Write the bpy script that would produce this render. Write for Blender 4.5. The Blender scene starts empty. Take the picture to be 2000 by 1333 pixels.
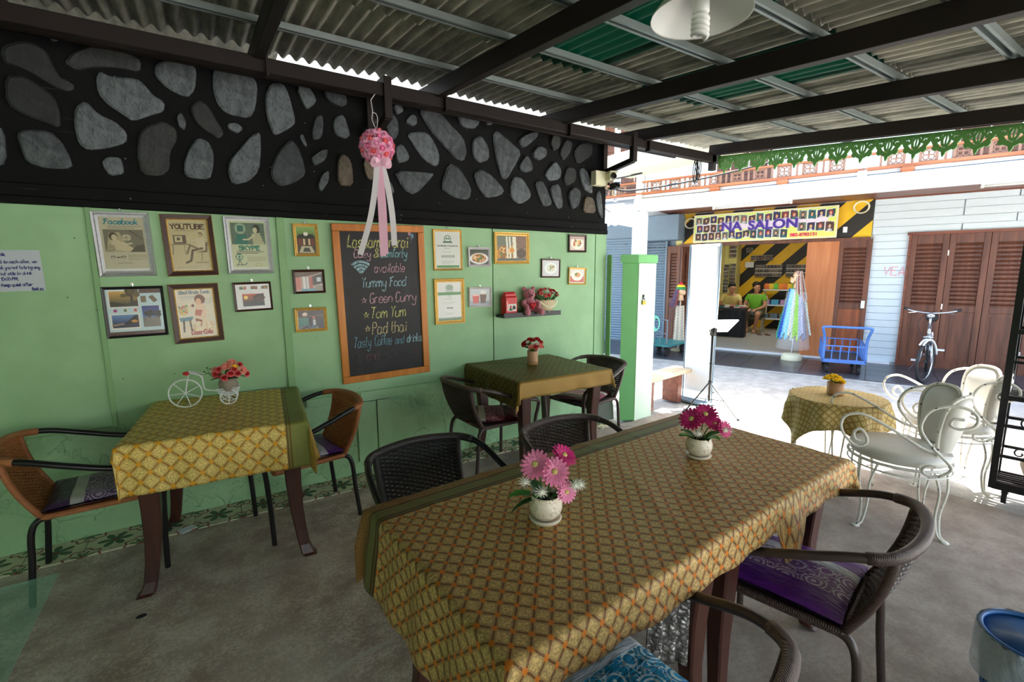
import bpy, bmesh, math, random
import numpy as np
from math import sin, cos, pi, radians, sqrt, atan2, hypot
from mathutils import Vector, Matrix, Euler, noise as mnoise

# ------------------------------------------------------------------ camera, sky, sun, exposure
sc = bpy.context.scene
COL = sc.collection
AZ, PITCH, ROLL, FPX = 0.9963, 0.1452, -0.0058, 918.0
cd = bpy.data.cameras.new('camera'); cam = bpy.data.objects.new('camera', cd); COL.objects.link(cam)
cd.sensor_width = 36.0; cd.lens = FPX * 36 / 2000; cd.clip_start = 0.03; cd.clip_end = 300
_F = Vector((cos(AZ), sin(AZ), 0)); _R = Vector((sin(AZ), -cos(AZ), 0)); _U = Vector((0, 0, 1))
_fw = _F * cos(PITCH) - _U * sin(PITCH); _dn = -(_U * cos(PITCH) + _F * sin(PITCH))
_ex = _R * cos(ROLL) - _dn * sin(ROLL); _ey = _R * sin(ROLL) + _dn * cos(ROLL)
_m = Matrix((_ex, -_ey, -_fw)).transposed().to_4x4(); _m.translation = Vector((0, 0, 1.5))
cam.matrix_world = _m
sc.camera = cam

SUN_EL, SUN_AZ = radians(73), radians(-22)      # sun high above the street
w = bpy.data.worlds.new('world'); sc.world = w; w.use_nodes = True
nt = w.node_tree; nt.nodes.clear()
sky = nt.nodes.new('ShaderNodeTexSky'); sky.sky_type = 'NISHITA'; sky.sun_disc = False
sky.sun_elevation = SUN_EL; sky.sun_rotation = pi / 2 - SUN_AZ
sky.air_density = 1.3; sky.dust_density = 3.0; sky.ozone_density = 1.0
bg = nt.nodes.new('ShaderNodeBackground'); bg.inputs['Strength'].default_value = 0.36
wo = nt.nodes.new('ShaderNodeOutputWorld')
nt.links.new(sky.outputs[0], bg.inputs[0]); nt.links.new(bg.outputs[0], wo.inputs[0])
sd = bpy.data.lights.new('sun', 'SUN'); sd.energy = 11.0; sd.angle = radians(0.6); sd.color = (1.0, 0.95, 0.87)
so = bpy.data.objects.new('sun', sd); COL.objects.link(so)
_sv = Vector((cos(SUN_EL) * cos(SUN_AZ), cos(SUN_EL) * sin(SUN_AZ), sin(SUN_EL)))
so.rotation_euler = _sv.to_track_quat('Z', 'Y').to_euler(); so.location = (6, 0, 12)
sc.view_settings.view_transform = 'Standard'; sc.view_settings.look = 'None'
sc.view_settings.exposure = 1.72; sc.view_settings.gamma = 1.0
sc.view_settings.use_curve_mapping = False
sc.cycles.max_bounces = 10; sc.cycles.diffuse_bounces = 6; sc.cycles.transparent_max_bounces = 12
sc.cycles.use_denoising = True

# ------------------------------------------------------------------ objects
def link(o):
    COL.objects.link(o); return o
def tag(o, label=None, cat=None, group=None, kind=None):
    if label: o['label'] = label
    if cat: o['category'] = cat
    if group: o['group'] = group
    if kind: o['kind'] = kind
    return o
def thing(name, label, cat, loc=(0, 0, 0), rz=0, group=None, kind=None):
    o = link(bpy.data.objects.new(name, None)); o.location = loc; o.rotation_euler = (0, 0, rz)
    o.empty_display_size = 0.05
    return tag(o, label, cat, group, kind)
def struct(name, loc=(0, 0, 0), rz=0, label=None):
    o = link(bpy.data.objects.new(name, None)); o.location = loc; o.rotation_euler = (0, 0, rz); o['kind'] = 'structure'
    if label: o['label'] = label
    return o
def inst(name, me, parent=None, loc=None, rot=None, scale=None):
    o = link(bpy.data.objects.new(name, me))
    if parent: o.parent = parent
    if loc is not None: o.location = loc
    if rot is not None: o.rotation_euler = rot
    if scale is not None: o.scale = scale if hasattr(scale, '__len__') else (scale,) * 3
    return o
def kids(o):
    return [c for c in bpy.data.objects if c.parent is o]
def copytree(root, loc=None, rz=None, label=None, parent=None, ch=None):
    r = link(root.copy())
    if parent: r.parent = parent
    if loc is not None: r.location = loc
    if rz is not None: r.rotation_euler = (0, 0, rz)
    if label: r['label'] = label
    for c in kids(root): copytree(c, parent=r)
    return r

def catmull(pts, n=6, closed=False):
    pts = [Vector(p) for p in pts]; out = []; L = len(pts)
    if L < 3: return pts
    rng = L if closed else L - 1
    for i in range(rng):
        if closed: p0, p1, p2, p3 = pts[i - 1], pts[i], pts[(i + 1) % L], pts[(i + 2) % L]
        else: p0, p1, p2, p3 = pts[max(i - 1, 0)], pts[i], pts[i + 1], pts[min(i + 2, L - 1)]
        for k in range(n):
            t = k / n
            out.append(0.5 * ((2 * p1) + (p2 - p0) * t + (2 * p0 - 5 * p1 + 4 * p2 - p3) * t * t + (3 * p1 - p0 - 3 * p2 + p3) * t ** 3))
    if not closed: out.append(pts[-1])
    return out

class MB:
    """collects shapes and links them as one mesh object"""
    def __init__(s): s.v, s.f, s.uv, s.mi = [], [], {}, []
    def add(s, vs, fs, mi=0):
        b = len(s.v); s.v += [tuple(v) for v in vs]; s.f += [tuple(b + i for i in f) for f in fs]; s.mi += [mi] * len(fs); return s
    def box(s, c, d, M=None, mi=0, taper=None):
        vs = []
        for z in (-.5, .5):
            k = 1 if (z < 0 or taper is None) else taper
            for x, y in ((-.5, -.5), (.5, -.5), (.5, .5), (-.5, .5)):
                v = Vector((x * d[0] * k, y * d[1] * k, z * d[2]))
                if M is not None: v = M @ v
                vs.append(v + Vector(c))
        return s.add(vs, [(3, 2, 1, 0), (4, 5, 6, 7), (0, 1, 5, 4), (1, 2, 6, 5), (2, 3, 7, 6), (3, 0, 4, 7)], mi)
    def bar(s, a, b, wx, wy, mi=0, up=(0, 0, 1)):
        a, b = Vector(a), Vector(b); d = (b - a); L = d.length; d.normalize(); u = Vector(up)
        if abs(d.dot(u)) > .99: u = Vector((1, 0, 0))
        x = d.cross(u).normalized(); y = x.cross(d)
        M = Matrix((x, y, d)).transposed()
        return s.box((a + b) / 2, (wx, wy, L), M, mi)
    def tube(s, pts, r, n=8, closed=False, cap=True, mi=0, rad=None):
        pts = [Vector(p) for p in pts]; L = len(pts); vs = []; fs = []
        prev = None
        for i, p in enumerate(pts):
            if closed: t = pts[(i + 1) % L] - pts[i - 1]
            else: t = pts[min(i + 1, L - 1)] - pts[max(i - 1, 0)]
            if t.length < 1e-9: t = Vector((0, 0, 1))
            t.normalize()
            if prev is None:
                a = Vector((0, 0, 1)) if abs(t.z) < .9 else Vector((1, 0, 0))
                x = t.cross(a).normalized()
            else:
                x = (prev - t * prev.dot(t)); x = x.normalized() if x.length > 1e-6 else t.orthogonal().normalized()
            prev = x; y = t.cross(x); rr = rad[i] if rad else r
            for k in range(n):
                a = 2 * pi * k / n; vs.append(p + (x * cos(a) + y * sin(a)) * rr)
        for i in range(L if closed else L - 1):
            j = (i + 1) % L
            for k in range(n):
                k2 = (k + 1) % n; fs.append((i * n + k, i * n + k2, j * n + k2, j * n + k))
        if cap and not closed:
            fs.append(tuple(range(n - 1, -1, -1))); fs.append(tuple((L - 1) * n + k for k in range(n)))
        return s.add(vs, fs, mi)
    def lathe(s, prof, n=20, c=(0, 0, 0), mi=0, sx=1, sy=1, M=None):
        vs = []; fs = []; L = len(prof)
        for r, z in prof:
            for k in range(n):
                a = 2 * pi * k / n; v = Vector((r * cos(a) * sx, r * sin(a) * sy, z))
                if M is not None: v = M @ v
                vs.append(v + Vector(c))
        for i in range(L - 1):
            for k in range(n):
                k2 = (k + 1) % n; fs.append((i * n + k, i * n + k2, (i + 1) * n + k2, (i + 1) * n + k))
        if prof[0][0] > 1e-6: fs.append(tuple(range(n - 1, -1, -1)))
        if prof[-1][0] > 1e-6: fs.append(tuple((L - 1) * n + k for k in range(n)))
        return s.add(vs, fs, mi)
    def ball(s, c, r, n=10, m=7, mi=0, sc=(1, 1, 1), M=None):
        prof = [(max(sin(pi * i / m), 1e-4 if 0 < i < m else 1e-7) , -cos(pi * i / m)) for i in range(m + 1)]
        vs = []; fs = []
        for q, z in prof:
            for k in range(n):
                a = 2 * pi * k / n; v = Vector((q * cos(a) * r * sc[0], q * sin(a) * r * sc[1], z * r * sc[2]))
                if M is not None: v = M @ v
                vs.append(v + Vector(c))
        for i in range(m):
            for k in range(n):
                k2 = (k + 1) % n; fs.append((i * n + k, i * n + k2, (i + 1) * n + k2, (i + 1) * n + k))
        return s.add(vs, fs, mi)
    def prism(s, poly, a, b, M=None, mi=0, inset=0):
        """poly in local xy, extruded z from a to b; optional inset of the b face"""
        n = len(poly); cx = sum(p[0] for p in poly) / n; cy = sum(p[1] for p in poly) / n
        vs = [Vector((x, y, a)) for x, y in poly] + [Vector((cx + (x - cx) * (1 - inset), cy + (y - cy) * (1 - inset), b)) for x, y in poly]
        if M is not None: vs = [M @ v for v in vs]
        fs = [tuple(range(n - 1, -1, -1)), tuple(range(n, 2 * n))] + [(i, (i + 1) % n, n + (i + 1) % n, n + i) for i in range(n)]
        return s.add(vs, fs, mi)
    def grid(s, fn, nx, ny, mi=0, uvf=None):
        b = len(s.v); vs = []; fs = []
        for j in range(ny + 1):
            for i in range(nx + 1):
                vs.append(fn(i / nx, j / ny))
                if uvf: s.uv[b + len(vs) - 1] = uvf(i / nx, j / ny)
        for j in range(ny):
            for i in range(nx):
                a = j * (nx + 1) + i; fs.append((a, a + 1, a + nx + 2, a + nx + 1))
        return s.add(vs, fs, mi)
    def strip(s, pts, wd, th, nrm=(0, -1, 0), mi=0):
        """flat ribbon following pts, width wd in the plane facing nrm, thickness th"""
        pts = [Vector(p) for p in pts]; L = len(pts); N = Vector(nrm).normalized(); vs = []; fs = []
        for i, p in enumerate(pts):
            t = pts[min(i + 1, L - 1)] - pts[max(i - 1, 0)]
            x = N.cross(t); x = x.normalized() if x.length > 1e-9 else Vector((1, 0, 0))
            q = wd[i] if hasattr(wd, '__len__') else wd
            vs += [p + x * q / 2, p - x * q / 2, p - x * q / 2 + N * th, p + x * q / 2 + N * th]
        for i in range(L - 1):
            for k in range(4):
                k2 = (k + 1) % 4; fs.append((4 * i + k, 4 * i + k2, 4 * i + 4 + k2, 4 * i + 4 + k))
        fs += [(3, 2, 1, 0), tuple(4 * L - 4 + k for k in range(4))]
        return s.add(vs, fs, mi)
    def mesh(s, name, mats, smooth=False):
        me = bpy.data.meshes.new(name); me.from_pydata(s.v, [], s.f)
        for m in (mats if isinstance(mats, (list, tuple)) else [mats]): me.materials.append(m)
        if any(s.mi): me.polygons.foreach_set('material_index', s.mi)
        if s.uv:
            l = me.uv_layers.new(name='UVMap'); vi = np.zeros(len(me.loops), dtype=np.int32); me.loops.foreach_get('vertex_index', vi)
            arr = np.zeros((len(s.v), 2), dtype=np.float32)
            for k, q in s.uv.items(): arr[k] = q
            l.data.foreach_set('uv', arr[vi].ravel())
        if smooth: me.polygons.foreach_set('use_smooth', [True] * len(me.polygons))
        me.update()
        bm = bmesh.new(); bm.from_mesh(me); bmesh.ops.recalc_face_normals(bm, faces=bm.faces); bm.to_mesh(me); bm.free()
        if smooth == 'auto':
            try: me.set_sharp_from_angle(angle=radians(38))
            except Exception: pass
        return me
    def obj(s, name, mats, parent=None, smooth=False, loc=None, rot=None):
        return inst(name, s.mesh(name, mats, smooth), parent, loc, rot)
def bevel(o, wd=.004, seg=2):
    m = o.modifiers.new('bevel', 'BEVEL'); m.width = wd; m.segments = seg; m.limit_method = 'ANGLE'; m.angle_limit = radians(40); return o

# ------------------------------------------------------------------ node materials
class S_:
    def __init__(s, g, o): s.g, s.o = g, o
    def _b(s, op, x, sw=False): return s.g.m(op, x, s) if sw else s.g.m(op, s, x)
    def __add__(s, x): return s._b('ADD', x)
    __radd__ = __add__
    def __sub__(s, x): return s._b('SUBTRACT', x)
    def __rsub__(s, x): return s._b('SUBTRACT', x, True)
    def __mul__(s, x): return s._b('MULTIPLY', x)
    __rmul__ = __mul__
    def __truediv__(s, x): return s._b('DIVIDE', x)
    def lt(s, x): return s._b('LESS_THAN', x)
    def gt(s, x): return s._b('GREATER_THAN', x)
    def fract(s): return s.g.m('FRACT', s)
    def floor(s): return s.g.m('FLOOR', s)
    def abs(s): return s.g.m('ABSOLUTE', s)
    def sin(s): return s.g.m('SINE', s)
    def sqrt(s): return s.g.m('SQRT', s)
    def min(s, x): return s._b('MINIMUM', x)
    def max(s, x): return s._b('MAXIMUM', x)
    def ss(s, a, b):
        n = s.g.nt.nodes.new('ShaderNodeMapRange'); n.interpolation_type = 'SMOOTHSTEP'
        s.g.put(n.inputs[0], s); n.inputs[1].default_value = a; n.inputs[2].default_value = b
        return S_(s.g, n.outputs[0])
class G:
    def __init__(s, name):
        s.mat = bpy.data.materials.new(name); s.mat.use_nodes = True; s.nt = s.mat.node_tree
        s.p = s.nt.nodes['Principled BSDF']
    def put(s, i, x):
        if isinstance(x, S_): s.nt.links.new(x.o, i)
        elif isinstance(x, tuple) and len(x) == 3 and len(i.default_value) == 4: i.default_value = (*x, 1)
        else: i.default_value = x
    def m(s, op, a, b=None):
        n = s.nt.nodes.new('ShaderNodeMath'); n.operation = op; s.put(n.inputs[0], a)
        if b is not None: s.put(n.inputs[1], b)
        return S_(s, n.outputs[0])
    def coord(s, kind='Object', scale=None):
        n = s.nt.nodes.new('ShaderNodeTexCoord'); o = n.outputs[kind]
        if scale is not None:
            k = s.nt.nodes.new('ShaderNodeMapping'); s.nt.links.new(o, k.inputs[0])
            k.inputs['Scale'].default_value = scale if hasattr(scale, '__len__') else (scale,) * 3; o = k.outputs[0]
        return S_(s, o)
    def xyz(s, v):
        n = s.nt.nodes.new('ShaderNodeSeparateXYZ'); s.nt.links.new(v.o, n.inputs[0]); return [S_(s, o) for o in n.outputs]
    def vec(s, x, y, z=0.0):
        n = s.nt.nodes.new('ShaderNodeCombineXYZ')
        for i, q in zip(n.inputs, (x, y, z)): s.put(i, q)
        return S_(s, n.outputs[0])
    def noise(s, v, scale=5, detail=3, rough=.55, dist=0):
        n = s.nt.nodes.new('ShaderNodeTexNoise'); s.nt.links.new(v.o, n.inputs['Vector'])
        n.inputs['Scale'].default_value = scale; n.inputs['Detail'].default_value = detail; n.inputs['Roughness'].default_value = rough; n.inputs['Distortion'].default_value = dist
        return S_(s, n.outputs[0])
    def voro(s, v, scale=5, feat='F1', rnd=1.0, out='Distance'):
        n = s.nt.nodes.new('ShaderNodeTexVoronoi'); n.feature = feat; s.nt.links.new(v.o, n.inputs['Vector'])
        n.inputs['Scale'].default_value = scale; n.inputs['Randomness'].default_value = rnd; return S_(s, n.outputs[out])
    def mix(s, f, a, b):
        n = s.nt.nodes.new('ShaderNodeMix'); n.data_type = 'RGBA'; s.put(n.inputs[0], f); s.put(n.inputs[6], a); s.put(n.inputs[7], b)
        return S_(s, n.outputs[2])
    def attr(s, name):
        n = s.nt.nodes.new('ShaderNodeAttribute'); n.attribute_name = name; return S_(s, n.outputs['Color'])
    def rand(s):
        n = s.nt.nodes.new('ShaderNodeObjectInfo'); return S_(s, n.outputs['Random'])
    def bump(s, h, strength=.3, dist=.01):
        n = s.nt.nodes.new('ShaderNodeBump'); s.put(n.inputs['Height'], h); n.inputs['Strength'].default_value = strength; n.inputs['Distance'].default_value = dist
        s.nt.links.new(n.outputs[0], s.p.inputs['Normal'])
    def out(s, col=None, rough=None, metal=None, **kw):
        if col is not None: s.put(s.p.inputs['Base Color'], col)
        if rough is not None: s.put(s.p.inputs['Roughness'], rough)
        if metal is not None: s.put(s.p.inputs['Metallic'], metal)
        for k, v in kw.items(): s.put(s.p.inputs[k.replace('_', ' ')], v)
        return s.mat
def L(r, g, b):
    """sRGB 0-255 to linear"""
    return tuple(((c / 255) / 12.92 if c / 255 <= .04045 else ((c / 255 + .055) / 1.055) ** 2.4) for c in (r, g, b))
def scale3(c, k): return tuple(x * k for x in c)
def plain(name, col, rough=.6, metal=0, var=.18, scale=14, bump=0, spec=None, rnd=0):
    g = G(name); v = g.coord(); n = g.noise(v, scale, 4)
    if rnd: n = n + (g.rand() - .5) * rnd
    c = g.mix(n, scale3(col, 1 - var), scale3(col, 1 + var))
    if bump: g.bump(g.noise(v, scale * 5, 3), bump, .004)
    m = g.out(c, rough, metal)
    if spec is not None: g.p.inputs['Specular IOR Level'].default_value = spec
    return m
def wood(name, c1, c2, axis=2, rough=.5, scale=9):
    g = G(name); sc_ = [scale, scale, scale]; sc_[axis] = scale * .07
    v = g.coord('Object', sc_); n = g.noise(v, 2.2, 5, .6, .6)
    c = g.mix(n.ss(.3, .72), c1, c2); g.bump(n, .12, .003)
    return g.out(c, rough)
# ------------------------------------------------------------------ shared materials
M = {}
def wall_green(name, low=False):
    g = G(name); v = g.coord(); n = g.noise(v, 3.0, 5); n2 = g.noise(v, 40, 3)
    c = g.mix(n.ss(.3, .7), L(148, 190, 143), L(163, 205, 158))
    c = g.mix(n2.ss(.66, .8) * .25, c, L(112, 152, 114))
    if low:
        n3 = g.noise(v, 5, 5, .6, 1.5); x, y, z = g.xyz(v); d1 = (g.noise(v, 2.4, 4, .6, .8) - .5) * 1.1; d2 = (g.noise(g.coord('Object', (1.3, 1, .8)), 2.9, 4, .6, .5) - .5) * .9
        cr = g.voro(g.vec(x + d1, y, z * 1.5 + x * .35 + d2), 1.7, 'DISTANCE_TO_EDGE')
        line = (cr + (n3 - .5) * .06).ss(.012, .0)
        c = g.mix(line * .6 * n3.ss(.35, .6), c, L(60, 92, 66))
        spots = g.noise(v, 16, 4).ss(.66, .72); c = g.mix(spots * .5, c, L(70, 105, 78))
        g.bump(g.noise(v, 7, 6) + cr.ss(0, .05) * .25, .5, .03)
    else:
        sp = g.voro(v, 9, 'F1', 1.0); c = g.mix(sp.lt(.035) * .8, c, L(40, 60, 42))
        g.bump(n2, .1, .003)
    return g.out(c, .55)
M['green'] = wall_green('green_paint'); M['green_low'] = wall_green('green_plaster', True)
M['trimgreen'] = plain('green_trim_paint', L(138, 182, 128), .55, var=.1)
def black_wall():
    g = G('black_wall_paint'); v = g.coord(); n = g.noise(v, 6, 5)
    c = g.mix(n, L(10, 10, 11), L(20, 20, 21)); fl = g.voro(v, 11).lt(.045)
    sc1 = g.noise(g.coord('Object', (1.5, 1, 30)), 2.5, 4).ss(.7, .76)
    c = g.mix(fl * .5, c, L(170, 170, 165)); c = g.mix(sc1 * .25, c, L(120, 120, 118))
    g.bump(n + g.noise(v, 40, 3) * .4, .5, .012); g.p.inputs['Specular IOR Level'].default_value = .18
    return g.out(c, .75)
M['black'] = black_wall()
def stone_m(name, a, b):
    g = G(name); v = g.coord(); r = g.rand(); n = g.noise(v, 9, 6, .62, .8)
    c = g.mix((n + (r - .5) * .35).ss(.25, .75), a, b)
    vein = (g.noise(g.coord('Object', (4, 4, 1.5)), 5, 4, .6, 2) - .5).abs().lt(.018)
    c = g.mix(vein * .55, c, scale3(a, .4)); g.bump(n + g.noise(v, 30, 4) * .4, .6, .012)
    return g.out(c, .7)
M['stone'] = stone_m('slate_stone', L(52, 57, 60), L(106, 113, 117)); M['stone2'] = stone_m('warm_stone', L(78, 70, 60), L(122, 108, 92))
M['stone3'] = stone_m('dark_stone', L(34, 36, 37), L(60, 62, 62))
def concrete(name, dark, mid, lite, cracks=True, rough=.75):
    g = G(name); v = g.coord(); n1 = g.noise(v, 1.1, 6, .62, .3); n2 = g.noise(v, 6, 6, .65); n3 = g.noise(v, 60, 4, .7)
    c = g.mix((n1 * .55 + n2 * .45).ss(.36, .62), dark, mid)
    c = g.mix((n2 * .35 + n3 * .65).ss(.47, .6) * .8, c, lite)
    c = g.mix(n3.ss(.56, .68) * .6, c, scale3(dark, .5))
    c = g.mix(g.noise(v, 170, 2, .7).ss(.52, .7) * .45, c, scale3(dark, .55))
    if cracks:
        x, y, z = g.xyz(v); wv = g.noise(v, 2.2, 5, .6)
        ln = ((y - x * .22 - 1.62) + (wv - .5) * .16).abs().ss(.016, .004)
        c = g.mix(ln * .7, c, L(205, 198, 186))
        pt = g.noise(v, .8, 3).ss(.5, .66); c = g.mix(pt * .4, c, lite)
        darker_side = (x - .35 - (y - 1.2) * .55 + (wv - .5) * .5).ss(.0, .5); c = g.mix(darker_side * .8, c, g.mix(n2.ss(.3, .7) * .6 + n3 * .4, L(120, 110, 103), L(162, 152, 143)))  # darker tone towards the right of the floor
    g.bump(n3 * .6 + n2, .35, .01)
    return g.out(c, rough)
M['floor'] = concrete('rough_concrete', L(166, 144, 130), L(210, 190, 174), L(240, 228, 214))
M['street'] = concrete('street_concrete', L(150, 148, 142), L(176, 174, 168), L(196, 194, 188), False)
def tile_flower():
    g = G('patterned_cement_tile'); x, y, z = g.xyz(g.coord())
    r = (x * x + y * y).sqrt(); th = g.m('ARCTAN2', y, x)
    pet = (th * 3.0).sin().abs()                       # six petals
    cream, gr, red = L(214, 208, 178), L(62, 98, 66), L(138, 62, 52)
    flower = r.lt(pet * .062 + .018) * r.gt(.014)
    c = g.mix(flower, cream, gr); c = g.mix(r.lt(.014), c, red)
    ax = (x.abs() - .125).abs(); ay = (y.abs() - .125).abs(); rc = (ax * ax + ay * ay).sqrt()
    ring = (rc - .075 - (g.m('ARCTAN2', ay, ax) * 8.0).sin() * .008).abs().lt(.0055); c = g.mix(ring, c, red)
    pc = (g.m('ARCTAN2', ay, ax) * 4.0).sin().abs(); leaf = rc.lt(pc * .05 + .008); c = g.mix(leaf, c, L(92, 116, 78)); c = g.mix(rc.lt(.012), c, red)
    n = g.noise(g.coord(), 25, 4); c = g.mix(n.ss(.5, .75) * .4, c, L(120, 112, 96))
    return g.out(c, .5)
M['tile'] = tile_flower()
M['darktile'] = plain('dark_sidewalk_tile', L(66, 68, 74), .28, var=.2, scale=5, rnd=.5)
def corrugated():
    g = G('fibre_cement_sheet'); v = g.coord('Object', (6, 1.2, 6)); n = g.noise(v, 4, 6, .65)
    c = g.mix((n + (g.rand() - .5) * .25).ss(.3, .7), L(112, 112, 104), L(160, 158, 144)); st = g.noise(v, 1.3, 4).ss(.55, .75)
    c = g.mix(st * .5, c, L(78, 78, 72)); g.bump(g.noise(g.coord(), 90, 3), .2, .003)
    return g.out(c, .8)
M['sheet'] = corrugated()
def translucent(name, col):
    m = bpy.data.materials.new(name); m.use_nodes = True; t = m.node_tree; p = t.nodes['Principled BSDF']
    p.inputs['Base Color'].default_value = (*col, 1); p.inputs['Roughness'].default_value = .35
    tr = t.nodes.new('ShaderNodeBsdfTranslucent'); tr.inputs[0].default_value = (*col, 1)
    mx = t.nodes.new('ShaderNodeMixShader'); mx.inputs[0].default_value = .45
    t.links.new(p.outputs[0], mx.inputs[1]); t.links.new(tr.outputs[0], mx.inputs[2]); t.links.new(mx.outputs[0], t.nodes['Material Output'].inputs[0])
    return m
M['sheetgreen'] = translucent('green_translucent_sheet', L(30, 84, 70))
M['steel'] = plain('galvanised_steel', L(140, 150, 148), .42, .55, .12, 9)
M['beam'] = plain('dark_brown_beam_paint', L(36, 29, 27), .5, 0, .2, 7, 0, .3)
M['darkwood'] = wood('dark_table_wood', L(58, 30, 24), L(84, 46, 36), 2, .38)
M['white'] = plain('white_paint', L(232, 236, 240), .5, var=.04)
M['siding'] = plain('pale_blue_siding', L(206, 218, 224), .5, var=.06, scale=5, rnd=.5)
M['soffit'] = wood('reddish_soffit_wood', L(96, 50, 36), L(140, 78, 56), 0, .4)
M['brown'] = wood('brown_door_wood', L(82, 46, 34), L(118, 70, 50), 2, .42)
M['orangewood'] = wood('orange_plywood', L(176, 104, 58), L(200, 128, 78), 2, .5, 6)
M['red_panel'] = wood('red_brown_panel', L(122, 62, 36), L(160, 86, 48), 2, .4)
M['railwood'] = wood('balcony_rail_wood', L(160, 92, 56), L(188, 118, 78), 0, .55)
M['carved'] = plain('carved_panel_wood', L(150, 112, 92), .7)
M['slate'] = plain('slate_blue_metal', L(112, 132, 148), .5, .1, .08)
M['cream'] = plain('cream_paint', L(226, 222, 190), .6, var=.05)
M['greylt'] = plain('light_grey_floor', L(186, 186, 180), .3, var=.05)
M['yellowwall'] = plain('pale_yellow_wall', L(222, 214, 140), .6, var=.05)
M['rubber'] = plain('black_rubber', L(30, 30, 32), .7)
M['blackmetal'] = plain('black_metal', L(24, 24, 26), .38, .2)
M['chrome'] = plain('chrome', L(190, 192, 196), .2, .9, .05)
M['gold'] = plain('gilt_frame', L(222, 178, 92), .36, .45, .35, 60, .4)
M['silver'] = plain('silver_frame', L(186, 188, 192), .34, .6, .2, 60, .4)
M['brownframe'] = plain('dark_brown_frame', L(66, 34, 24), .35)
M['blackframe'] = plain('black_frame', L(26, 24, 30), .35)
M['whiteframe'] = plain('white_frame', L(220, 216, 220), .5)
M['orangeframe'] = wood('orange_pine_frame', L(196, 112, 34), L(218, 138, 52), 2, .42, 7)
def stripes():
    g = G('yellow_black_stripes'); x, y, z = g.xyz(g.coord())
    k = ((x * .72 + (0 - z) * .72 + y * .5) * 2.05 + .12).fract().lt(.5)
    n = g.noise(g.coord(), 6, 3)
    return g.out(g.mix(k, g.mix(n, L(30, 28, 26), L(44, 40, 36)), g.mix(n, L(232, 178, 20), L(246, 200, 40))), .55)
M['stripes'] = stripes()
def glass(name, tint, alpha):
    g = G(name); g.out(tint, .03); g.p.inputs['Alpha'].default_value = alpha; g.p.inputs['Specular IOR Level'].default_value = .7; return g.mat
M['glass'] = glass('green_table_glass', L(140, 205, 180), .3)
M['clearglass'] = glass('picture_glass', (1, 1, 1), .06)
M['print'] = (lambda g: g.out(g.attr('Col'), .55))(G('printed_paper'))
M['glossprint'] = (lambda g: g.out(g.attr('Col'), .22))(G('glossy_print'))

# ------------------------------------------------------------------ room shell
W = 3.455
floor = struct('floor')
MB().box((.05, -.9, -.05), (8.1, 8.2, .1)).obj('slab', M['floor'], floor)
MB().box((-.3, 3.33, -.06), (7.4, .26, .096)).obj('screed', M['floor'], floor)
tm = bevel(MB().box((0, 0, 0), (.247, .247, .02)).obj('tile', M['tile'], floor, loc=(-3.8, 3.328, -.006)), .002, 1)
for i in range(1, 29):
    o = link(tm.copy()); o.location = (-3.8 + i * .25, 3.328, -.006 + .0015 * ((i * 7) % 3)); o.rotation_euler = (0, 0, pi / 2 * (i % 4))
wl = struct('wall_left')
MB().box((-.33, W + .08, 1.4), (7.34, .13, 2.8)).obj('core', M['black'], wl)
def lowfn(u, v):
    x = -4 + 7.34 * u; z = .63 * v
    return (x, W - .004 - .02 * mnoise.fractal(Vector((x * 1.7, 3, z * 2.2)), 1, 2, 4), z)
MB().grid(lowfn, 240, 22).obj('plaster_dado', M['green_low'], wl, smooth=True)
for x0, x1, z0, z1 in [(-4, -.505, .635, 1.86), (-.495, .43, .635, 1.86), (.45, 2.036, .635, 1.86), (2.044, 3.19, .635, 1.86), (3.198, 3.34, .635, 1.86),
                       (.52, .885, .575, .63), (.89, 1.3, .56, .63), (.86, 1.0, .1, .555), (1.01, 1.11, .1, .555)]:
    bevel(MB().box(((x0 + x1) / 2, W - .006 - (.012 if z0 < .6 else 0), (z0 + z1) / 2), (x1 - x0, .016, z1 - z0)).obj('panel', M['green'], wl), .002, 1)
for x, wd in [(-.5, .024), (.44, .047)]:
    bevel(MB().box((x, W - .02, 1.245), (wd, .016, 1.23)).obj('batten', M['trimgreen'], wl), .002, 1)
MB().box((1.0, W - .014, .634), (4.7, .012, .008)).obj('batten', M['trimgreen'], wl)
for z0, z1, pr in [(1.862, 1.9, .03), (1.9, 1.965, .022)]:
    bevel(MB().box((-.33, W - pr / 2, (z0 + z1) / 2), (7.34, pr, z1 - z0)).obj('black_ledge', M['black'], wl), .004, 1)
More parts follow.
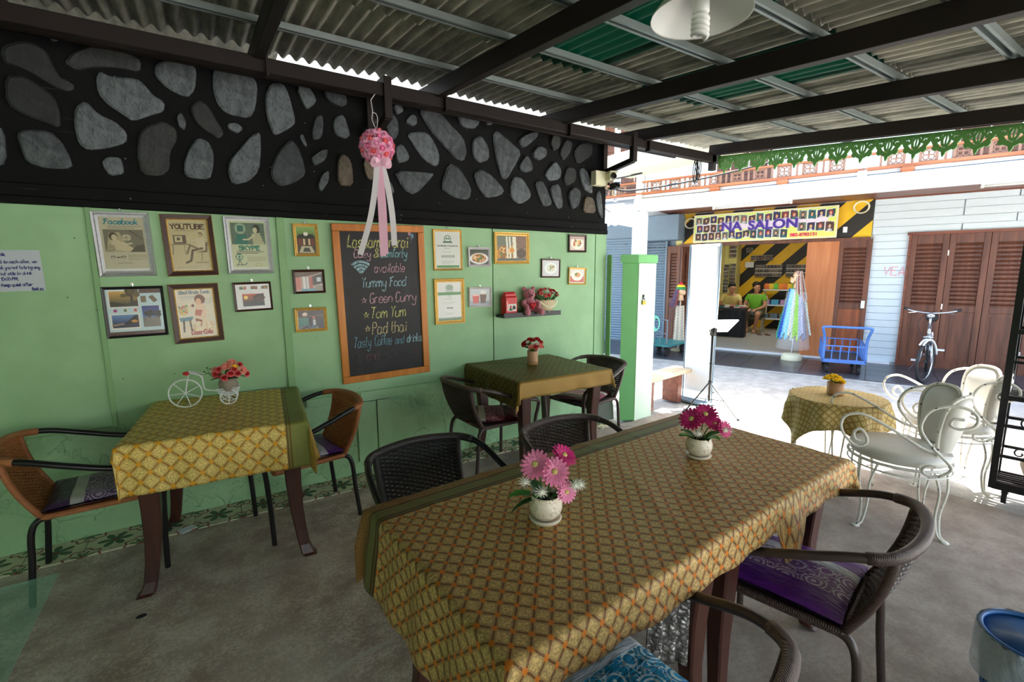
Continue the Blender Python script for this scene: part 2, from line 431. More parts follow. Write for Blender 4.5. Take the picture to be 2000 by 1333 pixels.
STONES = "-748,2579;-734,2619;-674,2654;-622,2658;-579,2626;-565,2569;-538,2506;-494,2493;-494,2467;-523,2448;-576,2464;-632,2504;-694,2533;-737,2540|-515,2589;-482,2639;-414,2690;-333,2705;-243,2694;-196,2668;-209,2610;-312,2611;-402,2596;-469,2564|-394,2535;-375,2575;-333,2557;-224,2570;-195,2548;-160,2498;-110,2469;-118,2420;-178,2391;-262,2344;-298,2371;-362,2415;-394,2464|-138,2606;-128,2664;-76,2699;33,2709;61,2676;43,2565;-1,2513;-90,2549|145,2684;184,2722;342,2705;373,2660;353,2521;313,2451;191,2462;153,2506;137,2583|-496,2373;-450,2413;-405,2353;-340,2327;-295,2278;-304,2224;-385,2186;-468,2165;-501,2193;-509,2282|-745,2473;-679,2495;-624,2455;-575,2412;-562,2344;-568,2260;-630,2281;-700,2304;-753,2346|-734,2204;-702,2231;-608,2236;-571,2192;-547,2124;-540,2061;-642,2050;-713,2073;-725,2137|-828,2233;-779,2223;-789,2059;-851,2035|-414,2112;-389,2138;-336,2140;-328,2103;-329,2055;-392,2039;-413,2084|-236,2286;-192,2331;-124,2361;-68,2331;-69,2272;-109,2197;-118,2107;-159,2063;-249,2063;-258,2178|-58,2401;-34,2429;-13,2379;-25,2332;-50,2343|12,2461;60,2514;102,2487;133,2422;172,2346;141,2306;81,2343;31,2386|193,2401;243,2414;278,2388;243,2352;198,2371|-41,2156;-7,2240;37,2296;85,2283;107,2225;100,2141;76,2066;-31,2066;-48,2094|187,2182;251,2264;315,2346;367,2375;364,2279;345,2147;285,2076;195,2046;176,2108|412,2594;448,2674;521,2689;548,2630;579,2472;545,2434;463,2378;438,2386;414,2478|411,2154;460,2269;540,2357;580,2318;607,2232;618,2148;543,2089;456,2059;417,2100|599,2683;650,2725;705,2659;714,2616;655,2562;630,2591|674,2420;703,2525;748,2544;750,2477;734,2395;682,2377|814,2498;834,2547;888,2567;923,2445;891,2412;822,2431|763,2692;816,2725;897,2729;916,2641;867,2615;788,2641|658,2260;723,2314;770,2331;754,2260;683,2212;667,2227|830,2258;856,2314;903,2290;924,2233;923,2101;821,2104|693,2092;725,2165;767,2192;763,2122;713,2047;696,2057|593,2386;618,2407;641,2331;624,2324|-570,2712;-541,2728;-520,2703;-553,2683|995,2432;1036,2521;1115,2581;1151,2539;1135,2464;1068,2406|1166,2590;1220,2635;1265,2593;1268,2508;1239,2454;1188,2484|1319,2590;1369,2653;1410,2642;1415,2592;1379,2568|1236,2686;1290,2701;1315,2663;1260,2629|1329,2511;1463,2543;1519,2519;1582,2411;1579,2332;1549,2303;1456,2344;1388,2425|1432,2683;1512,2721;1598,2698;1685,2622;1791,2545;1817,2441;1787,2370;1710,2387;1621,2469;1506,2568|1741,2709;1796,2738;1923,2726;1938,2674;1888,2626;1778,2629|1871,2543;1953,2588;2018,2508;2025,2412;1932,2373;1876,2421|2061,2597;2104,2645;2225,2578;2342,2507;2278,2398;2196,2274;2143,2283;2101,2407|2315,2605;2407,2668;2520,2700;2501,2645;2370,2543;2324,2570|1979,2708;2054,2727;2071,2695;2020,2673|1217,2241;1525,2254;1524,2228;1375,2077;1292,2109|1237,2405;1292,2431;1344,2356;1328,2316;1246,2294|999,2277;1051,2308;1080,2250;1056,2150;1019,2171|1160,2160;1199,2151;1220,2077;1176,2086|1589,2148;1662,2342;1754,2312;1855,2171;1837,2086;1749,2080;1671,2101|1882,2285;1948,2326;2048,2288;2169,2185;2133,2138;1995,2106;1921,2177|2232,2234;2277,2304;2360,2290;2444,2178;2425,2132;2331,2080;2240,2117|2323,2403;2397,2500;2454,2433;2463,2375;2388,2345;2332,2361|2463,2523;2520,2582;2608,2571;2608,2511;2540,2465;2473,2480|2483,2272;2560,2302;2620,2224;2681,2105;2581,2074;2521,2170|2649,2257;2761,2290;2805,2097;2743,2062;2681,2151|2856,2212;2930,2282;3017,2242;2987,2110;2901,2072|2589,2358;2708,2485;2780,2409;2760,2329;2639,2302|2981,2430;3057,2463;3150,2319;3152,2229;3039,2276|3052,2164;3085,2207;3176,2189;3207,2058;3043,2057|3198,2224;3243,2277;3267,2230;3296,2047;3286,2004;3224,2093|2647,2621;2676,2700;2756,2697;2757,2606;2687,2559|2758,2560;2818,2675;2902,2671;2882,2576;2800,2488|2914,2580;2987,2667;3140,2688;3143,2577;2969,2477|2802,2333;2842,2447;2948,2443;2950,2332;2844,2275"
rng = random.Random(4)
for k, s in enumerate(STONES.split('|')):
    pts = [tuple(float(q) / 1000 for q in p.split(',')) for p in s.split(';')]
    out = []
    for i in range(len(pts)):                                        # soften corners once
        a, b = Vector(pts[i]), Vector(pts[(i + 1) % len(pts)]); out += [a.lerp(b, .2), a.lerp(b, .8)]
    cx = sum(p[0] for p in out) / len(out); cz = sum(p[1] for p in out) / len(out)
    poly = [((p[0] - cx) * 1.02, (p[1] - cz) * 1.02) for p in out]
    mb = MB(); h = .016 + .01 * rng.random(); R = Matrix(((1, 0, 0), (0, 0, -1), (0, 1, 0)))
    mb.prism(poly, -.01, h * .6, R); mb.prism(poly, h * .6, h, R, inset=.12)
    mt = 'stone2' if k in (23, 52, 40) else 'stone3' if k in (0, 1, 6, 10, 12, 27, 55, 56, 57, 54) else 'stone'
    mb.obj('stone', M[mt], wl, loc=(cx, W + .012, cz))
# the rest of the room, behind and beside the camera
wb = struct('wall_back'); MB().box((-4.05, -.8, 1.25), (.1, 8.6, 2.7)).obj('back_panel', M['green'], wb)
wr = struct('wall_right'); MB().box((-2.5, -4.6, 1.05), (3.0, .1, 2.1)).obj('right_panel', M['cream'], wr)
wo_ = struct('wall_outer'); MB().box((-.9, 4.1, 2.2), (8.4, .1, 4.4)).obj('neighbour_wall', M['street'], wo_); MB().box((-1.9, 3.85, 3.02), (4.9, .75, .06)).obj('added_shade_eave', M['sheet'], wo_)  # eave slab added above the wall gap to dim its left part

# ------------------------------------------------------------------ roof
SL = .105
roof = struct('ceiling')
pitch, amp = .078, .0155
def sheetfn(th):
    def f(u, v):
        x = (u - .5) * .60; y = (v - .5) * 1.2
        return (x, y, th + amp * cos(2 * pi * x / pitch))
    return f
smb = MB(); smb.grid(sheetfn(0), 76, 1); smb.grid(sheetfn(.007), 76, 1)
for vv in (0, 1):                                                    # sheet ends have thickness
    b = len(smb.v); smb.v += [sheetfn(t)(i / 76, vv) for i in range(77) for t in (0, .007)]
    q = [(b + 2 * i, b + 2 * i + 1, b + 2 * i + 3, b + 2 * i + 2) for i in range(76)]; smb.f += q; smb.mi += [0] * 76
sheet_me = smb.mesh('corrugated_sheet', M['sheet'], True); sheet_me2 = sheet_me.copy(); sheet_me2.materials[0] = M['sheetgreen']
tilt = math.atan(SL)
GREEN = {(10, 1), (12, 1)}
for j in range(7):
    yc = 3.48 - .6 - j * 1.09
    for i in range(16):
        xc = -3.64 + i * .546
        o = inst('corrugated_sheet', sheet_me2 if (i, j) in GREEN else sheet_me, roof, (xc, yc, 2.487 + SL * yc + .012 * (i % 2) + .004 + .012 * (j % 2 == 0)), (tilt - .004, 0, 0))
pm = MB()
for s in (-1, 1):
    pm.box((0, s * .024, .0), (8.9, .003, .03)); pm.box((0, s * .0175, -.0135), (8.9, .013, .003))
pm.box((0, 0, .0135), (8.9, .05, .003))
pme = pm.mesh('purlin', M['steel'])
for y in (2.83, 2.19, 1.69, 1.21, .73, .24, -.25, -.75, -1.25, -1.75, -2.3, -2.9, -3.5, -4.1):
    inst('purlin', pme, roof, (.5, y, 2.456 + SL * y), (tilt, 0, 0))
for x in (-2.8, -1.75, -.7, .35, 1.42, 2.5, 3.42, 4.45):
    y0, y1 = (3.12 if x > 4 else 3.43), -4.3
    bevel(MB().bar((x, y0, 2.39 + SL * y0), (x, y1, 2.39 + SL * y1), .055, .1).obj('rafter', M['beam'], roof), .003, 1)
    if x < 4: MB().box((x + .035, 3.06, 2.635), (.012, .05, .12)).obj('cleat', M['beam'], roof)
bevel(MB().box((.5, 3.1, 2.638), (8.1, .07, .08)).obj('wall_beam', M['beam'], roof), .003, 1)
bevel(MB().box((.5, 3.435, 2.74), (7.6, .03, .1)).obj('wall_plate', M['beam'], roof), .003, 1)
for x in (1.06, 3.28):
    br = MB(); br.box((x, 3.07, 2.59), (.05, .05, .25)); br.bar((x, 3.07, 2.48), (x, 3.45, 2.43), .045, .045); br.bar((x, 3.07, 2.7), (x, 3.45, 2.72), .045, .045); br.box((x, 3.43, 2.58), (.05, .03, .3))
    bevel(br.obj('bracket', M['beam'], roof), .002, 1)
MB().box((4.45, 3.09, 2.6), (.06, .05, .16)).obj('cleat', M['beam'], roof)

# ------------------------------------------------------------------ street and the facade across it
street = struct('street'); MB().box((8, 0, -.07), (60, 60, .1)).obj('road_slab', M['street'], street)
A0 = Vector((9.178, 2.849, 0)); FR = atan2(-.93988, .34149)
EU = Vector((-.34149, .93988, 0)); ED = Vector((-.93988, -.34149, 0))
def FW(u, d, z=0): return A0 + EU * u + ED * d + Vector((0, 0, z))
# local facade frame: x = -u (right as seen), y = -d (into the building)
walk = struct('sidewalk', A0, FR)
MB().box((0, -.86, -.075), (24, 1.78, .13)).obj('base', M['street'], walk)
stm = bevel(MB().box((0, 0, 0), (.395, .395, .02)).obj('paver', M['darktile'], walk, loc=(-5, -.22, -.005)), .003, 1)
for i in range(22):
    for j in range(4):
        if i or j:
            o = link(stm.copy()); o.location = (-5 + i * .4, -.22 - j * .4, -.005)
MB().box((0, -1.74, -.02), (24, .1, .05)).obj('kerb', M['street'], walk)
MB().box((-1.6, -.03, .015), (3.0, .1, .04)).obj('threshold', M['white'], walk)
fac = struct('wall_far', A0, FR)
def fbox(name, u0, u1, d0, d1, z0, z1, m, parent=None, bv=0):
    o = MB().box((-(u0 + u1) / 2, -(d0 + d1) / 2, (z0 + z1) / 2), (abs(u1 - u0), abs(d1 - d0), z1 - z0)).obj(name, M[m], parent or fac)
    return bevel(o, bv, 1) if bv else o
fbox('stripe_panel', .5, 3.46, -.08, 0, 2.0, 2.62, 'stripes')
# siding boards
z = .03
while z < 2.6:
    for (u0, u1) in ([(.0, .47)] if z < 2.02 else [(-1.1, .49), (-2.9, -1.11), (-5, -2.91)] if int(z * 10) % 2 else [(-.55, .49), (-2.2, -.56), (-5, -2.21)]):
        o = MB().box((-(u0 + u1) / 2, .02, z + .055), (u1 - u0 - .004, .03, .108), Matrix.Rotation(radians(4), 3, 'X')).obj('siding_board', M['siding'], fac)
    z += .113
fbox('backing', -5, .5, -.12, -.04, 0, 2.62, 'siding')
fbox('brown_trim', -5, .5, -.02, .05, 2.6, 2.66, 'soffit')
# canopy over the walk
cano = struct('trim_1', A0, FR)
fbox('canopy_beam', -6, 3.73, 1.74, 1.86, 2.49, 2.70, 'white', cano, .004)
for k in range(9): fbox('soffit_board', -6, 3.73, .0 + k * .195, .192 + k * .195, 2.615, 2.635, 'soffit', cano)
for u in (3.63,): fbox('column', u - .1, u + .1, 1.7, 1.9, 0, 2.49, 'white', cano, .006)
fbox('column', 7.0, 7.2, 1.7, 1.9, 0, 2.6, 'white', cano, .006)
fbox('canopy_beam', 3.9, 9, 1.74, 1.86, 2.49, 2.66, 'white', cano, .004)
for u in (3.65, .65, -3, 6.6): fbox('balcony_post', u - .05, u + .05, 1.74, 1.86, 2.7, 4.6, 'white', cano, .004)
for u in (4.1, ): fbox('balcony_post', u - .035, u + .035, 1.7, 1.8, 2.7, 4.6, 'white', cano, .004)
fbox('balcony_floor', -6, 9, .0, 1.8, 2.72, 2.76, 'white', cano)
bal = struct('trim_2', A0, FR)
fbox('bottom_rail', -6, 9, 1.78, 1.86, 2.765, 2.80, 'railwood', bal, .003)
fbox('top_rail', -6, 9, 1.79, 1.85, 2.955, 2.98, 'railwood', bal, .003)
fbox('hand_rail', -6, 9, 1.79, 1.85, 3.30, 3.34, 'railwood', bal, .003)
cp = MB(); a = .075
for p, q in (((-a, -a), (a, -a)), ((a, -a), (a, a)), ((a, a), (-a, a)), ((-a, a), (-a, -a))): cp.bar((p[0], 0, p[1]), (q[0], 0, q[1]), .018, .03)
for k in range(4):
    t = pi / 4 + k * pi / 2; c_ = Vector((cos(t) * .036, 0, sin(t) * .036))
    cp.tube([c_ + Vector((cos(t + q) * .028, 0, sin(t + q) * .028)) for q in np.linspace(0, 2 * pi, 11)[:-1]], .007, 5, closed=True)
cp.ball((0, 0, 0), .014, 8, 5)
cpm = cp.mesh('carved_panel', M['carved'])
u = 5.2
while u > -3.4:
    if abs(u - .65) > .12 and abs(u - 3.65) > .1:
        inst('carved_panel', cpm, bal, (-u, -1.82, 2.877)); fbox('baluster', u - .012 + .15, u + .012 + .15, 1.81, 1.83, 2.8, 2.955, 'carved', bal)
    u -= .305
for k in range(34):
    uu = 5 - k * .25; fbox('thin_bar', uu - .005, uu + .005, 1.815, 1.825, 2.98, 3.3, 'white', bal)
for u in (2.45, 1.55, .2, -.9): fbox('corbel', u - .07, u + .07, 1.76, 1.9, 2.70, 2.765, 'railwood', bal, .02)
# upper storey
up = struct('wall_upper', A0, FR)
fbox('upper_panel', -6, 9, -.12, -.02, 2.62, 5.4, 'white', up)
for u0, u1 in [(-.35, -1.15), (-1.5, -2.3), (-3.0, -3.8), (2.9, 2.0), (5.2, 4.3)]:
    fbox('shutter_frame', u0, u1, -.04, .02, 2.75, 4.6, 'brown', up, .004)
    for k in range(14): fbox('louvre', u0 - .06 if u0 > u1 else u0, u1 + .06, .015, .035, 2.9 + k * .11, 2.955 + k * .11, 'brown', up)
fbox('upper_eave', -6, 9, -.2, 2.25, 5.0, 5.12, 'cream', up); fbox('roof_slab', -6.3, 9.3, -6, 2.2, 5.4, 5.55, 'soffit', up)
fbox('eave_board', -6, 9, 2.2, 2.28, 4.9, 5.2, 'railwood', up)
# folding louvred doors
def leaf(parent, w_, h, rz=0, loc=(0, 0, 0), panel='red_panel'):
    """one louvred leaf, hinge at local x=0, extends to +x, faces -y"""
    fr = MB(); s = .07
    for x in (s / 2, w_ - s / 2): fr.box((x, 0, h / 2), (s, .04, h))
    for zz, hh in ((.06, .12), (.92, .1), (h - .07, .14)): fr.box((w_ / 2, 0, zz), (w_ - 2 * s, .038, hh))
    f = bevel(fr.obj('leaf', M['brown'], parent, loc=loc, rot=(0, 0, rz)), .003, 1)
    MB().box((w_ / 2, .004, .49), (w_ - 2 * s, .016, .76)).box((w_ / 2, -.002, .49), (w_ - 2 * s - .07, .022, .66)).obj('raised_panel', M[panel], f)
    n = 15; z0, z1 = .966, h - .136
    for k in range(n):
        zz = z0 + (z1 - z0) * (k + .5) / n
        MB().box((w_ / 2, 0, zz), (w_ - 2 * s, .03, .012), Matrix.Rotation(radians(-38), 3, 'X')).box((w_ / 2, .016, zz), (w_ - 2 * s, .004, (z1 - z0) / n)).obj('louvre', M['brown'], f)
    return f
d1 = struct('door_1', FW(0, 0), FR)
for k in range(6):
    f = leaf(d1, .435, 2.03, 0, (k * .44, -.01, 0), 'brown')
    if k % 2: 
        for zz in (.3, .95, 1.75): MB().tube([(-.002, -.024, zz - .04), (-.002, -.024, zz + .04)], .008, 6).obj('hinge', M['chrome'], f)
MB().box((-.015, -.01, 1.02), (.03, .06, 2.06)).box((1.3, -.01, 2.05), (2.7, .06, .04)).obj('frame', M['soffit'], d1)
d2 = struct('door_2', FW(0, 0), FR)
leaf(d2, .44, 2.0, 0, (-.912, -.03, 0))
MB().box((-1.13, -.045, 1.0), (.45, .03, 1.96)).obj('plywood_leaf', M['orangewood'], d2)
MB().box((-.52, -.07, .95), (.05, .03, .12)).obj('latch_plate', M['white'], d2)
leaf(d2, .27, 2.0, 0, (-3.76, -.02, 0), 'brown'); leaf(d2, .22, 2.0, radians(70), (-3.47, -.04, 0), 'brown')
MB().box((-2.0, -.02, 2.0), (3.0, .08, .05)).obj('head', M['brown'], d2)
# roller shutters
d3 = struct('door_3', FW(0, 0), FR)
def shutter(u0, u1, z1):
    mb = MB(); wd = u0 - u1; n = int(z1 / .055)
    def f(a, b): return (-u0 + a * wd, .03 - .014 * abs(sin(pi * b * n)), b * z1)
    mb.grid(f, 1, n * 6); mb.obj('shutter_curtain', M['slate'], d3)
    for k in range(5): MB().box((-u0 + wd * (k + .5) / 5, .01, z1 - .12), (.05, .01, .012)).obj('slot', M['blackmetal'], d3)
shutter(4.3, 3.77, 2.1); shutter(7.0, 4.4, 2.2)
fbox('shutter_box', 4.25, 3.44, .0, .4, 2.1, 2.58, 'slate', d3, .01)
fbox('side_wall', 4.4, 4.3, -.1, .2, 0, 2.62, 'white', d3); fbox('shutter_guide', 3.79, 3.76, .0, .06, 0, 2.1, 'slate', d3)
fbox('backing', 9, 3.46, -.14, -.06, 0, 2.66, 'slate', d3)
# salon room behind the opening
ro = struct('wall_salon', A0, FR)
fbox('salon_floor', .9, 3.5, -4.3, -.03, -.03, .03, 'greylt', ro)
fbox('salon_back', .8, 3.6, -4.2, -4.1, 0, 2.65, 'stripes', ro)
fbox('salon_left', 3.5, 3.62, -4.2, -.05, 0, 2.65, 'yellowwall', ro)
fbox('salon_right', .85, .93, -4.2, -.05, 0, 2.65, 'stripes', ro)
fbox('salon_corner', 3.22, 3.6, -4.12, -3.6, 0, 2.65, 'yellowwall', ro)
fbox('salon_ceiling', .8, 3.6, -4.2, -.0, 2.6, 2.66, 'white', ro)
sl = bpy.data.lights.new('salon_ceiling_lamp', 'AREA'); sl.energy = 6; sl.size = 1.2; sl.size_y = .1; sl.shape = 'RECTANGLE'
slo = link(bpy.data.objects.new('salon_ceiling_lamp', sl)); slo.location = FW(2.3, -2.2, 2.55); slo.rotation_euler = (0, 0, FR)
# ------------------------------------------------------------------ rattan chairs
def weave_mat(name, col, k=1.0):
    g = G(name); n = g.noise(g.coord(), 30, 3)
    return g.out(g.mix(n, scale3(col, .6), scale3(col, 1.25)), .55)
M['rat_tan'] = weave_mat('tan_rattan', L(178, 112, 62)); M['rat_brown'] = weave_mat('brown_rattan', L(74, 60, 54)); M['rat_black'] = weave_mat('black_rattan', L(46, 42, 42))
def wrap_mat(name, col):
    g = G(name); v = g.coord(); x, y, z = g.xyz(v); n = g.noise(v, 30, 2)
    g.bump(((x + y * 1.1 + z * .9) * 900.0).sin(), .35, .002)
    return g.out(g.mix(n, scale3(col, .75), scale3(col, 1.2)), .45)
M['wrap_tan'] = wrap_mat('tan_wrapped_tube', L(172, 106, 62)); M['wrap_brown'] = wrap_mat('brown_wrapped_tube', L(82, 64, 58)); M['wrap_black'] = wrap_mat('black_wrapped_tube', L(50, 42, 40))
M['tube_black'] = plain('black_tube', L(26, 25, 27), .32); M['tube_brown'] = plain('brown_tube', L(72, 58, 54), .34)
RING = [(.235, .262, .562), (.16, .282, .585), (.05, .29, .612), (-.08, .285, .655), (-.20, .268, .695), (-.293, .222, .71), (-.334, .118, .718), (-.345, 0, .722)]
RING = RING + [(x, -y, z) for x, y, z in RING[-2::-1]]
ringp = catmull(RING, 5)
def back_pt(s, t):
    """s -1..1 across, t 0..1 up the back"""
    xb, yb, zb = -.195 - .006 * (1 - s * s), .185 * s, .405
    xt, yt, zt = -.345 + .03 * s * s + .014 * s ** 4, .205 * s, .722 - .01 * s * s
    return Vector((xb + (xt - xb) * t - .02 * sin(pi * t), yb + (yt - yb) * t, zb + (zt - zb) * t))
CH = {}
def chair_parts(style):
    wr, tu, wv = {'tan': ('wrap_tan', 'tube_black', 'rat_tan'), 'brown': ('wrap_brown', 'tube_brown', 'rat_brown'), 'black': ('wrap_black', 'tube_black', 'rat_black')}[style]
    P = []
    P.append(('arm_rail', MB().tube(ringp, .0145, 10).mesh('arm_rail', M[tu], True)))
    i0, i1 = 22, len(ringp) - 22
    P.append(('rail_wrap', MB().tube(ringp[i0:i1], .0178, 10).mesh('rail_wrap', M[wr], True)))
    if style == 'tan':
        for q in (ringp[:7], ringp[-7:]): P.append(('arm_wrap', MB().tube(q, .0172, 10).mesh('arm_wrap', M[wr], True)))
    for s in (1, -1):
        fl = catmull([(.235, .262 * s, .562), (.262, .25 * s, .535), (.262, .236 * s, .475), (.25, .226 * s, .4), (.238, .216 * s, .2), (.232, .214 * s, 0)], 5)
        P.append(('leg', MB().tube(fl, .0135, 9).mesh('leg', M[tu], True)))
        rl = catmull([(-.16, .185 * s, .40), (-.21, .192 * s, .395), (-.237, .197 * s, .34), (-.248, .2 * s, .2), (-.268, .206 * s, 0)], 5)
        P.append(('leg', MB().tube(rl, .0135, 9).mesh('leg', M[tu], True)))
        P.append(('back_post', MB().tube([back_pt(s, t / 8) for t in range(9)], .014, 9).mesh('back_post', M[wr], True)))
    a = .2
    fr = catmull([(a, a - .03, .405), (a - .01, a - .005, .405), (a - .04, a, .405), (-.16, a - .008, .405), (-.19, a - .015, .405), (-.198, a - .04, .405),
                  (-.198, -a + .04, .405), (-.19, -a + .015, .405), (-.16, -a + .008, .405), (a - .04, -a, .405), (a - .01, -a + .005, .405), (a, -a + .03, .405)], 4, True)
    P.append(('seat_frame', MB().tube(fr, .0145, 9, closed=True).mesh('seat_frame', M[wr], True)))
    mb = MB()
    for k in range(26):
        y = -.185 + k * .37 / 25; mb.strip([(-.19, y, .408), (0, y, .404), (.19, y, .408)], .012, .004, (0, 0, 1))
    P.append(('seat_weave', mb.mesh('seat_weave', M[wv])))
    mb = MB(); ns, nr = 17, 34
    for k in range(ns):
        s = -.9 + 1.8 * k / (ns - 1); mb.tube([back_pt(s, t / 6) for t in range(7)], .0028, 4, cap=False)
    for r in range(nr):
        t = .03 + .93 * r / (nr - 1); pts = []
        for k in range(2 * ns + 1):
            s = -1 + 2 * k / (2 * ns); p = back_pt(s, t); o = .0042 * (1 if (k // 1 + 2 * r) % 4 < 2 else -1) if k % 2 else 0
            o = .0042 * sin(pi * (k / 2) + pi * r); pts.append(p + Vector((o, 0, 0)))
        mb.tube(pts, .0056, 4, cap=False)
    P.append(('backrest', mb.mesh('backrest', M[wv])))
    return P
def chair(style, loc, yaw, label, group='rattan armchairs around the cafe tables'):
    if style not in CH: CH[style] = chair_parts(style)
    t = thing('rattan_armchair', label, 'chair', (*loc, 0), radians(yaw), group)
    for n, me in CH[style]: inst(n, me, t)
    return t

def cushion_mat(name, dark, mid, ring, white):
    g = G(name); x, y, z = g.xyz(g.coord()); v = g.coord()
    wob = (g.noise(v, 7, 3) - .5) * .05
    q = g.vec(x, y, 0.0)
    d = g.voro(q, 11.5, 'F1', .4); dist = d + (g.noise(v, 26, 2) - .5) * .10
    rings = ((dist * 44.0).sin()).gt(.0) * dist.lt(.47)
    swirl = g.mix(rings, mid, ring); swirl = g.mix(dist.gt(.47) * (g.noise(v, 40, 2) - .5).abs().lt(.03), swirl, ring)
    yy = y + wob * .25
    c = g.mix(yy.gt(-.085), dark, swirl); c = g.mix(yy.gt(.055), c, white); c = g.mix(yy.gt(.105), c, dark)
    crease = g.noise(g.coord('Object', (9, 30, 9)), 1.4, 4); g.bump(crease, .7, .02)
    return g.out(c, .36)
M['cu_purple'] = cushion_mat('purple_satin_swirls', L(104, 40, 146), L(118, 62, 140), L(205, 190, 215), L(218, 220, 230))
M['cu_dark'] = cushion_mat('dark_purple_satin_swirls', L(66, 30, 88), L(106, 60, 122), L(192, 170, 202), L(210, 206, 206))
M['cu_red'] = cushion_mat('wine_red_swirls', L(88, 18, 36), L(128, 24, 56), L(214, 150, 166), L(216, 206, 190))
M['cu_blue'] = cushion_mat('blue_satin_swirls', L(22, 146, 226), L(44, 156, 204), L(214, 236, 242), L(224, 232, 240))
CUM = None
def cushion(loc, yaw, mat, label, flip=False, tilt=0):
    global CUM
    if CUM is None:
        mb = MB()
        def shell(sg):
            def f(u, v):
                x, y = (u - .5) * .4, (v - .5) * .4; e = max(abs(u - .5), abs(v - .5)) * 2
                r = (1 - e ** 3.2); px = 1 - .05 * (1 - abs(2 * v - 1) ** 2); py = 1 - .05 * (1 - abs(2 * u - 1) ** 2)
                wv = .004 * mnoise.noise(Vector((x * 18, y * 18, sg)))
                return (x * px, y * py, .022 + sg * (.004 + .022 * max(r, 0) ** .55 + (wv if r > .2 else 0)))
            return f
        mb.grid(shell(1), 18, 18); mb.grid(shell(-1), 18, 18)
        CUM = mb
    me = CUM.mesh('seat_cushion', M[mat], True)
    o = inst('seat_cushion', me, None, loc, (0, tilt, radians(yaw + (180 if flip else 0))))
    return tag(o, label, 'cushion', 'seat cushions on the rattan chairs')
chairs = [('tan', (-.53, 3.05), 4, 'tan rattan armchair with black arms at left end of gold-clothed table'),
          ('tan', (.405, 3.01), 188, 'tan rattan armchair beyond the right end of gold-clothed table'),
          ('brown', (1.75, 3.0), 3, 'dark brown rattan armchair on left of the table in the wall corner'),
          ('brown', (2.7, 3.03), 187, 'dark brown rattan armchair between corner table and green post'),
          ('black', (.775, 1.68), -88, 'black woven armchair on far side of long table, nearer the gold-clothed table'),
          ('brown', (1.49, 1.57), -90, 'dark brown woven armchair on far side of long table, in front of corner table'),
          ('brown', (1.69, .765), 101, 'brown rattan armchair with purple cushion on near side of long table'),
          ('brown', (.74, .715), 93, 'brown rattan armchair with bright blue cushion at near long side of table')]
for c_ in chairs: chair(*c_)
for (i, mt, lb, rot) in [(0, 'cu_dark', 'dark purple swirl cushion on tan chair left of gold-clothed table', 180), (1, 'cu_purple', 'purple and white satin cushion on tan chair right of gold-clothed table', 180),
                    (2, 'cu_red', 'wine red swirl cushion on chair left of the corner table', 150), (3, 'cu_red', 'wine red swirl cushion on chair beside the green post', 200),
                    (6, 'cu_purple', 'bright purple satin cushion with lilac swirls and white band, near long table', -90), (7, 'cu_blue', 'bright blue satin cushion with white circular swirls', 0)]:
    st_, (x, y), yw, _ = chairs[i]; yr = radians(yw)
    k_ = (.03, .02, .008) if i == 7 else (0, 0, 0)
    cushion((x + .005 * cos(yr) + k_[0], y + .005 * sin(yr) + k_[1], .412 + k_[2]), yw + rot - 90, mt, lb)
for i in (4, 5): 
    st_, (x, y), yw, _ = chairs[i]
    cushion((x, y, .412), yw, 'cu_dark', 'dark purple seat cushion on %s chair beyond the long table' % ('black' if i == 4 else 'brown'))

# ------------------------------------------------------------------ tables and cloths
def cloth_mat(name, base, line, flower, s=.058, border=None, shade=.45, shine=.16, rough=.45):
    """woven brocade: diagonal lattice with flowers at the crossings; border=(axis sign, position, colours)"""
    g = G(name); u, v, _ = g.xyz(g.coord('UV')); nv = g.coord('UV'); wob = (g.noise(nv, 38, 2) - .5) * .34
    p = (u + v * .92) / s + wob * .5; q = (u - v * .92) / s + wob * .5
    a = (p.fract() - .5).abs(); b = (q.fract() - .5).abs(); a2 = .5 - a; b2 = .5 - b
    r = (a2 * a2 + b2 * b2).sqrt(); spk = g.noise(nv, 420, 2, .7); sp2 = g.noise(nv, 160, 3)
    ground = g.mix(sp2.ss(.35, .65), scale3(base, .62), scale3(base, 1.22))
    ground = g.mix(a.max(b).ss(.22, .47) * shade * sp2.ss(.3, .6), ground, line)
    ln = a.max(b).gt(.43) * spk.gt(.40); ln2 = (a.max(b) - .36).abs().lt(.022) * sp2.gt(.47)
    c = g.mix(ln, ground, line); c = g.mix(ln2 * .5, c, line)
    th = g.m('ARCTAN2', a2, b2); fl = r.lt((th * 4.0).sin().abs() * .09 + .125)
    c = g.mix(fl * sp2.gt(.33), c, flower)
    if border:
        ax, sg, pos, wd, cols = border; k = (u if ax == 0 else v) * sg - pos
        band = g.mix(spk.gt(.5), cols[0], cols[1]); c = g.mix(k.gt(0.0), c, band)
        for off in (0.006, .02, wd * .62, wd * .8): c = g.mix((k - off).abs().lt(.004), c, cols[2])
        c = g.mix(k.gt(wd * .66), c, g.mix(sp2.gt(.5), cols[3], scale3(cols[3], .6)))
    thr = g.m('SINE', (u + v) * 2600.0) * .5
    g.bump(spk + thr * .35, .35, .0015)
    hl = spk.ss(.4, .7)
    g.out(c, rough, shine); g.p.inputs['Specular IOR Level'].default_value = .25
    return g.mat
G1, G2 = L(150, 118, 62), L(172, 146, 84)
M['cloth_big'] = cloth_mat('brown_gold_brocade', L(210, 176, 114), L(118, 78, 48), L(220, 126, 40), .054, (1, 1, .27, .115, (L(134, 130, 78), L(92, 94, 56), L(84, 54, 34), L(156, 116, 66))))
M['cloth_gold'] = cloth_mat('yellow_gold_brocade', L(236, 206, 122), L(168, 118, 44), L(230, 164, 40), .078, (0, 1, .285, .19, (L(148, 146, 76), L(104, 112, 52), L(116, 88, 36), L(190, 152, 70))), .25, shine=.12)
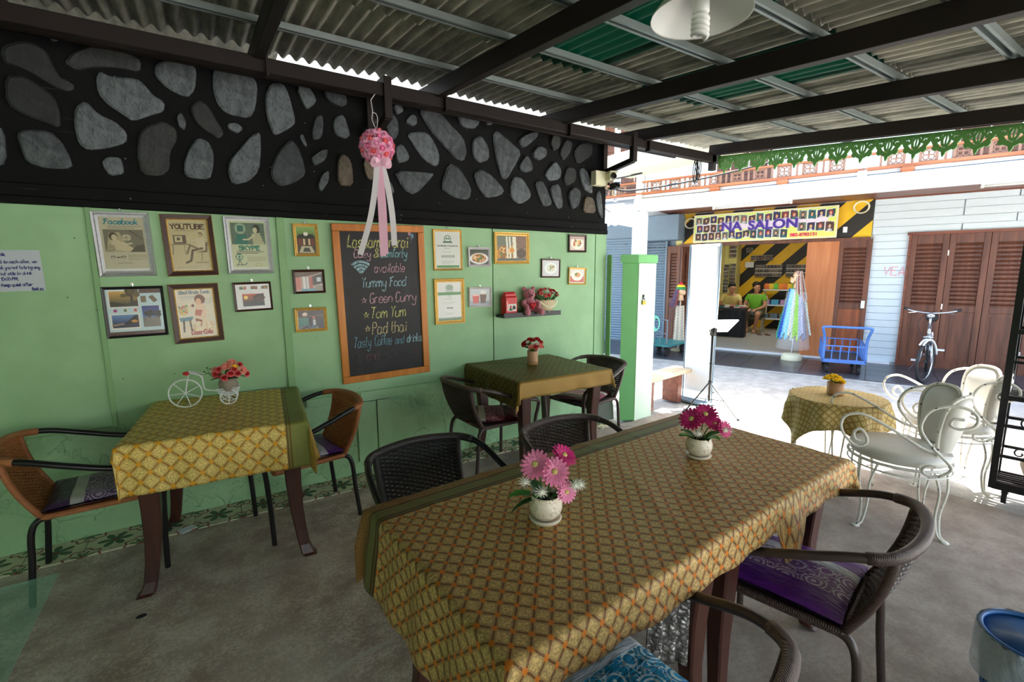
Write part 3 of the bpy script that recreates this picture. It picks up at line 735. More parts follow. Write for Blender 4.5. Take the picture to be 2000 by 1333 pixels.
M['cloth_green'] = cloth_mat('olive_brocade', L(112, 108, 50), L(74, 50, 26), L(120, 62, 34), .06, (1, -1, .385, .2, (L(176, 140, 72), L(140, 104, 46), L(150, 116, 56), L(168, 130, 66))))
M['cloth_small'] = cloth_mat('gold_beige_brocade', L(222, 198, 132), L(150, 116, 62), L(184, 140, 72), .05, None, .25)
def cloth(name, label, ctr, yaw, sx, sy, z, over, mat, group, flare=.012, seed=1, extra=None):
    """over = (x+, x-, y+, y-) hang lengths"""
    rs = random.Random(seed); step = .0145
    x0, x1, y0, y1 = -sx / 2 - over[1], sx / 2 + over[0], -sy / 2 - over[3], sy / 2 + over[2]
    nx, ny = int((x1 - x0) / step), int((y1 - y0) / step); hx, hy = sx / 2, sy / 2; R = .012
    def f(u, v):
        a, b = x0 + (x1 - x0) * u, y0 + (y1 - y0) * v
        if extra: b = extra(a, b, hx, hy)
        da = max(abs(a) - hx, 0); db = max(abs(b) - hy, 0); sa = 1 if a > 0 else -1; sb = 1 if b > 0 else -1
        wn = mnoise.noise(Vector((a * 5, b * 5, seed))); zz = z + .0015 * mnoise.noise(Vector((a * 9, b * 9, seed + 3)))
        cr = mnoise.noise(Vector((a * 2.2, b * 2.2, seed + 9))); zz += .003 * max(0, 1 - abs(cr) * 14)
        x, y = min(max(a, -hx), hx), min(max(b, -hy), hy)
        if da == 0 and db == 0: return (x, y, zz)
        if da > 0 and db > 0:
            m_ = min(da, db); M_ = max(da, db); h = hypot(da, db)
            out = .16 * m_ + .006 + flare * .5; ca, cb = (da / h, db / h)
            k = .5 * m_
            return (x + sa * (out * (.5 + ca * .6) + k * .3 * (ca > cb)), y + sb * (out * (.5 + cb * .6) + k * .3 * (cb > ca)), zz - M_ - .22 * m_)
        d = da or db; o = min(d, R) * .7 + flare * d / .2 + .016 * wn * min(d / .12, 1) + .006 * sin(34 * (b if da else a) + seed) * min(d / .15, 1)
        o = max(o, .004)
        if da: return (x + sa * o, y, zz - max(d - R * .4, 0))
        return (x, y + sb * o, zz - max(d - R * .4, 0))
    mb = MB(); mb.grid(f, nx, ny, uvf=lambda u, v: (x0 + (x1 - x0) * u, y0 + (y1 - y0) * v))
    o = mb.obj(name, M[mat], None, True, (*ctr, 0), (0, 0, radians(yaw)))
    s = o.modifiers.new('solid', 'SOLIDIFY'); s.thickness = .0022; s.offset = 1
    return tag(o, label, 'tablecloth', group)
def table(label, ctr, yaw, sx, sy, h, splay=.0, group='dark wooden cafe tables', lw=.085):
    t = thing('dining_table', label, 'table', (*ctr, 0), radians(yaw), group)
    bevel(MB().box((0, 0, h - .0125), (sx - .004, sy - .004, .025)).obj('tabletop', M['darkwood'], t), .004, 1)
    for ax, sg in ((0, 1), (0, -1), (1, 1), (1, -1)):
        Ln = (sx if ax == 0 else sy) - .12; n = 40
        prof = [(Ln * (k / n - .5), -.105 + .03 * abs(sin(pi * k / n * round(Ln / .22))) - .012 * cos(2 * pi * k / n)) for k in range(n + 1)]
        poly = prof + [(Ln / 2, 0), (-Ln / 2, 0)]
        Rm = Matrix(((1, 0, 0), (0, 0, -1), (0, 1, 0)))
        o = MB().prism(poly, -.012, .012, Rm).obj('apron', M['darkwood'], t)
        if ax == 0: o.location = (0, sg * (sy / 2 - .06), h - .026)
        else: o.location = (sg * (sx / 2 - .06), 0, h - .026); o.rotation_euler = (0, 0, pi / 2)
    for a in (1, -1):
        for b in (1, -1):
            mb = MB(); secs = [(0, 0, lw), (.12, .004, lw), (.3, .012, lw * .9), (.46, .012, lw * .76), (.58, .004, lw * .66), (.66, -.004, lw * .64), (.705, -.016, lw * .74), (h - .03, -.03, lw * .8)]
            vs = []; fs = []
            for k, (dz, inn, wd) in enumerate(secs):
                cx, cy = a * (sx / 2 - .065 - inn * 1.0 + splay * dz), b * (sy / 2 - .065 - inn + splay * .3 * dz)
                for q, r_ in ((-1, -1), (1, -1), (1, 1), (-1, 1)): vs.append((cx + q * wd / 2, cy + r_ * wd * .42, h - .026 - dz * (h - .026) / (h - .03)))
            for k in range(len(secs) - 1):
                for q in range(4): fs.append((4 * k + q, 4 * k + (q + 1) % 4, 4 * k + 4 + (q + 1) % 4, 4 * k + 4 + q))
            fs += [(0, 1, 2, 3), tuple(4 * len(secs) - 4 + q for q in (3, 2, 1, 0))]
            o = mb.add(vs, fs).obj('leg', M['darkwood'], t); bevel(o, .006, 1)
    return t
TG = 'brocade tablecloths'
table('dark wooden table under near left half of the brown-gold cloth', (.862, 1.093), 3.2, .80, .74, .745, lw=.085)
table('dark wooden table under far right half of the brown-gold cloth, joined to its twin', (1.672, 1.138), 3.2, .80, .74, .745, lw=.085)
def flap(a, b, hx, hy):
    if b < -hy: 
        d = -hy - b; k = max(0, 1 - abs(a - .33) / .085); return -hy - d * (1 + 1.05 * min(1, k * 3.2)) if k > 0 else b
    return b
cloth('tablecloth', 'brown and gold brocade cloth with orange flowers on the long table', (1.247, 1.115), 3.2, 1.68, .77, .749, (.13, .24, .10, .105), 'cloth_big', TG, .02, 3, flap)
table('dark wooden table under yellow-gold cloth by the left end of green wall', (.035, 2.985), -5.5, .74, .81, .745, .04)
cloth('tablecloth', 'yellow-gold brocade cloth with green border band on left table', (.035, 2.985), -5.5, .765, .83, .749, (.16, .05, .0, .235), 'cloth_gold', TG, .012, 5)
table('dark wooden table under olive cloth in the corner below shelf', (2.18, 3.01), -1, .8, .78, .745)
cloth('tablecloth', 'olive green brocade cloth with plain gold edge on corner table', (2.18, 3.01), -1, .83, .80, .749, (.12, .19, .03, .12), 'cloth_green', TG, .015, 8)

# ------------------------------------------------------------------ flowers
def petal_ring(mb, c, n, r0, r1, tilt, wd, M3, mi=0, cup=0):
    for k in range(n):
        a = 2 * pi * (k + .37 * n) / n; tilt = tilt + (.06 if k % 2 else -.06) * r1; d = Vector((cos(a), sin(a), 0)); s = Vector((-sin(a), cos(a), 0)); up = Vector((0, 0, 1))
        P = [d * r0 - s * wd * .25, d * r0 + s * wd * .25, d * (r0 + r1) * .5 + s * wd * .5 + up * tilt * .6, d * r1 + s * wd * .22 + up * (tilt + cup), d * r1 - s * wd * .22 + up * (tilt + cup), d * (r0 + r1) * .5 - s * wd * .5 + up * tilt * .6]
        mb.add([M3 @ p + Vector(c) for p in P], [(0, 1, 2, 5), (5, 2, 3, 4)], mi)
def facing(d):
    return Vector(d).normalized().to_track_quat('Z', 'Y').to_matrix()
M['pinkpetal'] = plain('pink_petals', L(240, 142, 186), .55, var=.12, rnd=.3); M['magenta'] = plain('magenta_petals', L(206, 42, 122), .55, var=.15)
M['redpetal'] = plain('red_petals', L(196, 34, 44), .5, var=.2); M['peach'] = plain('peach_petals', L(246, 168, 152), .55, var=.15)
M['whitepetal'] = plain('white_petals', L(236, 236, 226), .6, var=.06); M['yellowpetal'] = plain('yellow_petals', L(255, 222, 50), .5, var=.15)
M['coral'] = plain('coral_petals', L(242, 124, 132), .55, var=.2); M['lilac'] = plain('lilac_pink_petals', L(246, 178, 212), .55, var=.14)
M['leaf'] = plain('leaf_green', L(72, 150, 58), .42, var=.3, scale=30); M['leafdark'] = plain('dark_leaf_green', L(48, 92, 48), .45, var=.3, scale=30)
M['centre'] = plain('flower_centre', L(206, 188, 120), .7); M['stem'] = plain('stem_green', L(70, 110, 56), .5)
def gerbera(parent, c, d, r, mat):
    M3 = facing(d); mb = MB()
    petal_ring(mb, c, 18, r * .22, r, r * .12, r * .33, M3); petal_ring(mb, Vector(c) + M3 @ Vector((0, 0, r * .06)), 16, r * .2, r * .78, r * .24, r * .26, M3); petal_ring(mb, Vector(c) + M3 @ Vector((0, 0, r * .1)), 12, r * .14, r * .52, r * .16, r * .2, M3)
    mb.ball(Vector(c) + M3 @ Vector((0, 0, r * .12)), r * .22, 9, 5, 1, (1, 1, .6), M3)
    return mb.obj('gerbera', [M[mat], M['centre']], parent)
def leafblade(parent, a, b, wd, mat='leaf', droop=.3, name='leaf'):
    a, b = Vector(a), Vector(b); d = b - a; s = d.cross(Vector((0, 0, 1))).normalized() * wd; mb = MB(); L_ = []
    for k in range(7):
        t = k / 6; p = a + d * t + Vector((0, 0, droop * d.length * (t * (1 - t)) * 1.6)); q = s * (sin(pi * min(t * 1.02 + .02, 1)) ** .8)
        L_ += [p - q + Vector((0, 0, .1 * wd)), p - Vector((0, 0, .25 * wd)), p + q + Vector((0, 0, .1 * wd))]
    fs = []
    for k in range(6):
        for j in (0, 1): fs.append((3 * k + j, 3 * k + j + 1, 3 * k + j + 4, 3 * k + j + 3))
    return mb.add(L_, fs).obj(name, M[mat], parent, True)
def whitepom(parent, c, r):
    mb = MB(); rr = random.Random(3)
    for k in range(46):
        z = 1 - 2 * (k + .5) / 46; a = k * 2.4; d = Vector((sqrt(1 - z * z) * cos(a), sqrt(1 - z * z) * sin(a), z)); s = d.orthogonal().normalized()
        mb.add([Vector(c) + d * r * .2 + s * r * .07, Vector(c) + d * r * .2 - s * r * .07, Vector(c) + d * r], [(0, 1, 2)])
    mb.ball(c, r * .35, 6, 4)
    return mb.obj('white_blossom', M['whitepetal'], parent)
def rose(mats, r=.018, name='rose'):
    mb = MB()
    for ring, (n, rr, h, w_, o) in enumerate([(6, 1.0, .35, .9, .45), (5, .78, .62, .8, .3), (4, .5, .8, .62, .16), (3, .26, .9, .45, .06)]):
        for k in range(n):
            a = 2 * pi * (k + ring * .5) / n; d = Vector((cos(a), sin(a), 0)); s = Vector((-sin(a), cos(a), 0)); z = Vector((0, 0, 1)); q = r
            P = [d * q * o - s * q * w_ * .35, d * q * o + s * q * w_ * .35, d * q * rr * .8 + s * q * w_ * .6 + z * q * h * .7, d * q * rr + s * q * w_ * .3 + z * q * h, d * q * rr - s * q * w_ * .3 + z * q * h, d * q * rr * .8 - s * q * w_ * .6 + z * q * h * .7]
            mb.add(P, [(0, 1, 2, 5), (5, 2, 3, 4)], min(ring // 2, len(mats) - 1))
    mb.ball((0, 0, r * .35), r * .42, 6, 4, len(mats) - 1)
    return mb.mesh(name, mats, True)
def polka():
    g = G('speckled_pot_glaze'); v = g.coord(); d = g.voro(g.coord('Object', (30, 30, 30)), 1.0, 'F1', .75, 'Distance'); dots = d.lt(.22)
    c = g.mix(dots, L(238, 226, 208), L(214, 88, 66)); g.bump(g.voro(v, 62).ss(.1, .5), .5, .004); return g.out(c, .25)
M['pot'] = polka(); M['soil'] = plain('soil', L(50, 38, 30), .9); M['potglaze'] = plain('cream_glaze', L(238, 226, 210), .22)
def gerbera_pot(loc, rz, label, heads, leaves):
    t = thing('gerbera_pot', label, 'potted flowers', loc, rz, 'gerbera pots on the long table')
    MB().lathe([(.0, 0), (.036, 0), (.046, .004), (.05, .012), (.047, .016), (.04, .012), (.0, .012)], 24).obj('saucer', M['potglaze'], t, True)
    MB().lathe([(.0, .013), (.034, .014), (.047, .03), (.0515, .048), (.05, .066), (.044, .08), (.047, .084), (.043, .086), (.039, .08), (.042, .066), (.0, .066)], 26).obj('pot', M['pot'], t, True)
    MB().lathe([(0, .074), (.041, .072)], 14).obj('soil', M['soil'], t)
    for (x, y, z, dx, dy, dz, r, mt) in heads:
        MB().tube(catmull([(x * .15, y * .15, .07), (x * .5, y * .5, .07 + (z - .07) * .6), (x - dx * .01, y - dy * .01, z - dz * .005)], 4), .0025, 5).obj('stem', M['stem'], t)
        gerbera(t, (x, y, z), (dx, dy, dz), r, mt)
    for p in [(-.062, .012, .12), (-.05, -.085, .138), (-.03, -.1, .132), (-.03, .062, .135)]: whitepom(t, p, .024)
    for (x, y, z, wd, mt) in leaves: leafblade(t, (x * .2, y * .2, .075), (x, y, z), wd, mt)
    return t
# local x axis = away from the camera, y = left
gerbera_pot((.81, 1.07, .752), radians(53), 'white spotted pot with pale pink gerberas and trailing leaves, nearer camera on long table',
    [(-.02, .03, .185, -.7, .25, .6, .047, 'pinkpetal'), (-.03, -.025, .168, -.75, -.1, .55, .045, 'pinkpetal'), (.03, -.055, .195, -.35, -.45, .8, .042, 'magenta'), (-.045, -.06, .115, -.8, -.4, .3, .033, 'pinkpetal')],
    [(-.02, .11, .085, .022, 'leaf'), (-.05, .1, .05, .012, 'leafdark'), (.02, -.1, .12, .018, 'leaf'), (-.05, .03, .1, .018, 'leaf'), (-.05, -.02, .09, .016, 'leafdark'), (-.01, -.08, .085, .014, 'leaf'), (.04, .05, .11, .02, 'leafdark')])
gerbera_pot((1.625, 1.12, .752), radians(40), 'white spotted pot with deep magenta gerberas, farther pot on long table',
    [(-.03, .035, .165, -.6, .3, .6, .05, 'magenta'), (-.02, -.015, .185, -.55, 0, .75, .05, 'magenta'), (-.01, -.05, .15, -.5, -.3, .6, .038, 'magenta'), (-.04, -.085, .14, -.6, -.5, .3, .034, 'magenta')],
    [(-.03, .08, .095, .02, 'leaf'), (-.04, -.07, .1, .022, 'leaf'), (.04, -.09, .1, .02, 'leaf'), (-.055, -.03, .09, .018, 'leafdark'), (.03, .07, .1, .018, 'leafdark')])
# bamboo cup with red roses on the corner table
M['bamboo'] = plain('bamboo', L(196, 150, 112), .5, var=.15, scale=20)
r_red = rose([M['redpetal']], .03); r_peach = rose([M['peach']], .03); r_small = rose([M['redpetal']], .018); r_white = rose([M['whitepetal']], .011); r_coral = rose([M['coral'], M['redpetal']], .026)
r_pink = rose([M['lilac'], M['coral']], .03); r_yel = rose([M['yellowpetal']], .026)
t = thing('bamboo_flower_cup', 'bamboo cup with red and peach roses on the olive tablecloth', 'flower arrangement', (2.2, 3.09, .752))
MB().lathe([(0, 0), (.043, 0), (.045, .03), (.046, .034), (.044, .038), (.045, .11), (.041, .115), (.038, .1), (0, .1)], 18).obj('cup', M['bamboo'], t, True)
for x, y, z, me, k in [(-.055, .02, .165, r_red, 1), (.04, -.03, .15, r_peach, 1), (.03, -.02, .2, r_red, .75), (-.01, -.05, .145, r_coral, .8), (.075, -.01, .14, r_red, .75), (0, .0, .19, r_coral, .75), (-.02, -.03, .175, r_white, 1), (.015, -.045, .175, r_white, 1), (.005, .02, .205, r_white, 1), (-.045, -.035, .15, r_peach, .6), (.02, .03, .19, r_peach, .8), (-.03, .0, .2, r_red, .7), (.055, -.035, .18, r_coral, .7), (.01, -.06, .13, r_white, 1.2), (-.065, -.02, .19, r_white, 1)]:
    d = Vector((x - .04, y - .05, .1)); inst('rose', me, t, (x, y, z), facing(d).to_euler(), k * 1.2)
for k in range(9):
    a = k * .7; leafblade(t, (0, 0, .1), (cos(a) * .07, sin(a) * .07, .14 + .02 * (k % 3)), .022, 'leafdark' if k % 2 else 'leaf')
# white wire tricycle planter on the gold cloth
t = thing('tricycle_planter', 'white wire tricycle planter with coral flowers on yellow-gold cloth', 'planter', (-.06, 3.16, .752), radians(-6))
mw = M['white']
def wheel(name, c, r, ax, n, parent, tr=.004, sr=.0025, mat=mw, hub=.006):
    a = Vector(ax).normalized(); x = a.orthogonal().normalized(); y = a.cross(x); mb = MB(); C_ = Vector(c)
    mb.tube([C_ + (x * cos(q) + y * sin(q)) * r for q in np.linspace(0, 2 * pi, 33)[:-1]], tr, 6, closed=True)
    for k in range(n):
        q = 2 * pi * k / n + .3; mb.tube([C_, C_ + (x * cos(q) + y * sin(q)) * r], sr, 5, cap=False)
    mb.ball(C_, hub, 6, 4)
    return mb.obj(name, mat, parent)
wheel('front_wheel', (-.085, 0, .083), .079, (0, 1, 0), 7, t)
wheel('wheel', (.125, -.035, .045), .042, (0, 1, 0), 6, t); wheel('wheel', (.125, .045, .045), .042, (0, 1, 0), 6, t)
MB().tube([(-.085, .008, .083), (-.06, .005, .2)], .0035, 6).tube(catmull([(-.062, 0, .2), (-.035, 0, .195), (.0, 0, .165), (.005, 0, .11), (.02, 0, .09), (.07, 0, .08)], 5), .004, 6).tube([(-.05, -.03, .2), (.012, -.03, .178)], .003, 5).tube([(-.05, .03, .2), (.012, .03, .178)], .003, 5).tube([(-.055, -.03, .203), (-.055, .03, .203)], .003, 5).obj('frame', mw, t)
MB().ball((-.065, -.03, .2), .012, 6, 4).ball((-.075, -.028, .2), .01, 6, 4).obj('handle_bow', M['redpetal'], t)
mb = MB()
for k in range(6):
    z = .06 + k * .007; w_ = .045 + k * .003
    mb.tube([(.125 - w_, -.035, z), (.125 + w_, -.035, z), (.125 + w_, .045, z), (.125 - w_, .045, z)], .0022, 4, closed=True)
mb.box((.125, .005, .058), (.085, .075, .003)); mb.obj('basket', mw, t)
M['stonepot'] = plain('grey_brown_clay', L(150, 138, 126), .7)
MB().lathe([(0, .062), (.035, .064), (.047, .085), (.05, .115), (.043, .14), (.036, .146), (.0, .14)], 16, (.125, .005, 0)).obj('jug', M['stonepot'], t, True)
for k, (x, y, z) in enumerate([(-.055, 0, .05), (-.03, -.03, .06), (-.035, -.01, .03), (.0, -.03, .075), (.035, -.03, .055), (.05, -.03, .03), (.075, -.02, .045), (.02, -.04, .035), (.06, .01, .07), (0, .03, .06), (-.05, -.03, .035), (-.01, -.045, .015), (.025, -.01, .09), (.09, -.01, .02)]):
    inst('blossom', r_coral if k % 3 else r_peach, t, (.125 + x * 1.05, .005 + y, .145 + z), facing((x - .02, y - .05, z * .6)).to_euler(), .8)
inst('blossom', r_yel, t, (.165, -.02, .21), facing((.2, -.8, .5)).to_euler(), .7)
for k in range(11):
    a = k * .6; leafblade(t, (.125, 0, .14), (.125 + cos(a) * .09, sin(a) * .06, .15 + .03 * (k % 3)), .013, 'leafdark')
for k in range(3): MB().tube(catmull([(.1, 0, .15), (.05, -.01, .185 - k * .01), (.0 + k * .015, -.012, .18 + .02 * k)], 4), .0012, 4).ball((k * .015, -.012, .18 + .02 * k), .005, 5, 4).obj('berry_sprig', M['leafdark'], t)
# ------------------------------------------------------------------ stroke lettering
GL = {'a': '4g3h1h0f0e1d3d4f 4h4e5d', 'b': '0k0d 0f1h3h4f4e3d1d0e', 'c': '4g3h1h0f0e1d3d4e', 'd': '4g3h1h0f0e1d3d4f 4k4d', 'e': '0f4f4g3h1h0f0e1d3d4e', 'f': '3j2k1j1d 0h3h',
      'g': '4g3h1h0f0e1d3d4f 4h4c3a1a0b', 'h': '0k0d 0f1h3h4g4d', 'i': '1h1d 1i1j', 'j': '2h2b1a0b 2i2j', 'k': '0k0d 3h0f 1f4d', 'l': '1k1e2d', 'm': '0h0d 0f1h2h3f3d 3f4h5h6f6d', 'n': '0h0d 0f1h3h4f4d',
      'o': '2h0g0e2d4e4g2h', 'p': '0h0a 0f1h3h4f4e3d1d0e', 'q': '4g3h1h0f0e1d3d4f 4h4a', 'r': '0h0d 0f1h3h', 's': '4g3h1h0g1f3f4e3d1d0e', 't': '1k1e2d3d 0h3h', 'u': '0h0e1d3d4f 4h4d', 'v': '0h2d4h', 'w': '0h1d3g5d6h',
      'x': '0h4d 4h0d', 'y': '0h0g1e3e4f 4h4c3a1a0b', 'z': '0h4h0d4d', 'A': '0d2k4d 1f3f', 'B': '0k0d 0k2k4j3h0h 3h4f3d0d', 'C': '4j3k1k0i0f1d3d4e', 'D': '0k0d 0k2k4i4f2d0d', 'E': '4k0k0d4d 0h3h', 'F': '5k0j 2k1d0d 1h4h',
      'G': '4j3k1k0i0f1d3d4e4g2g', 'H': '0k0d 4k4d 0h4h', 'I': '1k1d', 'J': '3k3e2d1d0e', 'K': '0k0d 4k0g 1h4d', 'L': '2k1j0d1e4d', 'M': '0d1k3f5k6d', 'N': '0d0k4d4k', 'O': '2k0i0f2d4f4i2k', 'P': '0k0d 0k3k4i3h0h', 'R': '0k0d 0k3k4i3h0h 1h4d',
      'S': '4j3k1k0j1h3h4f3d1d0e', 'T': '0k5k 3k2d', 'U': '0k0e1d3d4e4k', 'V': '0k2d4k', 'W': '0k1d3i5d6k', 'X': '0k4d 4k0d', 'Y': '0k2h4k 2h2d', '&': '4d1i1k3k3i0f0d2d4g', '.': '0d1d', ',': '1d0c', ':': '0d1d 0g1g', '-': '0g3g', "'": '0k0j',
      '0': '2k0i0f2d4f4i2k', '1': '0i2k2d', '2': '0j1k3k4i0d4d', '3': '0k4k2h4f3d0e', '4': '3d3k0f4f', '5': '4k0k0h3h4f3d0d', '6': '4k1h0f1d3d4f2h0f', '7': '0k4k1d', '8': '2k1i3g4e2d0e1g3i2k', '9': '4d4i2k0i1g4h', '/': '0d4k', '!': '0k0g 0e0d'}
SMOOTH = set('abcdefghijklmnopqrstuyBCDGOPRSUJ&0235689L')
def strokes(text, x, y, h, slant=.0, sp=1.25, sm=3, slope=0, width=None):
    """-> list of polylines (x, y); h = capital height; width squeezes to fit"""
    out = []; cx = 0
    for chh in text:
        if chh == ' ': cx += 3; continue
        gl = GL.get(chh) or GL.get(chh.lower()) or '0d1d'; mx = 0
        for st in gl.split(' '):
            p = [(int(st[i]), ord(st[i + 1]) - ord('d')) for i in range(0, len(st), 2)]; mx = max(mx, max(q[0] for q in p))
            if chh in SMOOTH and len(p) > 2 and sm > 1: p = [(v.x, v.y) for v in catmull([(a, b, 0) for a, b in p], sm)]
            out.append([(cx + a, b) for a, b in p])
        cx += mx + sp
    k = h / 7; kx = (width / max(cx - sp, 1)) if width else k * .8
    return [[(x + a * kx + b * k * slant, y + b * k + a * kx * slope) for a, b in s] for s in out]
class Pic:
    """a printed sheet: colours painted on a fine grid of points"""
    def __init__(s, w_, h_, nx, bgc):
        s.w, s.h = w_, h_; s.nx = nx; s.ny = max(4, int(nx * h_ / w_)); s.a = np.zeros((s.ny, s.nx, 3)); s.a[:] = bgc
        s.X, s.Y = np.meshgrid((np.arange(s.nx) + .5) / s.nx, (np.arange(s.ny) + .5) / s.ny); s.asp = h_ / w_
    def rect(s, x0, y0, x1, y1, c):
        s.a[(s.X >= x0) & (s.X < x1) & (s.Y >= y0) & (s.Y < y1)] = c; return s
    def ell(s, x, y, rx, ry, c):
        s.a[((s.X - x) / rx) ** 2 + ((s.Y - y) / ry) ** 2 < 1] = c; return s
    def poly(s, pts, c):
        ins = np.zeros_like(s.X, bool); n = len(pts)
        for i in range(n):
            (x1, y1), (x2, y2) = pts[i], pts[(i + 1) % n]
            if y1 == y2: continue
            ins ^= ((s.Y >= min(y1, y2)) & (s.Y < max(y1, y2)) & (s.X < (x2 - x1) * (s.Y - y1) / (y2 - y1) + x1))
        s.a[ins] = c; return s
    def line(s, pts, wd, c):
        for (x1, y1), (x2, y2) in zip(pts[:-1], pts[1:]):
            dx, dy = x2 - x1, (y2 - y1) * s.asp; L2 = dx * dx + dy * dy + 1e-12
            t = np.clip(((s.X - x1) * dx + (s.Y - y1) * s.asp * dy) / L2, 0, 1)
            s.a[np.hypot(s.X - x1 - t * dx, (s.Y - y1) * s.asp - t * dy) < wd / 2] = c
        return s
    def text(s, txt, x, y, h, c, wd=.012, width=None, slant=0):
        for st in strokes(txt, 0, 0, h / s.asp * s.asp, slant, sm=3, width=width): s.line([(x + a, y + b) for a, b in st], wd, c)
        return s
    def grad(s, x0, y0, x1, y1, c0, c1):
        m = (s.X >= x0) & (s.X < x1) & (s.Y >= y0) & (s.Y < y1); t = ((s.Y - y0) / (y1 - y0))[m][:, None]; s.a[m] = np.array(c0) * (1 - t) + np.array(c1) * t; return s
    def speck(s, x0, y0, x1, y1, cols, n, seed=1, r=.03):
        q = random.Random(seed)
        for k in range(n): s.ell(x0 + (x1 - x0) * q.random(), y0 + (y1 - y0) * q.random(), r * (.5 + q.random()), r * (.5 + q.random()) / s.asp, cols[k % len(cols)])
        return s
    def noise(s, k=8, seed=1):
        s.a += np.random.default_rng(seed).normal(0, k, s.a.shape[:2])[:, :, None]; return s
    def lines(s, x0, y0, x1, y1, n, c, wd=.008):
        for k in range(n):
            y = y0 + (y1 - y0) * k / max(n - 1, 1); s.line([(x0, y), (x1 - (.2 * (x1 - x0) if k == n - 1 else 0), y)], wd, c)
        return s
    def mesh(s, mat):
        a = np.clip(s.a, 0, 255) / 255; lin = np.where(a <= .04045, a / 12.92, ((a + .055) / 1.055) ** 2.4)
        mb = MB(); nx, ny = s.nx - 1, s.ny - 1
        me = bpy.data.meshes.new('print')
        xs = np.linspace(-s.w / 2, s.w / 2, s.nx); ys = np.linspace(-s.h / 2, s.h / 2, s.ny); XX, YY = np.meshgrid(xs, ys)
        co = np.stack([XX, np.zeros_like(XX), YY], -1).reshape(-1, 3)
        i = np.arange(nx); j = np.arange(ny); I, J = np.meshgrid(i, j); b = (J * s.nx + I).ravel()
        f = np.stack([b, b + 1, b + s.nx + 1, b + s.nx], -1)
        me.from_pydata(co.tolist(), [], f.tolist()); ca = me.color_attributes.new('Col', 'FLOAT_COLOR', 'POINT')
        ca.data.foreach_set('color', np.concatenate([lin.reshape(-1, 3), np.ones((s.nx * s.ny, 1))], 1).astype(np.float32).ravel())
        me.materials.append(mat); me.update(); return me
YW = W - .014
def frame(label, ctr, w_, h_, tilt, mat, bar, inner, pic, hook=False, mat2=None, beads=False, depth=.018):
    t = thing('picture_frame', label, 'picture frame', (ctr[0], YW - .002, ctr[1]), 0, 'framed pictures on the green wall'); t.rotation_euler = (0, radians(-tilt), 0)
    mb = MB(); W2, H2 = w_ / 2, h_ / 2
    sp_ = .8 if mat2 else .55
    for (o, i, d, k) in ((0, bar * sp_, depth, 0), (bar * (sp_ - .05), bar, depth * .62, 1)) + (((-.002, .003, depth * .4, 1),) if mat2 else ()):
        vo = [(-W2 + o, -H2 + o), (W2 - o, -H2 + o), (W2 - o, H2 - o), (-W2 + o, H2 - o)]; vi = [(-W2 + i, -H2 + i), (W2 - i, -H2 + i), (W2 - i, H2 - i), (-W2 + i, H2 - i)]
        vs = [(x, 0, z) for x, z in vo] + [(x * .985, -d, z * .985) for x, z in vo] + [(x, -d * .75, z) for x, z in vi] + [(x, 0, z) for x, z in vi]
        fs = []
        for q in range(4):
            r = (q + 1) % 4
            for lvl in range(3): fs.append((lvl * 4 + q, lvl * 4 + r, lvl * 4 + 4 + r, lvl * 4 + 4 + q))
        mb.add(vs, fs, k)
    mb.obj('moulding', [M[mat], M[mat2 or mat]], t)
    if beads:
        bb = MB(); o = bar * (.88 if mat2 else .5); n1, n2 = int((w_ - 2 * o) / .0085), int((h_ - 2 * o) / .0085)
        for k in range(n1):
            x = -W2 + o + (w_ - 2 * o) * (k + .5) / n1
            for z in (-H2 + o, H2 - o): bb.ball((x, -depth * .8, z), .0042, 5, 3)
        for k in range(n2):
            z = -H2 + o + (h_ - 2 * o) * (k + .5) / n2
            for x in (-W2 + o, W2 - o): bb.ball((x, -depth * .8, z), .0042, 5, 3)
        bb.obj('beading', M[mat2 or mat], t)
    MB().box((0, -.002, 0), (w_ - bar, .004, h_ - bar)).obj('backing_board', M['whiteframe'], t)
    if inner > 0: MB().box((0, -.0055, 0), (w_ - 2 * bar + .004, .002, h_ - 2 * bar + .004)).obj('mount', M['whiteframe'], t)
    o = inst('picture', pic.mesh(M['glossprint']), t, (0, -.0075, 0))
    if hook: MB().tube([(0, -.004, H2), (0, -.004, H2 + .016)], .004, 6).box((0, -.005, H2 + .012), (.012, .003, .014)).obj('hanger', M['chrome'], t)
    return t
def pw(w_, h_, bar, inner): return w_ - 2 * (bar + inner), h_ - 2 * (bar + inner)
SEP, SEPD, SEPL = (196, 186, 150), (70, 62, 50), (150, 138, 108)
def vint(nx, w_, h_, bgc=SEP): return Pic(w_, h_, nx, bgc)
# 1 vintage advert, silver frame
w_, h_ = pw(.255, .356, .026, .0); p = vint(110, w_, h_, (190, 186, 158))
p.text('Facebook', .12, .86, .09, (46, 128, 140), .026, .72, .15).lines(.2, .82, .9, .79, 2, SEPD, .01)
p.rect(.08, .36, .94, .76, (120, 116, 96)).poly([(.1, .36), (.2, .7), (.42, .72), (.5, .55), (.7, .42), (.9, .36)], (176, 166, 132)).ell(.28, .64, .09, .07, (84, 70, 52)).ell(.3, .62, .06, .055, (206, 192, 158)).poly([(.2, .56), (.36, .58), (.5, .5), (.78, .4), (.6, .37), (.3, .4)], (200, 188, 152)).line([(.36, .55), (.55, .5), (.66, .52)], .04, (208, 194, 160)).ell(.56, .62, .1, .06, (188, 182, 152)).line([(.56, .56), (.56, .68)], .012, SEPD).line([(.46, .62), (.66, .62)], .012, SEPD).poly([(.6, .36), (.94, .36), (.94, .5), (.76, .48)], (88, 82, 66)).line([(.66, .74), (.9, .6)], .03, (92, 86, 70)).lines(.12, .5, .3, .38, 5, SEPD, .008)
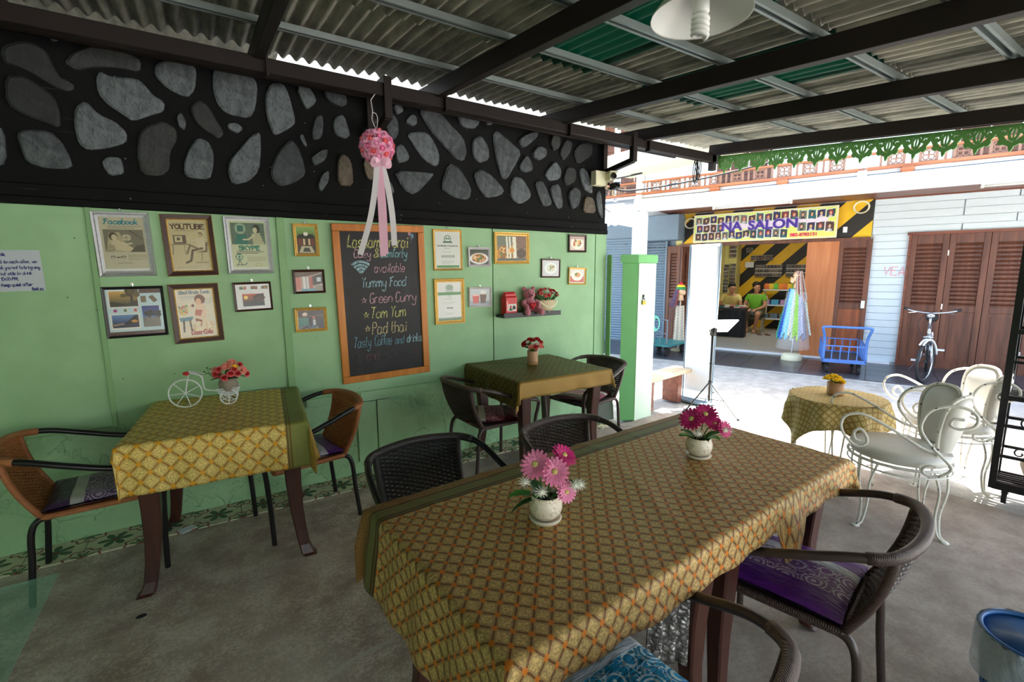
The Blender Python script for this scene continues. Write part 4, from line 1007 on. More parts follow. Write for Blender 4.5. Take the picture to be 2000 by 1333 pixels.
p.ell(.22, .27, .05, .025, SEPD).ell(.22, .265, .035, .018, (190, 186, 158)).ell(.44, .27, .05, .025, SEPD).ell(.44, .265, .035, .018, (190, 186, 158)).line([(.3, .265), (.37, .265)], .02, SEPD).lines(.55, .31, .95, .22, 7, SEPL, .008).lines(.3, .16, .7, .16, 1, SEPD).rect(0, 0, 1, .06, (222, 224, 222)).noise(6)
frame('silver framed vintage advert headed with teal script lettering, top left of the rows', (-.36, 1.668), .255, .356, 1.3, 'silver', .03, 0, p, True, beads=True)
# 2 vintage advert, brown and gold frame
w_, h_ = pw(.253, .357, .03, 0); p = vint(110, w_, h_, (198, 186, 142))
p.lines(.12, .925, .9, .925, 1, SEPD, .014).text('YOUTUBE', .07, .82, .085, (84, 58, 40), .034, .84).lines(.15, .785, .85, .785, 1, SEPD, .014)
p.rect(.1, .53, .42, .7, (96, 82, 62)).rect(.14, .56, .33, .68, (206, 194, 152)).rect(.19, .6, .27, .65, (96, 82, 62)).line([(.05, .52), (.5, .52)], .02, SEPD).line([(.08, .52), (.05, .32)], .015, SEPD).line([(.36, .52), (.36, .32)], .015, SEPD)
p.ell(.79, .71, .055, .045, (84, 64, 48)).ell(.78, .695, .05, .042, (190, 166, 124)).poly([(.68, .64), (.86, .66), (.93, .5), (.86, .42), (.66, .44)], (206, 196, 160)).line([(.7, .6), (.55, .6), (.44, .62)], .035, (206, 196, 160)).line([(.8, .44), (.55, .4), (.48, .2), (.36, .16)], .06, (92, 78, 60)).line([(.75, .42), (.5, .5), (.4, .34)], .05, (120, 104, 80)).poly([(.62, .36), (.92, .36), (.96, .56), (.9, .56), (.88, .4)], (110, 92, 66)).line([(.78, .36), (.76, .2)], .015, SEPD).line([(.6, .16), (.92, .16)], .015, SEPD).rect(.1, .06, .9, .12, (206, 196, 156)).lines(.12, .1, .88, .075, 2, SEPL, .008).rect(0, 0, 1, .03, (226, 222, 206)).noise(6)
frame('dark brown and gilt framed vintage advert of a man seated before a television', (-.056, 1.67), .253, .357, 1.8, 'brownframe', .032, 0, p, False, 'gold', True)
# 3 green tinted advert
w_, h_ = pw(.255, .354, .028, 0); p = vint(110, w_, h_, (196, 204, 164))
p.rect(.04, .52, .96, .96, (96, 118, 98)).ell(.3, .84, .15, .11, (150, 176, 146)).rect(.22, .78, .38, .9, (60, 110, 96)).poly([(.1, .52), (.2, .72), (.44, .72), (.5, .52)], (40, 116, 98)).ell(.74, .84, .1, .09, (52, 54, 44)).ell(.7, .81, .06, .06, (204, 198, 160)).poly([(.6, .74), (.82, .76), (.94, .52), (.62, .52)], (178, 180, 144)).line([(.66, .7), (.5, .62), (.36, .62)], .05, (204, 198, 160)).lines(.85, .9, .95, .6, 6, (50, 70, 60), .012)
p.text('SKYPE', .22, .4, .085, (44, 122, 96), .04, .56).lines(.14, .365, .9, .335, 2, SEPD, .012).ell(.2, .26, .1, .07, (44, 122, 96)).rect(.13, .22, .27, .3, (196, 204, 164)).rect(.17, .24, .23, .28, (44, 122, 96)).line([(.2, .19), (.14, .08)], .02, (50, 80, 64)).line([(.2, .19), (.27, .08)], .02, (50, 80, 64)).line([(.1, .1), (.35, .1), (.4, .14)], .02, (50, 80, 64)).lines(.42, .26, .92, .17, 6, SEPL, .008).ell(.72, .1, .1, .03, SEPL).ell(.72, .1, .085, .022, (196, 204, 164)).rect(0, 0, 1, .035, (222, 228, 216)).noise(6)
frame('silver framed green-tinted vintage advert, rightmost of the top three posters', (.253, 1.678), .255, .354, 1.1, 'silver', .028, 0, p, False, beads=True)
# 4 collage
w_, h_ = pw(.28, .291, .016, 0); p = vint(110, w_, h_, (196, 222, 230))
p.rect(0, 0, 1, .08, (84, 52, 40)).rect(.6, .9, 1, 1, (84, 52, 40)).rect(.04, .6, .58, .98, (236, 236, 232)).grad(.06, .62, .56, .96, (60, 62, 40), (226, 176, 96)).rect(.44, .66, .48, .92, (60, 44, 28)).speck(.3, .86, .56, .98, [(70, 60, 34), (96, 82, 40)], 14, 2, .05).poly([(.06, .62), (.56, .62), (.56, .76), (.36, .68), (.06, .74)], (56, 56, 40))
p.rect(.04, .13, .56, .47, (236, 236, 232)).grad(.06, .17, .54, .45, (24, 36, 66), (96, 146, 206)).poly([(.26, .24), (.54, .24), (.54, .44), (.46, .42), (.38, .34)], (24, 26, 30)).ell(.46, .3, .06, .03, (206, 150, 70)).line([(.06, .22), (.26, .25)], .03, (160, 140, 110)).rect(.62, .16, .94, .62, (110, 110, 104)).grad(.62, .38, .94, .62, (70, 110, 190), (22, 44, 128)).poly([(.62, .16), (.94, .16), (.94, .34), (.7, .4)], (128, 124, 116)).speck(.7, .42, .94, .5, [(30, 40, 36)], 8, 4, .05)
for x, c in ((.14, (150, 60, 140)), (.32, (96, 130, 96)), (.5, (196, 84, 84))): p.rect(x - .04, .5, x + .04, .58, (228, 226, 220)).rect(x - .03, .51, x + .03, .57, c)
p.rect(.62, .7, .72, .84, (120, 104, 70)).poly([(.76, .82), (.84, .86), (.93, .74), (.85, .69)], (110, 90, 62)).noise(5)
frame('black framed collage of sunset and beach postcards with stamps', (-.347, 1.288), .28, .291, .6, 'blackframe', .018, 0, p, True, depth=.014)
# 5 lady poster
w_, h_ = pw(.251, .354, .03, 0); p = vint(110, w_, h_, (232, 222, 198))
p.rect(0, 0, .05, 1, (240, 240, 238)).text('Ideal Brain Tonic', .1, .9, .07, (120, 136, 150), .026, .8).lines(.12, .84, .5, .78, 3, (170, 176, 190), .01).lines(.72, .8, .95, .7, 4, (170, 176, 190), .01)
p.ell(.62, .78, .14, .1, (120, 66, 44)).ell(.58, .73, .075, .075, (234, 186, 150)).poly([(.5, .66), (.7, .7), (.78, .52), (.7, .36), (.48, .4)], (240, 206, 176)).poly([(.48, .42), (.74, .4), (.96, .12), (.4, .14)], (238, 216, 180)).poly([(.48, .58), (.66, .56), (.6, .44), (.44, .46)], (196, 108, 84)).poly([(.44, .4), (.62, .36), (.6, .24), (.48, .26)], (150, 60, 50)).line([(.5, .62), (.36, .64), (.44, .7)], .045, (240, 204, 170)).ell(.42, .66, .04, .03, (110, 60, 44))
p.ell(.16, .56, .13, .09, (200, 200, 150)).speck(.05, .5, .28, .66, [(220, 120, 110), (240, 220, 120), (130, 160, 100)], 24, 3, .03).poly([(.03, .42), (.4, .44), (.36, .36), (.06, .34)], (90, 140, 160)).line([(.14, .36), (.12, .14)], .05, (80, 70, 60)).line([(.3, .36), (.32, .16)], .05, (110, 90, 70)).speck(.4, .14, .9, .3, [(226, 196, 150), (244, 228, 196)], 20, 5, .05)
p.text('Coca-Cola', .3, .07, .085, (176, 50, 44), .034, .56, .2).noise(4)
frame('brown and gilt framed vintage poster of a lady drinking at a small table', (-.057, 1.265), .251, .354, 1.5, 'brownframe', .032, 0, p, False, 'gold', True)
# 6 sunset on white mount
w_, h_ = pw(.217, .185, .014, 0); p = vint(100, w_, h_, (234, 234, 236))
p.grad(.18, .12, .82, .62, (26, 40, 40), (214, 84, 44)).ell(.28, .47, .06, .07, (255, 214, 90)).poly([(.18, .12), (.82, .12), (.82, .3), (.5, .33), (.18, .28)], (34, 48, 46)).speck(.45, .36, .82, .56, [(44, 34, 30), (70, 40, 30)], 22, 3, .04)
for x in (.12, .45, .76): p.rect(x, .8, x + .2, .92, (110, 120, 90)).speck(x + .03, .83, x + .17, .89, [(180, 60, 50), (60, 90, 60), (210, 190, 110)], 8, int(x * 90), .025)
frame('slim brown frame with red sunset photo and three stamps on white', (.252, 1.356), .217, .185, 1.5, 'brownframe', .014, 0, p.noise(4), True, depth=.012)
# 7-9 left column beside the chalkboard
w_, h_ = pw(.156, .214, .017, 0); p = vint(70, w_, h_, (70, 60, 40)); p.grad(0, .55, 1, 1, (90, 120, 60), (150, 190, 110)).poly([(.0, .55), (1, .55), (.86, .7), (.5, .74), (.14, .7)], (46, 52, 34)).ell(.5, .72, .12, .07, (240, 240, 220)).rect(.1, .3, .28, .55, (120, 60, 44)).rect(.34, .32, .44, .54, (216, 190, 150)).rect(.6, .32, .7, .54, (216, 180, 140)).rect(.74, .3, .92, .55, (110, 56, 44)).poly([(.1, .04), (.9, .04), (.75, .28), (.25, .28)], (190, 180, 150)).poly([(.3, .08), (.7, .08), (.62, .22), (.38, .22)], (60, 64, 50)).noise(8)
frame('small upright gilt frame with a green domed room, top of the column left of chalkboard', (.59, 1.721), .156, .214, 1.1, 'gold', .02, 0, p, True, beads=True)
w_, h_ = pw(.201, .16, .014, 0); p = vint(80, w_, h_, (190, 170, 160)); p.poly([(0, .7), (.5, .78), (1, .96), (1, 1), (0, 1)], (110, 90, 80)).rect(.0, .1, .2, .7, (206, 130, 120)).rect(.28, .1, .36, .76, (230, 230, 232)).rect(.4, .1, .48, .74, (220, 220, 226)).rect(.5, .1, .62, .72, (190, 110, 100)).poly([(.62, .3), (1, .4), (1, .9), (.62, .76)], (80, 80, 84)).rect(.78, .5, .92, .7, (216, 220, 226)).rect(.2, .02, .7, .14, (110, 170, 190)).rect(.7, 0, 1, .3, (150, 146, 140)).noise(8)
frame('dark brown frame with photo of a pink shutter house, middle of left column', (.592, 1.446), .201, .16, .9, 'brownframe', .016, 0, p, True)
w_, h_ = pw(.206, .165, .018, 0); p = vint(80, w_, h_, (54, 46, 46)); p.rect(.02, .2, .4, .6, (60, 130, 120)).ell(.28, .78, .09, .1, (226, 206, 190)).rect(.4, .15, .5, .6, (40, 30, 34)).rect(.56, .2, .66, .5, (200, 210, 214)).ell(.6, .6, .05, .06, (220, 130, 120)).rect(.75, .05, .98, .5, (34, 50, 66)).speck(.02, .02, .7, .2, [(80, 110, 130), (120, 130, 130), (40, 60, 70)], 24, 6, .05).line([(0, .66), (1, .72)], .03, (120, 90, 80)).noise(8)
frame('gilt frame with photo of a dark dining room, lowest of column left of chalkboard', (.588, 1.188), .206, .165, 0, 'gold', .02, 0, p, True, beads=True)
# 10, 11 certificates
w_, h_ = pw(.248, .318, .018, 0); p = vint(90, w_, h_, (226, 230, 224)); p.ell(.5, .8, .14, .1, (70, 110, 80)).ell(.5, .8, .11, .08, (226, 230, 224)).ell(.46, .81, .035, .025, (70, 110, 80)).ell(.54, .81, .035, .025, (70, 110, 80)).poly([(.34, .74), (.66, .74), (.7, .7), (.3, .7)], (70, 110, 80)).text('Certificate of Excellence', .1, .6, .035, (90, 96, 92), .014, .8).lines(.36, .55, .64, .55, 1, (120, 124, 120), .012).lines(.3, .45, .7, .45, 1, (150, 152, 150), .01)
for k in range(5): p.ell(.28 + k * .11, .33, .045, .035, (70, 110, 80)).ell(.28 + k * .11, .33, .025, .02, (226, 230, 224))
p.lines(.25, .2, .75, .13, 3, (160, 164, 160), .01).rect(.04, .02, .96, .08, (84, 150, 84))
frame('slim gilt framed green-and-white certificate right of the chalkboard top', (1.625, 1.676), .248, .318, .7, 'gold', .018, 0, p, True, depth=.014)
w_, h_ = pw(.263, .364, .028, 0); p = vint(90, w_, h_, (228, 230, 226)); p.rect(.0, .66, 1, .74, (70, 140, 70)).rect(.34, .74, .66, .84, (196, 204, 196)).ell(.5, .86, .16, .07, (150, 170, 150)).rect(.4, .6, .6, .66, (210, 214, 210)).lines(.3, .56, .7, .56, 1, (120, 130, 120), .012).lines(.2, .48, .8, .44, 2, (170, 174, 170), .01).text('Average', .38, .32, .035, (60, 64, 60), .016, .24).lines(.3, .2, .7, .16, 2, (170, 174, 170), .01).rect(0, .0, 1, .06, (60, 120, 80)).rect(.0, .07, 1, .085, (60, 120, 80))
frame('wide beaded gilt frame with green-banded certificate, below the slim gilt one', (1.63, 1.273), .263, .364, .3, 'gold', .03, 0, p, False, beads=True)
# 12, 13 white frames
w_, h_ = pw(.207, .159, .018, 0); p = vint(80, w_, h_, (70, 74, 66)); p.ell(.5, .4, .5, .36, (236, 236, 232)).ell(.5, .42, .38, .28, (196, 130, 76)).speck(.18, .25, .8, .62, [(226, 170, 110), (150, 80, 50), (90, 130, 60), (240, 210, 160)], 46, 8, .05).rect(0, .85, 1, 1, (50, 60, 50)).noise(6)
frame('white frame with photo of a noodle dish on white plate', (1.905, 1.626), .207, .159, .7, 'whiteframe', .018, 0, p, True, beads=True)
w_, h_ = pw(.214, .164, .018, 0); p = vint(80, w_, h_, (196, 204, 206)); p.rect(0, 0, 1, .24, (150, 160, 170)).poly([(.14, .1), (.42, .1), (.46, .62), (.1, .62)], (206, 66, 56)).rect(.12, .56, .44, .66, (240, 180, 170)).poly([(.52, .1), (.78, .1), (.84, .74), (.48, .74)], (96, 58, 40)).rect(.5, .66, .82, .78, (230, 220, 206)).ell(.66, .84, .16, .08, (226, 230, 232)).noise(5)
frame('white frame with photo of red and brown iced drinks', (1.909, 1.298), .214, .164, -.7, 'whiteframe', .018, 0, p, True, beads=True)
# 14-17 over the shelf
w_, h_ = pw(.358, .267, .03, 0); p = vint(100, w_, h_, (150, 120, 96)); p.rect(0, .6, .5, 1, (120, 126, 110)).rect(.55, .5, 1, 1, (130, 96, 80)).rect(.02, .05, .3, .4, (190, 120, 60)).speck(.02, .05, .6, .5, [(206, 140, 60), (160, 90, 40), (120, 130, 70), (226, 190, 120)], 40, 4, .06)
for x in (.32, .42, .54, .6): p.poly([(x, .1), (x + .06, .1), (x + .04, .95), (x - .02, .95)], (238, 234, 214))
p.ell(.82, .3, .16, .2, (90, 70, 60)).rect(0, 0, 1, .08, (90, 100, 110)).ell(.5, .42, .08, .1, (230, 150, 60)).noise(8)
frame('large wide gilt frame with orange food photo, left above the shelf', (2.226, 1.704), .358, .267, .6, 'gold', .03, 0, p, False, beads=True)
w_, h_ = pw(.216, .169, .014, .014); p = vint(70, w_, h_, (214, 222, 224)); p.ell(.5, .5, .44, .44, (240, 244, 244)).ell(.52, .52, .3, .3, (216, 226, 210)).speck(.3, .35, .74, .7, [(90, 150, 80), (190, 90, 60), (236, 226, 190)], 16, 2, .04)
frame('brown frame with photo of white plate, nearest above flower basket', (2.645, 1.534), .216, .169, -.9, 'brownframe', .014, .01, p, True, depth=.014)
w_, h_ = pw(.216, .165, .02, 0); p = vint(70, w_, h_, (216, 196, 184)); p.ell(.5, .5, .42, .42, (238, 232, 224)).speck(.25, .3, .75, .7, [(226, 150, 60), (180, 70, 50), (130, 150, 70), (240, 210, 150)], 26, 5, .06).rect(0, .8, 1, 1, (190, 160, 150)).noise(5)
frame('dark brown frame with photo of breakfast dish, uppermost right of the wall', (2.956, 1.764), .216, .165, .5, 'brownframe', .02, 0, p)
w_, h_ = pw(.214, .16, .016, .008); p = vint(70, w_, h_, (196, 90, 76)); p.rect(0, .5, 1, 1, (226, 222, 214)).ell(.5, .52, .4, .4, (240, 236, 226)).ell(.52, .6, .22, .2, (214, 150, 90)).ell(.42, .66, .1, .1, (90, 130, 70)).noise(5)
frame('gilt and brown frame with photo of white bowl on red, lower of right pair', (2.96, 1.461), .214, .16, -1.6, 'gold', .016, .006, p, True)
# paper notice
p = Pic(.27, .21, 120, (196, 204, 214))
for i, (tx, x, y) in enumerate([('Dear friends,', .12, .86), ('Please respect to each other, we', .02, .68), ('would like to ask you not to bring any', .0, .54), ('food from out side to drink', .06, .4), ('Close at 10:00 PM.', .1, .27), ('and please keep quiet after', .04, .13), ('thank you', .74, .02)]):
    p.text(tx, x + .06, y, .075, (40, 44, 120), .011, min(.0265 * len(tx), .9 - x), .1)
o = inst('paper_notice', p.mesh(M['print']), None, (-.845, YW - .004, 1.522), (0, radians(-1), 0)); so_ = o.modifiers.new('thick', 'SOLIDIFY'); so_.thickness = .001
tag(o, 'white paper notice handwritten in blue pen taped on green wall', 'notice')

# ------------------------------------------------------------------ chalkboard
t = thing('chalkboard', 'tall chalkboard menu in an orange pine frame hanging on green wall', 'chalkboard', (1.095, YW - .004, 1.28)); t.rotation_euler = (radians(1.0), radians(-1.2), 0)
bw, bh, fb = .667, 1.128, .05
for nm, c_, d_ in [('frame_rail', (0, 0, bh / 2 - fb / 2), (bw, .026, fb)), ('frame_rail', (0, 0, -bh / 2 + fb / 2), (bw, .026, fb)), ('frame_stile', (-bw / 2 + fb / 2, 0, 0), (fb, .026, bh - 2 * fb)), ('frame_stile', (bw / 2 - fb / 2, 0, 0), (fb, .026, bh - 2 * fb))]:
    bevel(MB().box((0, -.013, 0), d_).obj(nm, M['orangeframe'], t, loc=c_), .004, 2)
def slateboard():
    g = G('chalkboard_slate'); v = g.coord(); n = g.noise(v, 3.2, 6, .65); sm = g.noise(g.coord('Object', (3, 1, 1.2)), 3, 4).ss(.5, .75)
    c = g.mix(n, L(20, 20, 24), L(34, 34, 38)); return g.out(g.mix(sm * .35, c, L(66, 66, 72)), .55)
MB().box((0, -.007, 0), (bw - 2 * fb + .01, .012, bh - 2 * fb + .01)).obj('slate', slateboard(), t)
def chalk(name, col, dim=1.0):
    g = G(name); n = g.noise(g.coord(), 160, 3, .7); return g.out(g.mix(n.ss(.34, .62), L(34, 34, 38), scale3(col, dim)), .9)
CK = {'yellow': chalk('yellow_chalk', L(232, 230, 150)), 'pink': chalk('pink_chalk', L(228, 182, 202)), 'blue': chalk('blue_chalk', L(180, 218, 230)), 'white': chalk('white_chalk', L(224, 226, 224)), 'teal': chalk('teal_chalk', L(150, 212, 216)), 'cream': chalk('cream_chalk', L(236, 216, 170)), 'dim': chalk('faded_pink_chalk', L(150, 104, 124), .8), 'dimblue': chalk('faded_blue_chalk', L(130, 176, 196)), 'dimgrey': chalk('smeared_chalk', L(110, 110, 116), .6)}
def chalkline(txt, x, z, h, width, col, wd=.008, slant=.12, slope=0, name='chalk_lettering'):
    mb = MB()
    for st in strokes(txt, x, z, h, slant, width=width, slope=slope, sp=1.15):
        mb.strip([(a, -.0135, b) for a, b in st], wd * .82, .0012)
    return mb.obj(name, CK[col], t)
chalkline('Lassamerrorai', -.235, .403, .085, .435, 'yellow', .0105, .1)
chalkline('Cozy', -.195, .333, .055, .115, 'pink', .0085); chalkline('&', -.05, .336, .055, .03, 'yellow', .0085); chalkline('comforty', -.005, .333, .06, .195, 'teal', .0085, .15)
mb = MB()
for r in (.022, .045, .068, .092): mb.strip([(-.152 + r * cos(a), -.0135, .212 + r * sin(a)) for a in np.linspace(radians(48), radians(132), 12)], .017 if r > .03 else .02, .0012)
mb.obj('chalk_symbol', CK['blue'], t)
chalkline('available', -.058, .226, .065, .225, 'pink', .0075, .15)
chalkline('Yummy Food', -.155, .122, .07, .325, 'blue', .0085, .12)
def star(x, z, r, col):
    pts = [(x + r * cos(pi / 2 + k * 4 * pi / 5), -.0135, z + r * sin(pi / 2 + k * 4 * pi / 5)) for k in range(6)]; MB().strip(pts, .0065, .0012).obj('chalk_star', CK[col], t)
star(-.145, .027, .022, 'pink'); star(-.136, -.078, .022, 'yellow'); star(-.132, -.179, .022, 'cream')
chalkline('Green Curry', -.104, .006, .07, .35, 'pink', .0085); chalkline('Tom Yum', -.108, -.106, .08, .265, 'yellow', .0085, .16); chalkline('Pad thai', -.1, -.223, .085, .255, 'cream', .009, .1)
chalkline('Tasty', -.242, -.31, .075, .122, 'dimblue', .0075, .15); chalkline('Coffee', -.088, -.31, .075, .125, 'dimblue', .0075, .1); chalkline('and', .068, -.312, .06, .064, 'dimblue', .007); chalkline('drinks', .16, -.31, .065, .118, 'blue', .0075, .12)
chalkline('and', -.155, -.41, .065, .085, 'dim', .0075, .1); chalkline('more', -.03, -.41, .055, .14, 'dimgrey', .0065, .1)
for fx, fz, cc in ((-.231, -.366, 'dimgrey'), (.223, -.385, 'dim')):
    mb = MB()
    for k in range(5): 
        a = k * 2 * pi / 5; mb.strip([(fx + .013 * cos(a) + .009 * cos(b), -.0135, fz + .013 * sin(a) + .009 * sin(b)) for b in np.linspace(0, 2 * pi, 8)], .003, .001)
    mb.strip([(fx, -.0135, fz - .02), (fx + .006, -.0135, fz - .07)], .003, .001); mb.obj('chalk_flower', CK[cc], t)
for k, (bx, bz, cc) in enumerate([(.222, .505, 'pink'), (.243, .488, 'dimblue')]):
    mb = MB(); mb.ball((bx, -.0135, bz), .014, 10, 6, sc=(.8, .08, 1.2)); mb.strip([(bx, -.0135, bz - .017), (.233, -.0135, .455), (.231, -.0135, .43)], .0025, .001); mb.obj('chalk_balloon', CK[cc], t)
# ------------------------------------------------------------------ shelf with things
t = thing('wall_shelf', 'short black floating shelf on the green wall above corner table', 'shelf', (2.365, W - .014, 1.12))
bevel(MB().box((0, -.065, .012), (.60, .13, .024)).obj('board', M['blackframe'], t), .002, 1); MB().box((0, -.132, .02), (.60, .008, .04)).obj('lip', M['blackframe'], t)
ZS = 1.145
M['redpack'] = plain('red_foil_pack', L(206, 20, 30), .28, var=.15)
t = thing('coffee_pack', 'red foil coffee pack standing on left of the black shelf', 'package', (2.155, W - .085, ZS), radians(3))
mb = MB(); mb.box((0, 0, .075), (.12, .075, .15)).box((0, 0, .165), (.12, .05, .03), None, 0, .9).box((0, .0, .185), (.115, .012, .012)); bevel(mb.obj('pack', M['redpack'], t), .008, 2)
p = Pic(.085, .06, 50, (236, 230, 222)); p.poly([(.1, .1), (.5, .1), (.4, .5), (.15, .45)], (40, 90, 60)).poly([(.5, .2), (.95, .3), (.8, .8), (.55, .7)], (40, 40, 44)).ell(.3, .6, .12, .2, (200, 60, 50)); inst('label_panel', p.mesh(M['print']), t, (.005, -.0395, .06))
p = Pic(.02, .1, 20, (226, 40, 44)); p.rect(.3, .1, .7, .9, (240, 200, 190)); inst('label_strip', p.mesh(M['print']), t, (-.048, -.0395, .075))
def fuzzy(name, a):
    g = G(name); n = g.noise(g.coord(), 70, 4, .7); g.bump(n, .8, .006); g.p.inputs['Sheen Weight'].default_value = .6; return g.out(g.mix(n, scale3(a, .7), scale3(a, 1.15)), .9)
M['plush'] = fuzzy('dusty_pink_plush', L(196, 112, 128)); M['eye'] = plain('black_bead', L(14, 12, 12), .2)
t = thing('teddy_bear', 'dusty pink plush teddy bear holding red heart on black shelf', 'soft toy', (2.375, W - .075, ZS), radians(-12))
MB().ball((0, 0, .07), .058, 14, 10, sc=(1, .9, 1.15)).obj('body', M['plush'], t, True)
hd = MB().ball((-.01, -.01, .165), .052, 14, 10, sc=(1.05, .95, .95)).ball((-.01, -.055, .152), .024, 10, 7).obj('head', M['plush'], t, True)
for s in (-1, 1):
    MB().ball((-.01 + s * .042, 0, .212), .02, 10, 7, sc=(1, .6, 1)).obj('ear', M['plush'], t, True)
    MB().tube(catmull([(s * .045, -.01, .11), (s * .075, -.03, .085), (s * .055, -.065, .06)], 4), .02, 8, rad=[.019] * 8 + [.021]).ball((s * .055, -.067, .058), .022, 8, 6).obj('arm', M['plush'], t, True)
    MB().tube(catmull([(s * .03, -.02, .03), (s * .055, -.075, .02), (s * .065, -.105, .018)], 4), .022, 8).ball((s * .066, -.11, .016), .03, 9, 7, sc=(1, .8, 1)).obj('leg', M['plush'], t, True)
    MB().ball((-.01 + s * .02, -.054, .178), .0055, 6, 5).obj('eye', M['eye'], hd)
MB().ball((-.01, -.078, .157), .008, 7, 5).obj('nose', M['eye'], hd)
MB().ball((-.008, -.062, .075), .02, 8, 6).ball((.018, -.062, .075), .02, 8, 6).ball((.005, -.06, .06), .02, 8, 6).obj('heart', M['redpetal'], t, True)
t = thing('flower_basket', 'cream wicker basket filled with small red and pink roses on black shelf', 'flower basket', (2.545, W - .075, ZS))
M['wicker'] = plain('cream_wicker', L(214, 196, 160), .7, bump=.5)
mb = MB(); mb.lathe([(0, 0), (.055, 0), (.062, .03), (.085, .11), (.08, .112), (0, .105)], 22)
for k in range(9): mb.tube([((.056 + k * .0034) * cos(a) * 1.02, (.056 + k * .0034) * .8 * sin(a), .01 + k * .0125) for a in np.linspace(0, 2 * pi, 23)[:-1]], .006, 5, closed=True)
mb.obj('basket', M['wicker'], t, True).scale = (1.25, .75, .95)
MB().strip(catmull([(-.1, -.055, .1), (-.05, -.075, .06), (0, -.078, .05), (.05, -.075, .06), (.1, -.05, .105)], 4), .012, .002).tube(catmull([(0, -.078, .05), (-.03, -.09, .03), (-.012, -.085, .0)], 4), .003, 4).obj('raffia_bow', M['cream'], t)
rg = random.Random(5); rb = rose([M['peach'], M['coral']], .021); rc = rose([M['coral'], M['redpetal']], .021)
for k in range(44):
    a = rg.random() * 2 * pi; q = sqrt(rg.random()); x, y = .125 * q * cos(a), .055 * q * sin(a) - .012; z = .115 + .09 * sqrt(max(0, 1 - q * q * .92))
    inst('rose', [rb, r_small, rc, r_white][k % 4], t, (x, y, z), facing((x * 5, y * 6 - .25, .6)).to_euler(), .75 + .3 * rg.random())
for k in range(18):
    a = k * .5; leafblade(t, (.08 * cos(a), .04 * sin(a), .1), (.14 * cos(a), .065 * sin(a) - .01, .12 + .06 * rg.random()), .012, 'leafdark' if k % 2 else 'leaf')
# ------------------------------------------------------------------ hanging rose ball with ribbons
M['satin'] = plain('white_satin_ribbon', L(226, 222, 226), .35, var=.05); M['pinksatin'] = plain('pink_satin_ribbon', L(236, 186, 208), .35, var=.06)
BC = Vector((.966, 3.02, 2.275)); t = thing('rose_ball', 'pink rose pomander ball with trailing ribbons hanging from the black beam', 'hanging decoration', BC)
MB().ball((0, 0, 0), .085, 14, 10).obj('core', M['lilac'], t, True)
M['palepink'] = plain('pale_pink_petals', L(252, 206, 226), .55, var=.08); rl1 = rose([M['palepink'], M['pinkpetal']], .034); rl2 = rose([M['palepink'], M['lilac']], .034); rl3 = rose([M['lilac'], M['coral']], .034)
for k in range(58):
    z = 1 - 2 * (k + .5) / 58; a = k * 2.39996; d = Vector((sqrt(1 - z * z) * cos(a), sqrt(1 - z * z) * sin(a), z))
    inst('rose', (rl1, rl2, rl3)[(k * 7) % 3], t, d * .08, facing(d).to_euler(), 1.0)
MB().tube(catmull([(.0, 0, .1), (-.02, .01, .16), (-.012, .02, .21), (-.016, .03, .28)], 5), .0025, 5).tube(catmull([(.0, 0, .1), (.015, .01, .16), (.01, .02, .2), (-.012, .02, .205)], 5), .0025, 5).tube([(-.016, .03, .28), (.02, .05, .33)], .0025, 5).obj('hanging_cord', M['satin'], t)
def ribbon(pts, wd, mat, name='ribbon'):
    mb = MB(); mb.strip(catmull(pts, 6), wd, .001, (-.35, -1, 0)); return mb.obj(name, M[mat], t)
ribbon([(-.02, -.05, -.1), (-.04, -.05, -.26), (-.075, -.03, -.45), (-.14, -.01, -.66)], .034, 'satin'); ribbon([(-.02, -.05, -.1), (-.012, -.06, -.35), (-.008, -.05, -.67)], .036, 'pinksatin'); ribbon([(-.005, -.052, -.1), (.012, -.05, -.35), (.012, -.05, -.655)], .026, 'pinksatin')
ribbon([(.005, -.05, -.1), (.04, -.05, -.24), (.066, -.04, -.42), (.075, -.03, -.6)], .036, 'satin')
for pts in ([(0, -.05, -.1), (.04, -.07, -.085), (.05, -.06, -.12), (.01, -.06, -.11)], [(0, -.05, -.1), (-.04, -.07, -.09), (-.045, -.05, -.12), (-.01, -.06, -.11)], [(0, -.055, -.1), (.03, -.075, -.11), (.05, -.06, -.13)]): ribbon(pts, .03, 'pinksatin', 'bow_loop')
# ------------------------------------------------------------------ pendant lamp
LP = Vector((1.37, 1.02, 2.30)); t = thing('pendant_lamp', 'white conical metal pendant lamp with spiral bulb under the roof', 'lamp', LP)
M['enamel'] = plain('white_enamel', L(222, 224, 220), .35, var=.04)
MB().lathe([(.022, .115), (.03, .11), (.06, .085), (.13, .02), (.15, -.005), (.152, -.012), (.148, -.008), (.128, .016), (.058, .08), (.022, .105)], 32).obj('shade', M['enamel'], t, True)
MB().lathe([(0, .16), (.02, .16), (.024, .12), (.022, .06), (0, .055)], 14).obj('socket', M['blackmetal'], t, True)
MB().lathe([(.0, .06), (.02, .058), (.024, .03), (.026, .0), (.02, -.004), (0, -.004)], 14).obj('bulb_base', M['enamel'], t, True)
hel = [(.021 * cos(a), .021 * sin(a), -.008 - .062 * a / (8 * pi)) for a in np.linspace(0, 8 * pi, 80)]
MB().tube(hel, .0078, 7).obj('spiral_bulb', M['enamel'], t, True)
MB().tube([(0, 0, .16), (0, 0, .31)], .005, 6).box((0, 0, .30), (.06, .06, .02)).obj('drop_rod', M['blackmetal'], t)
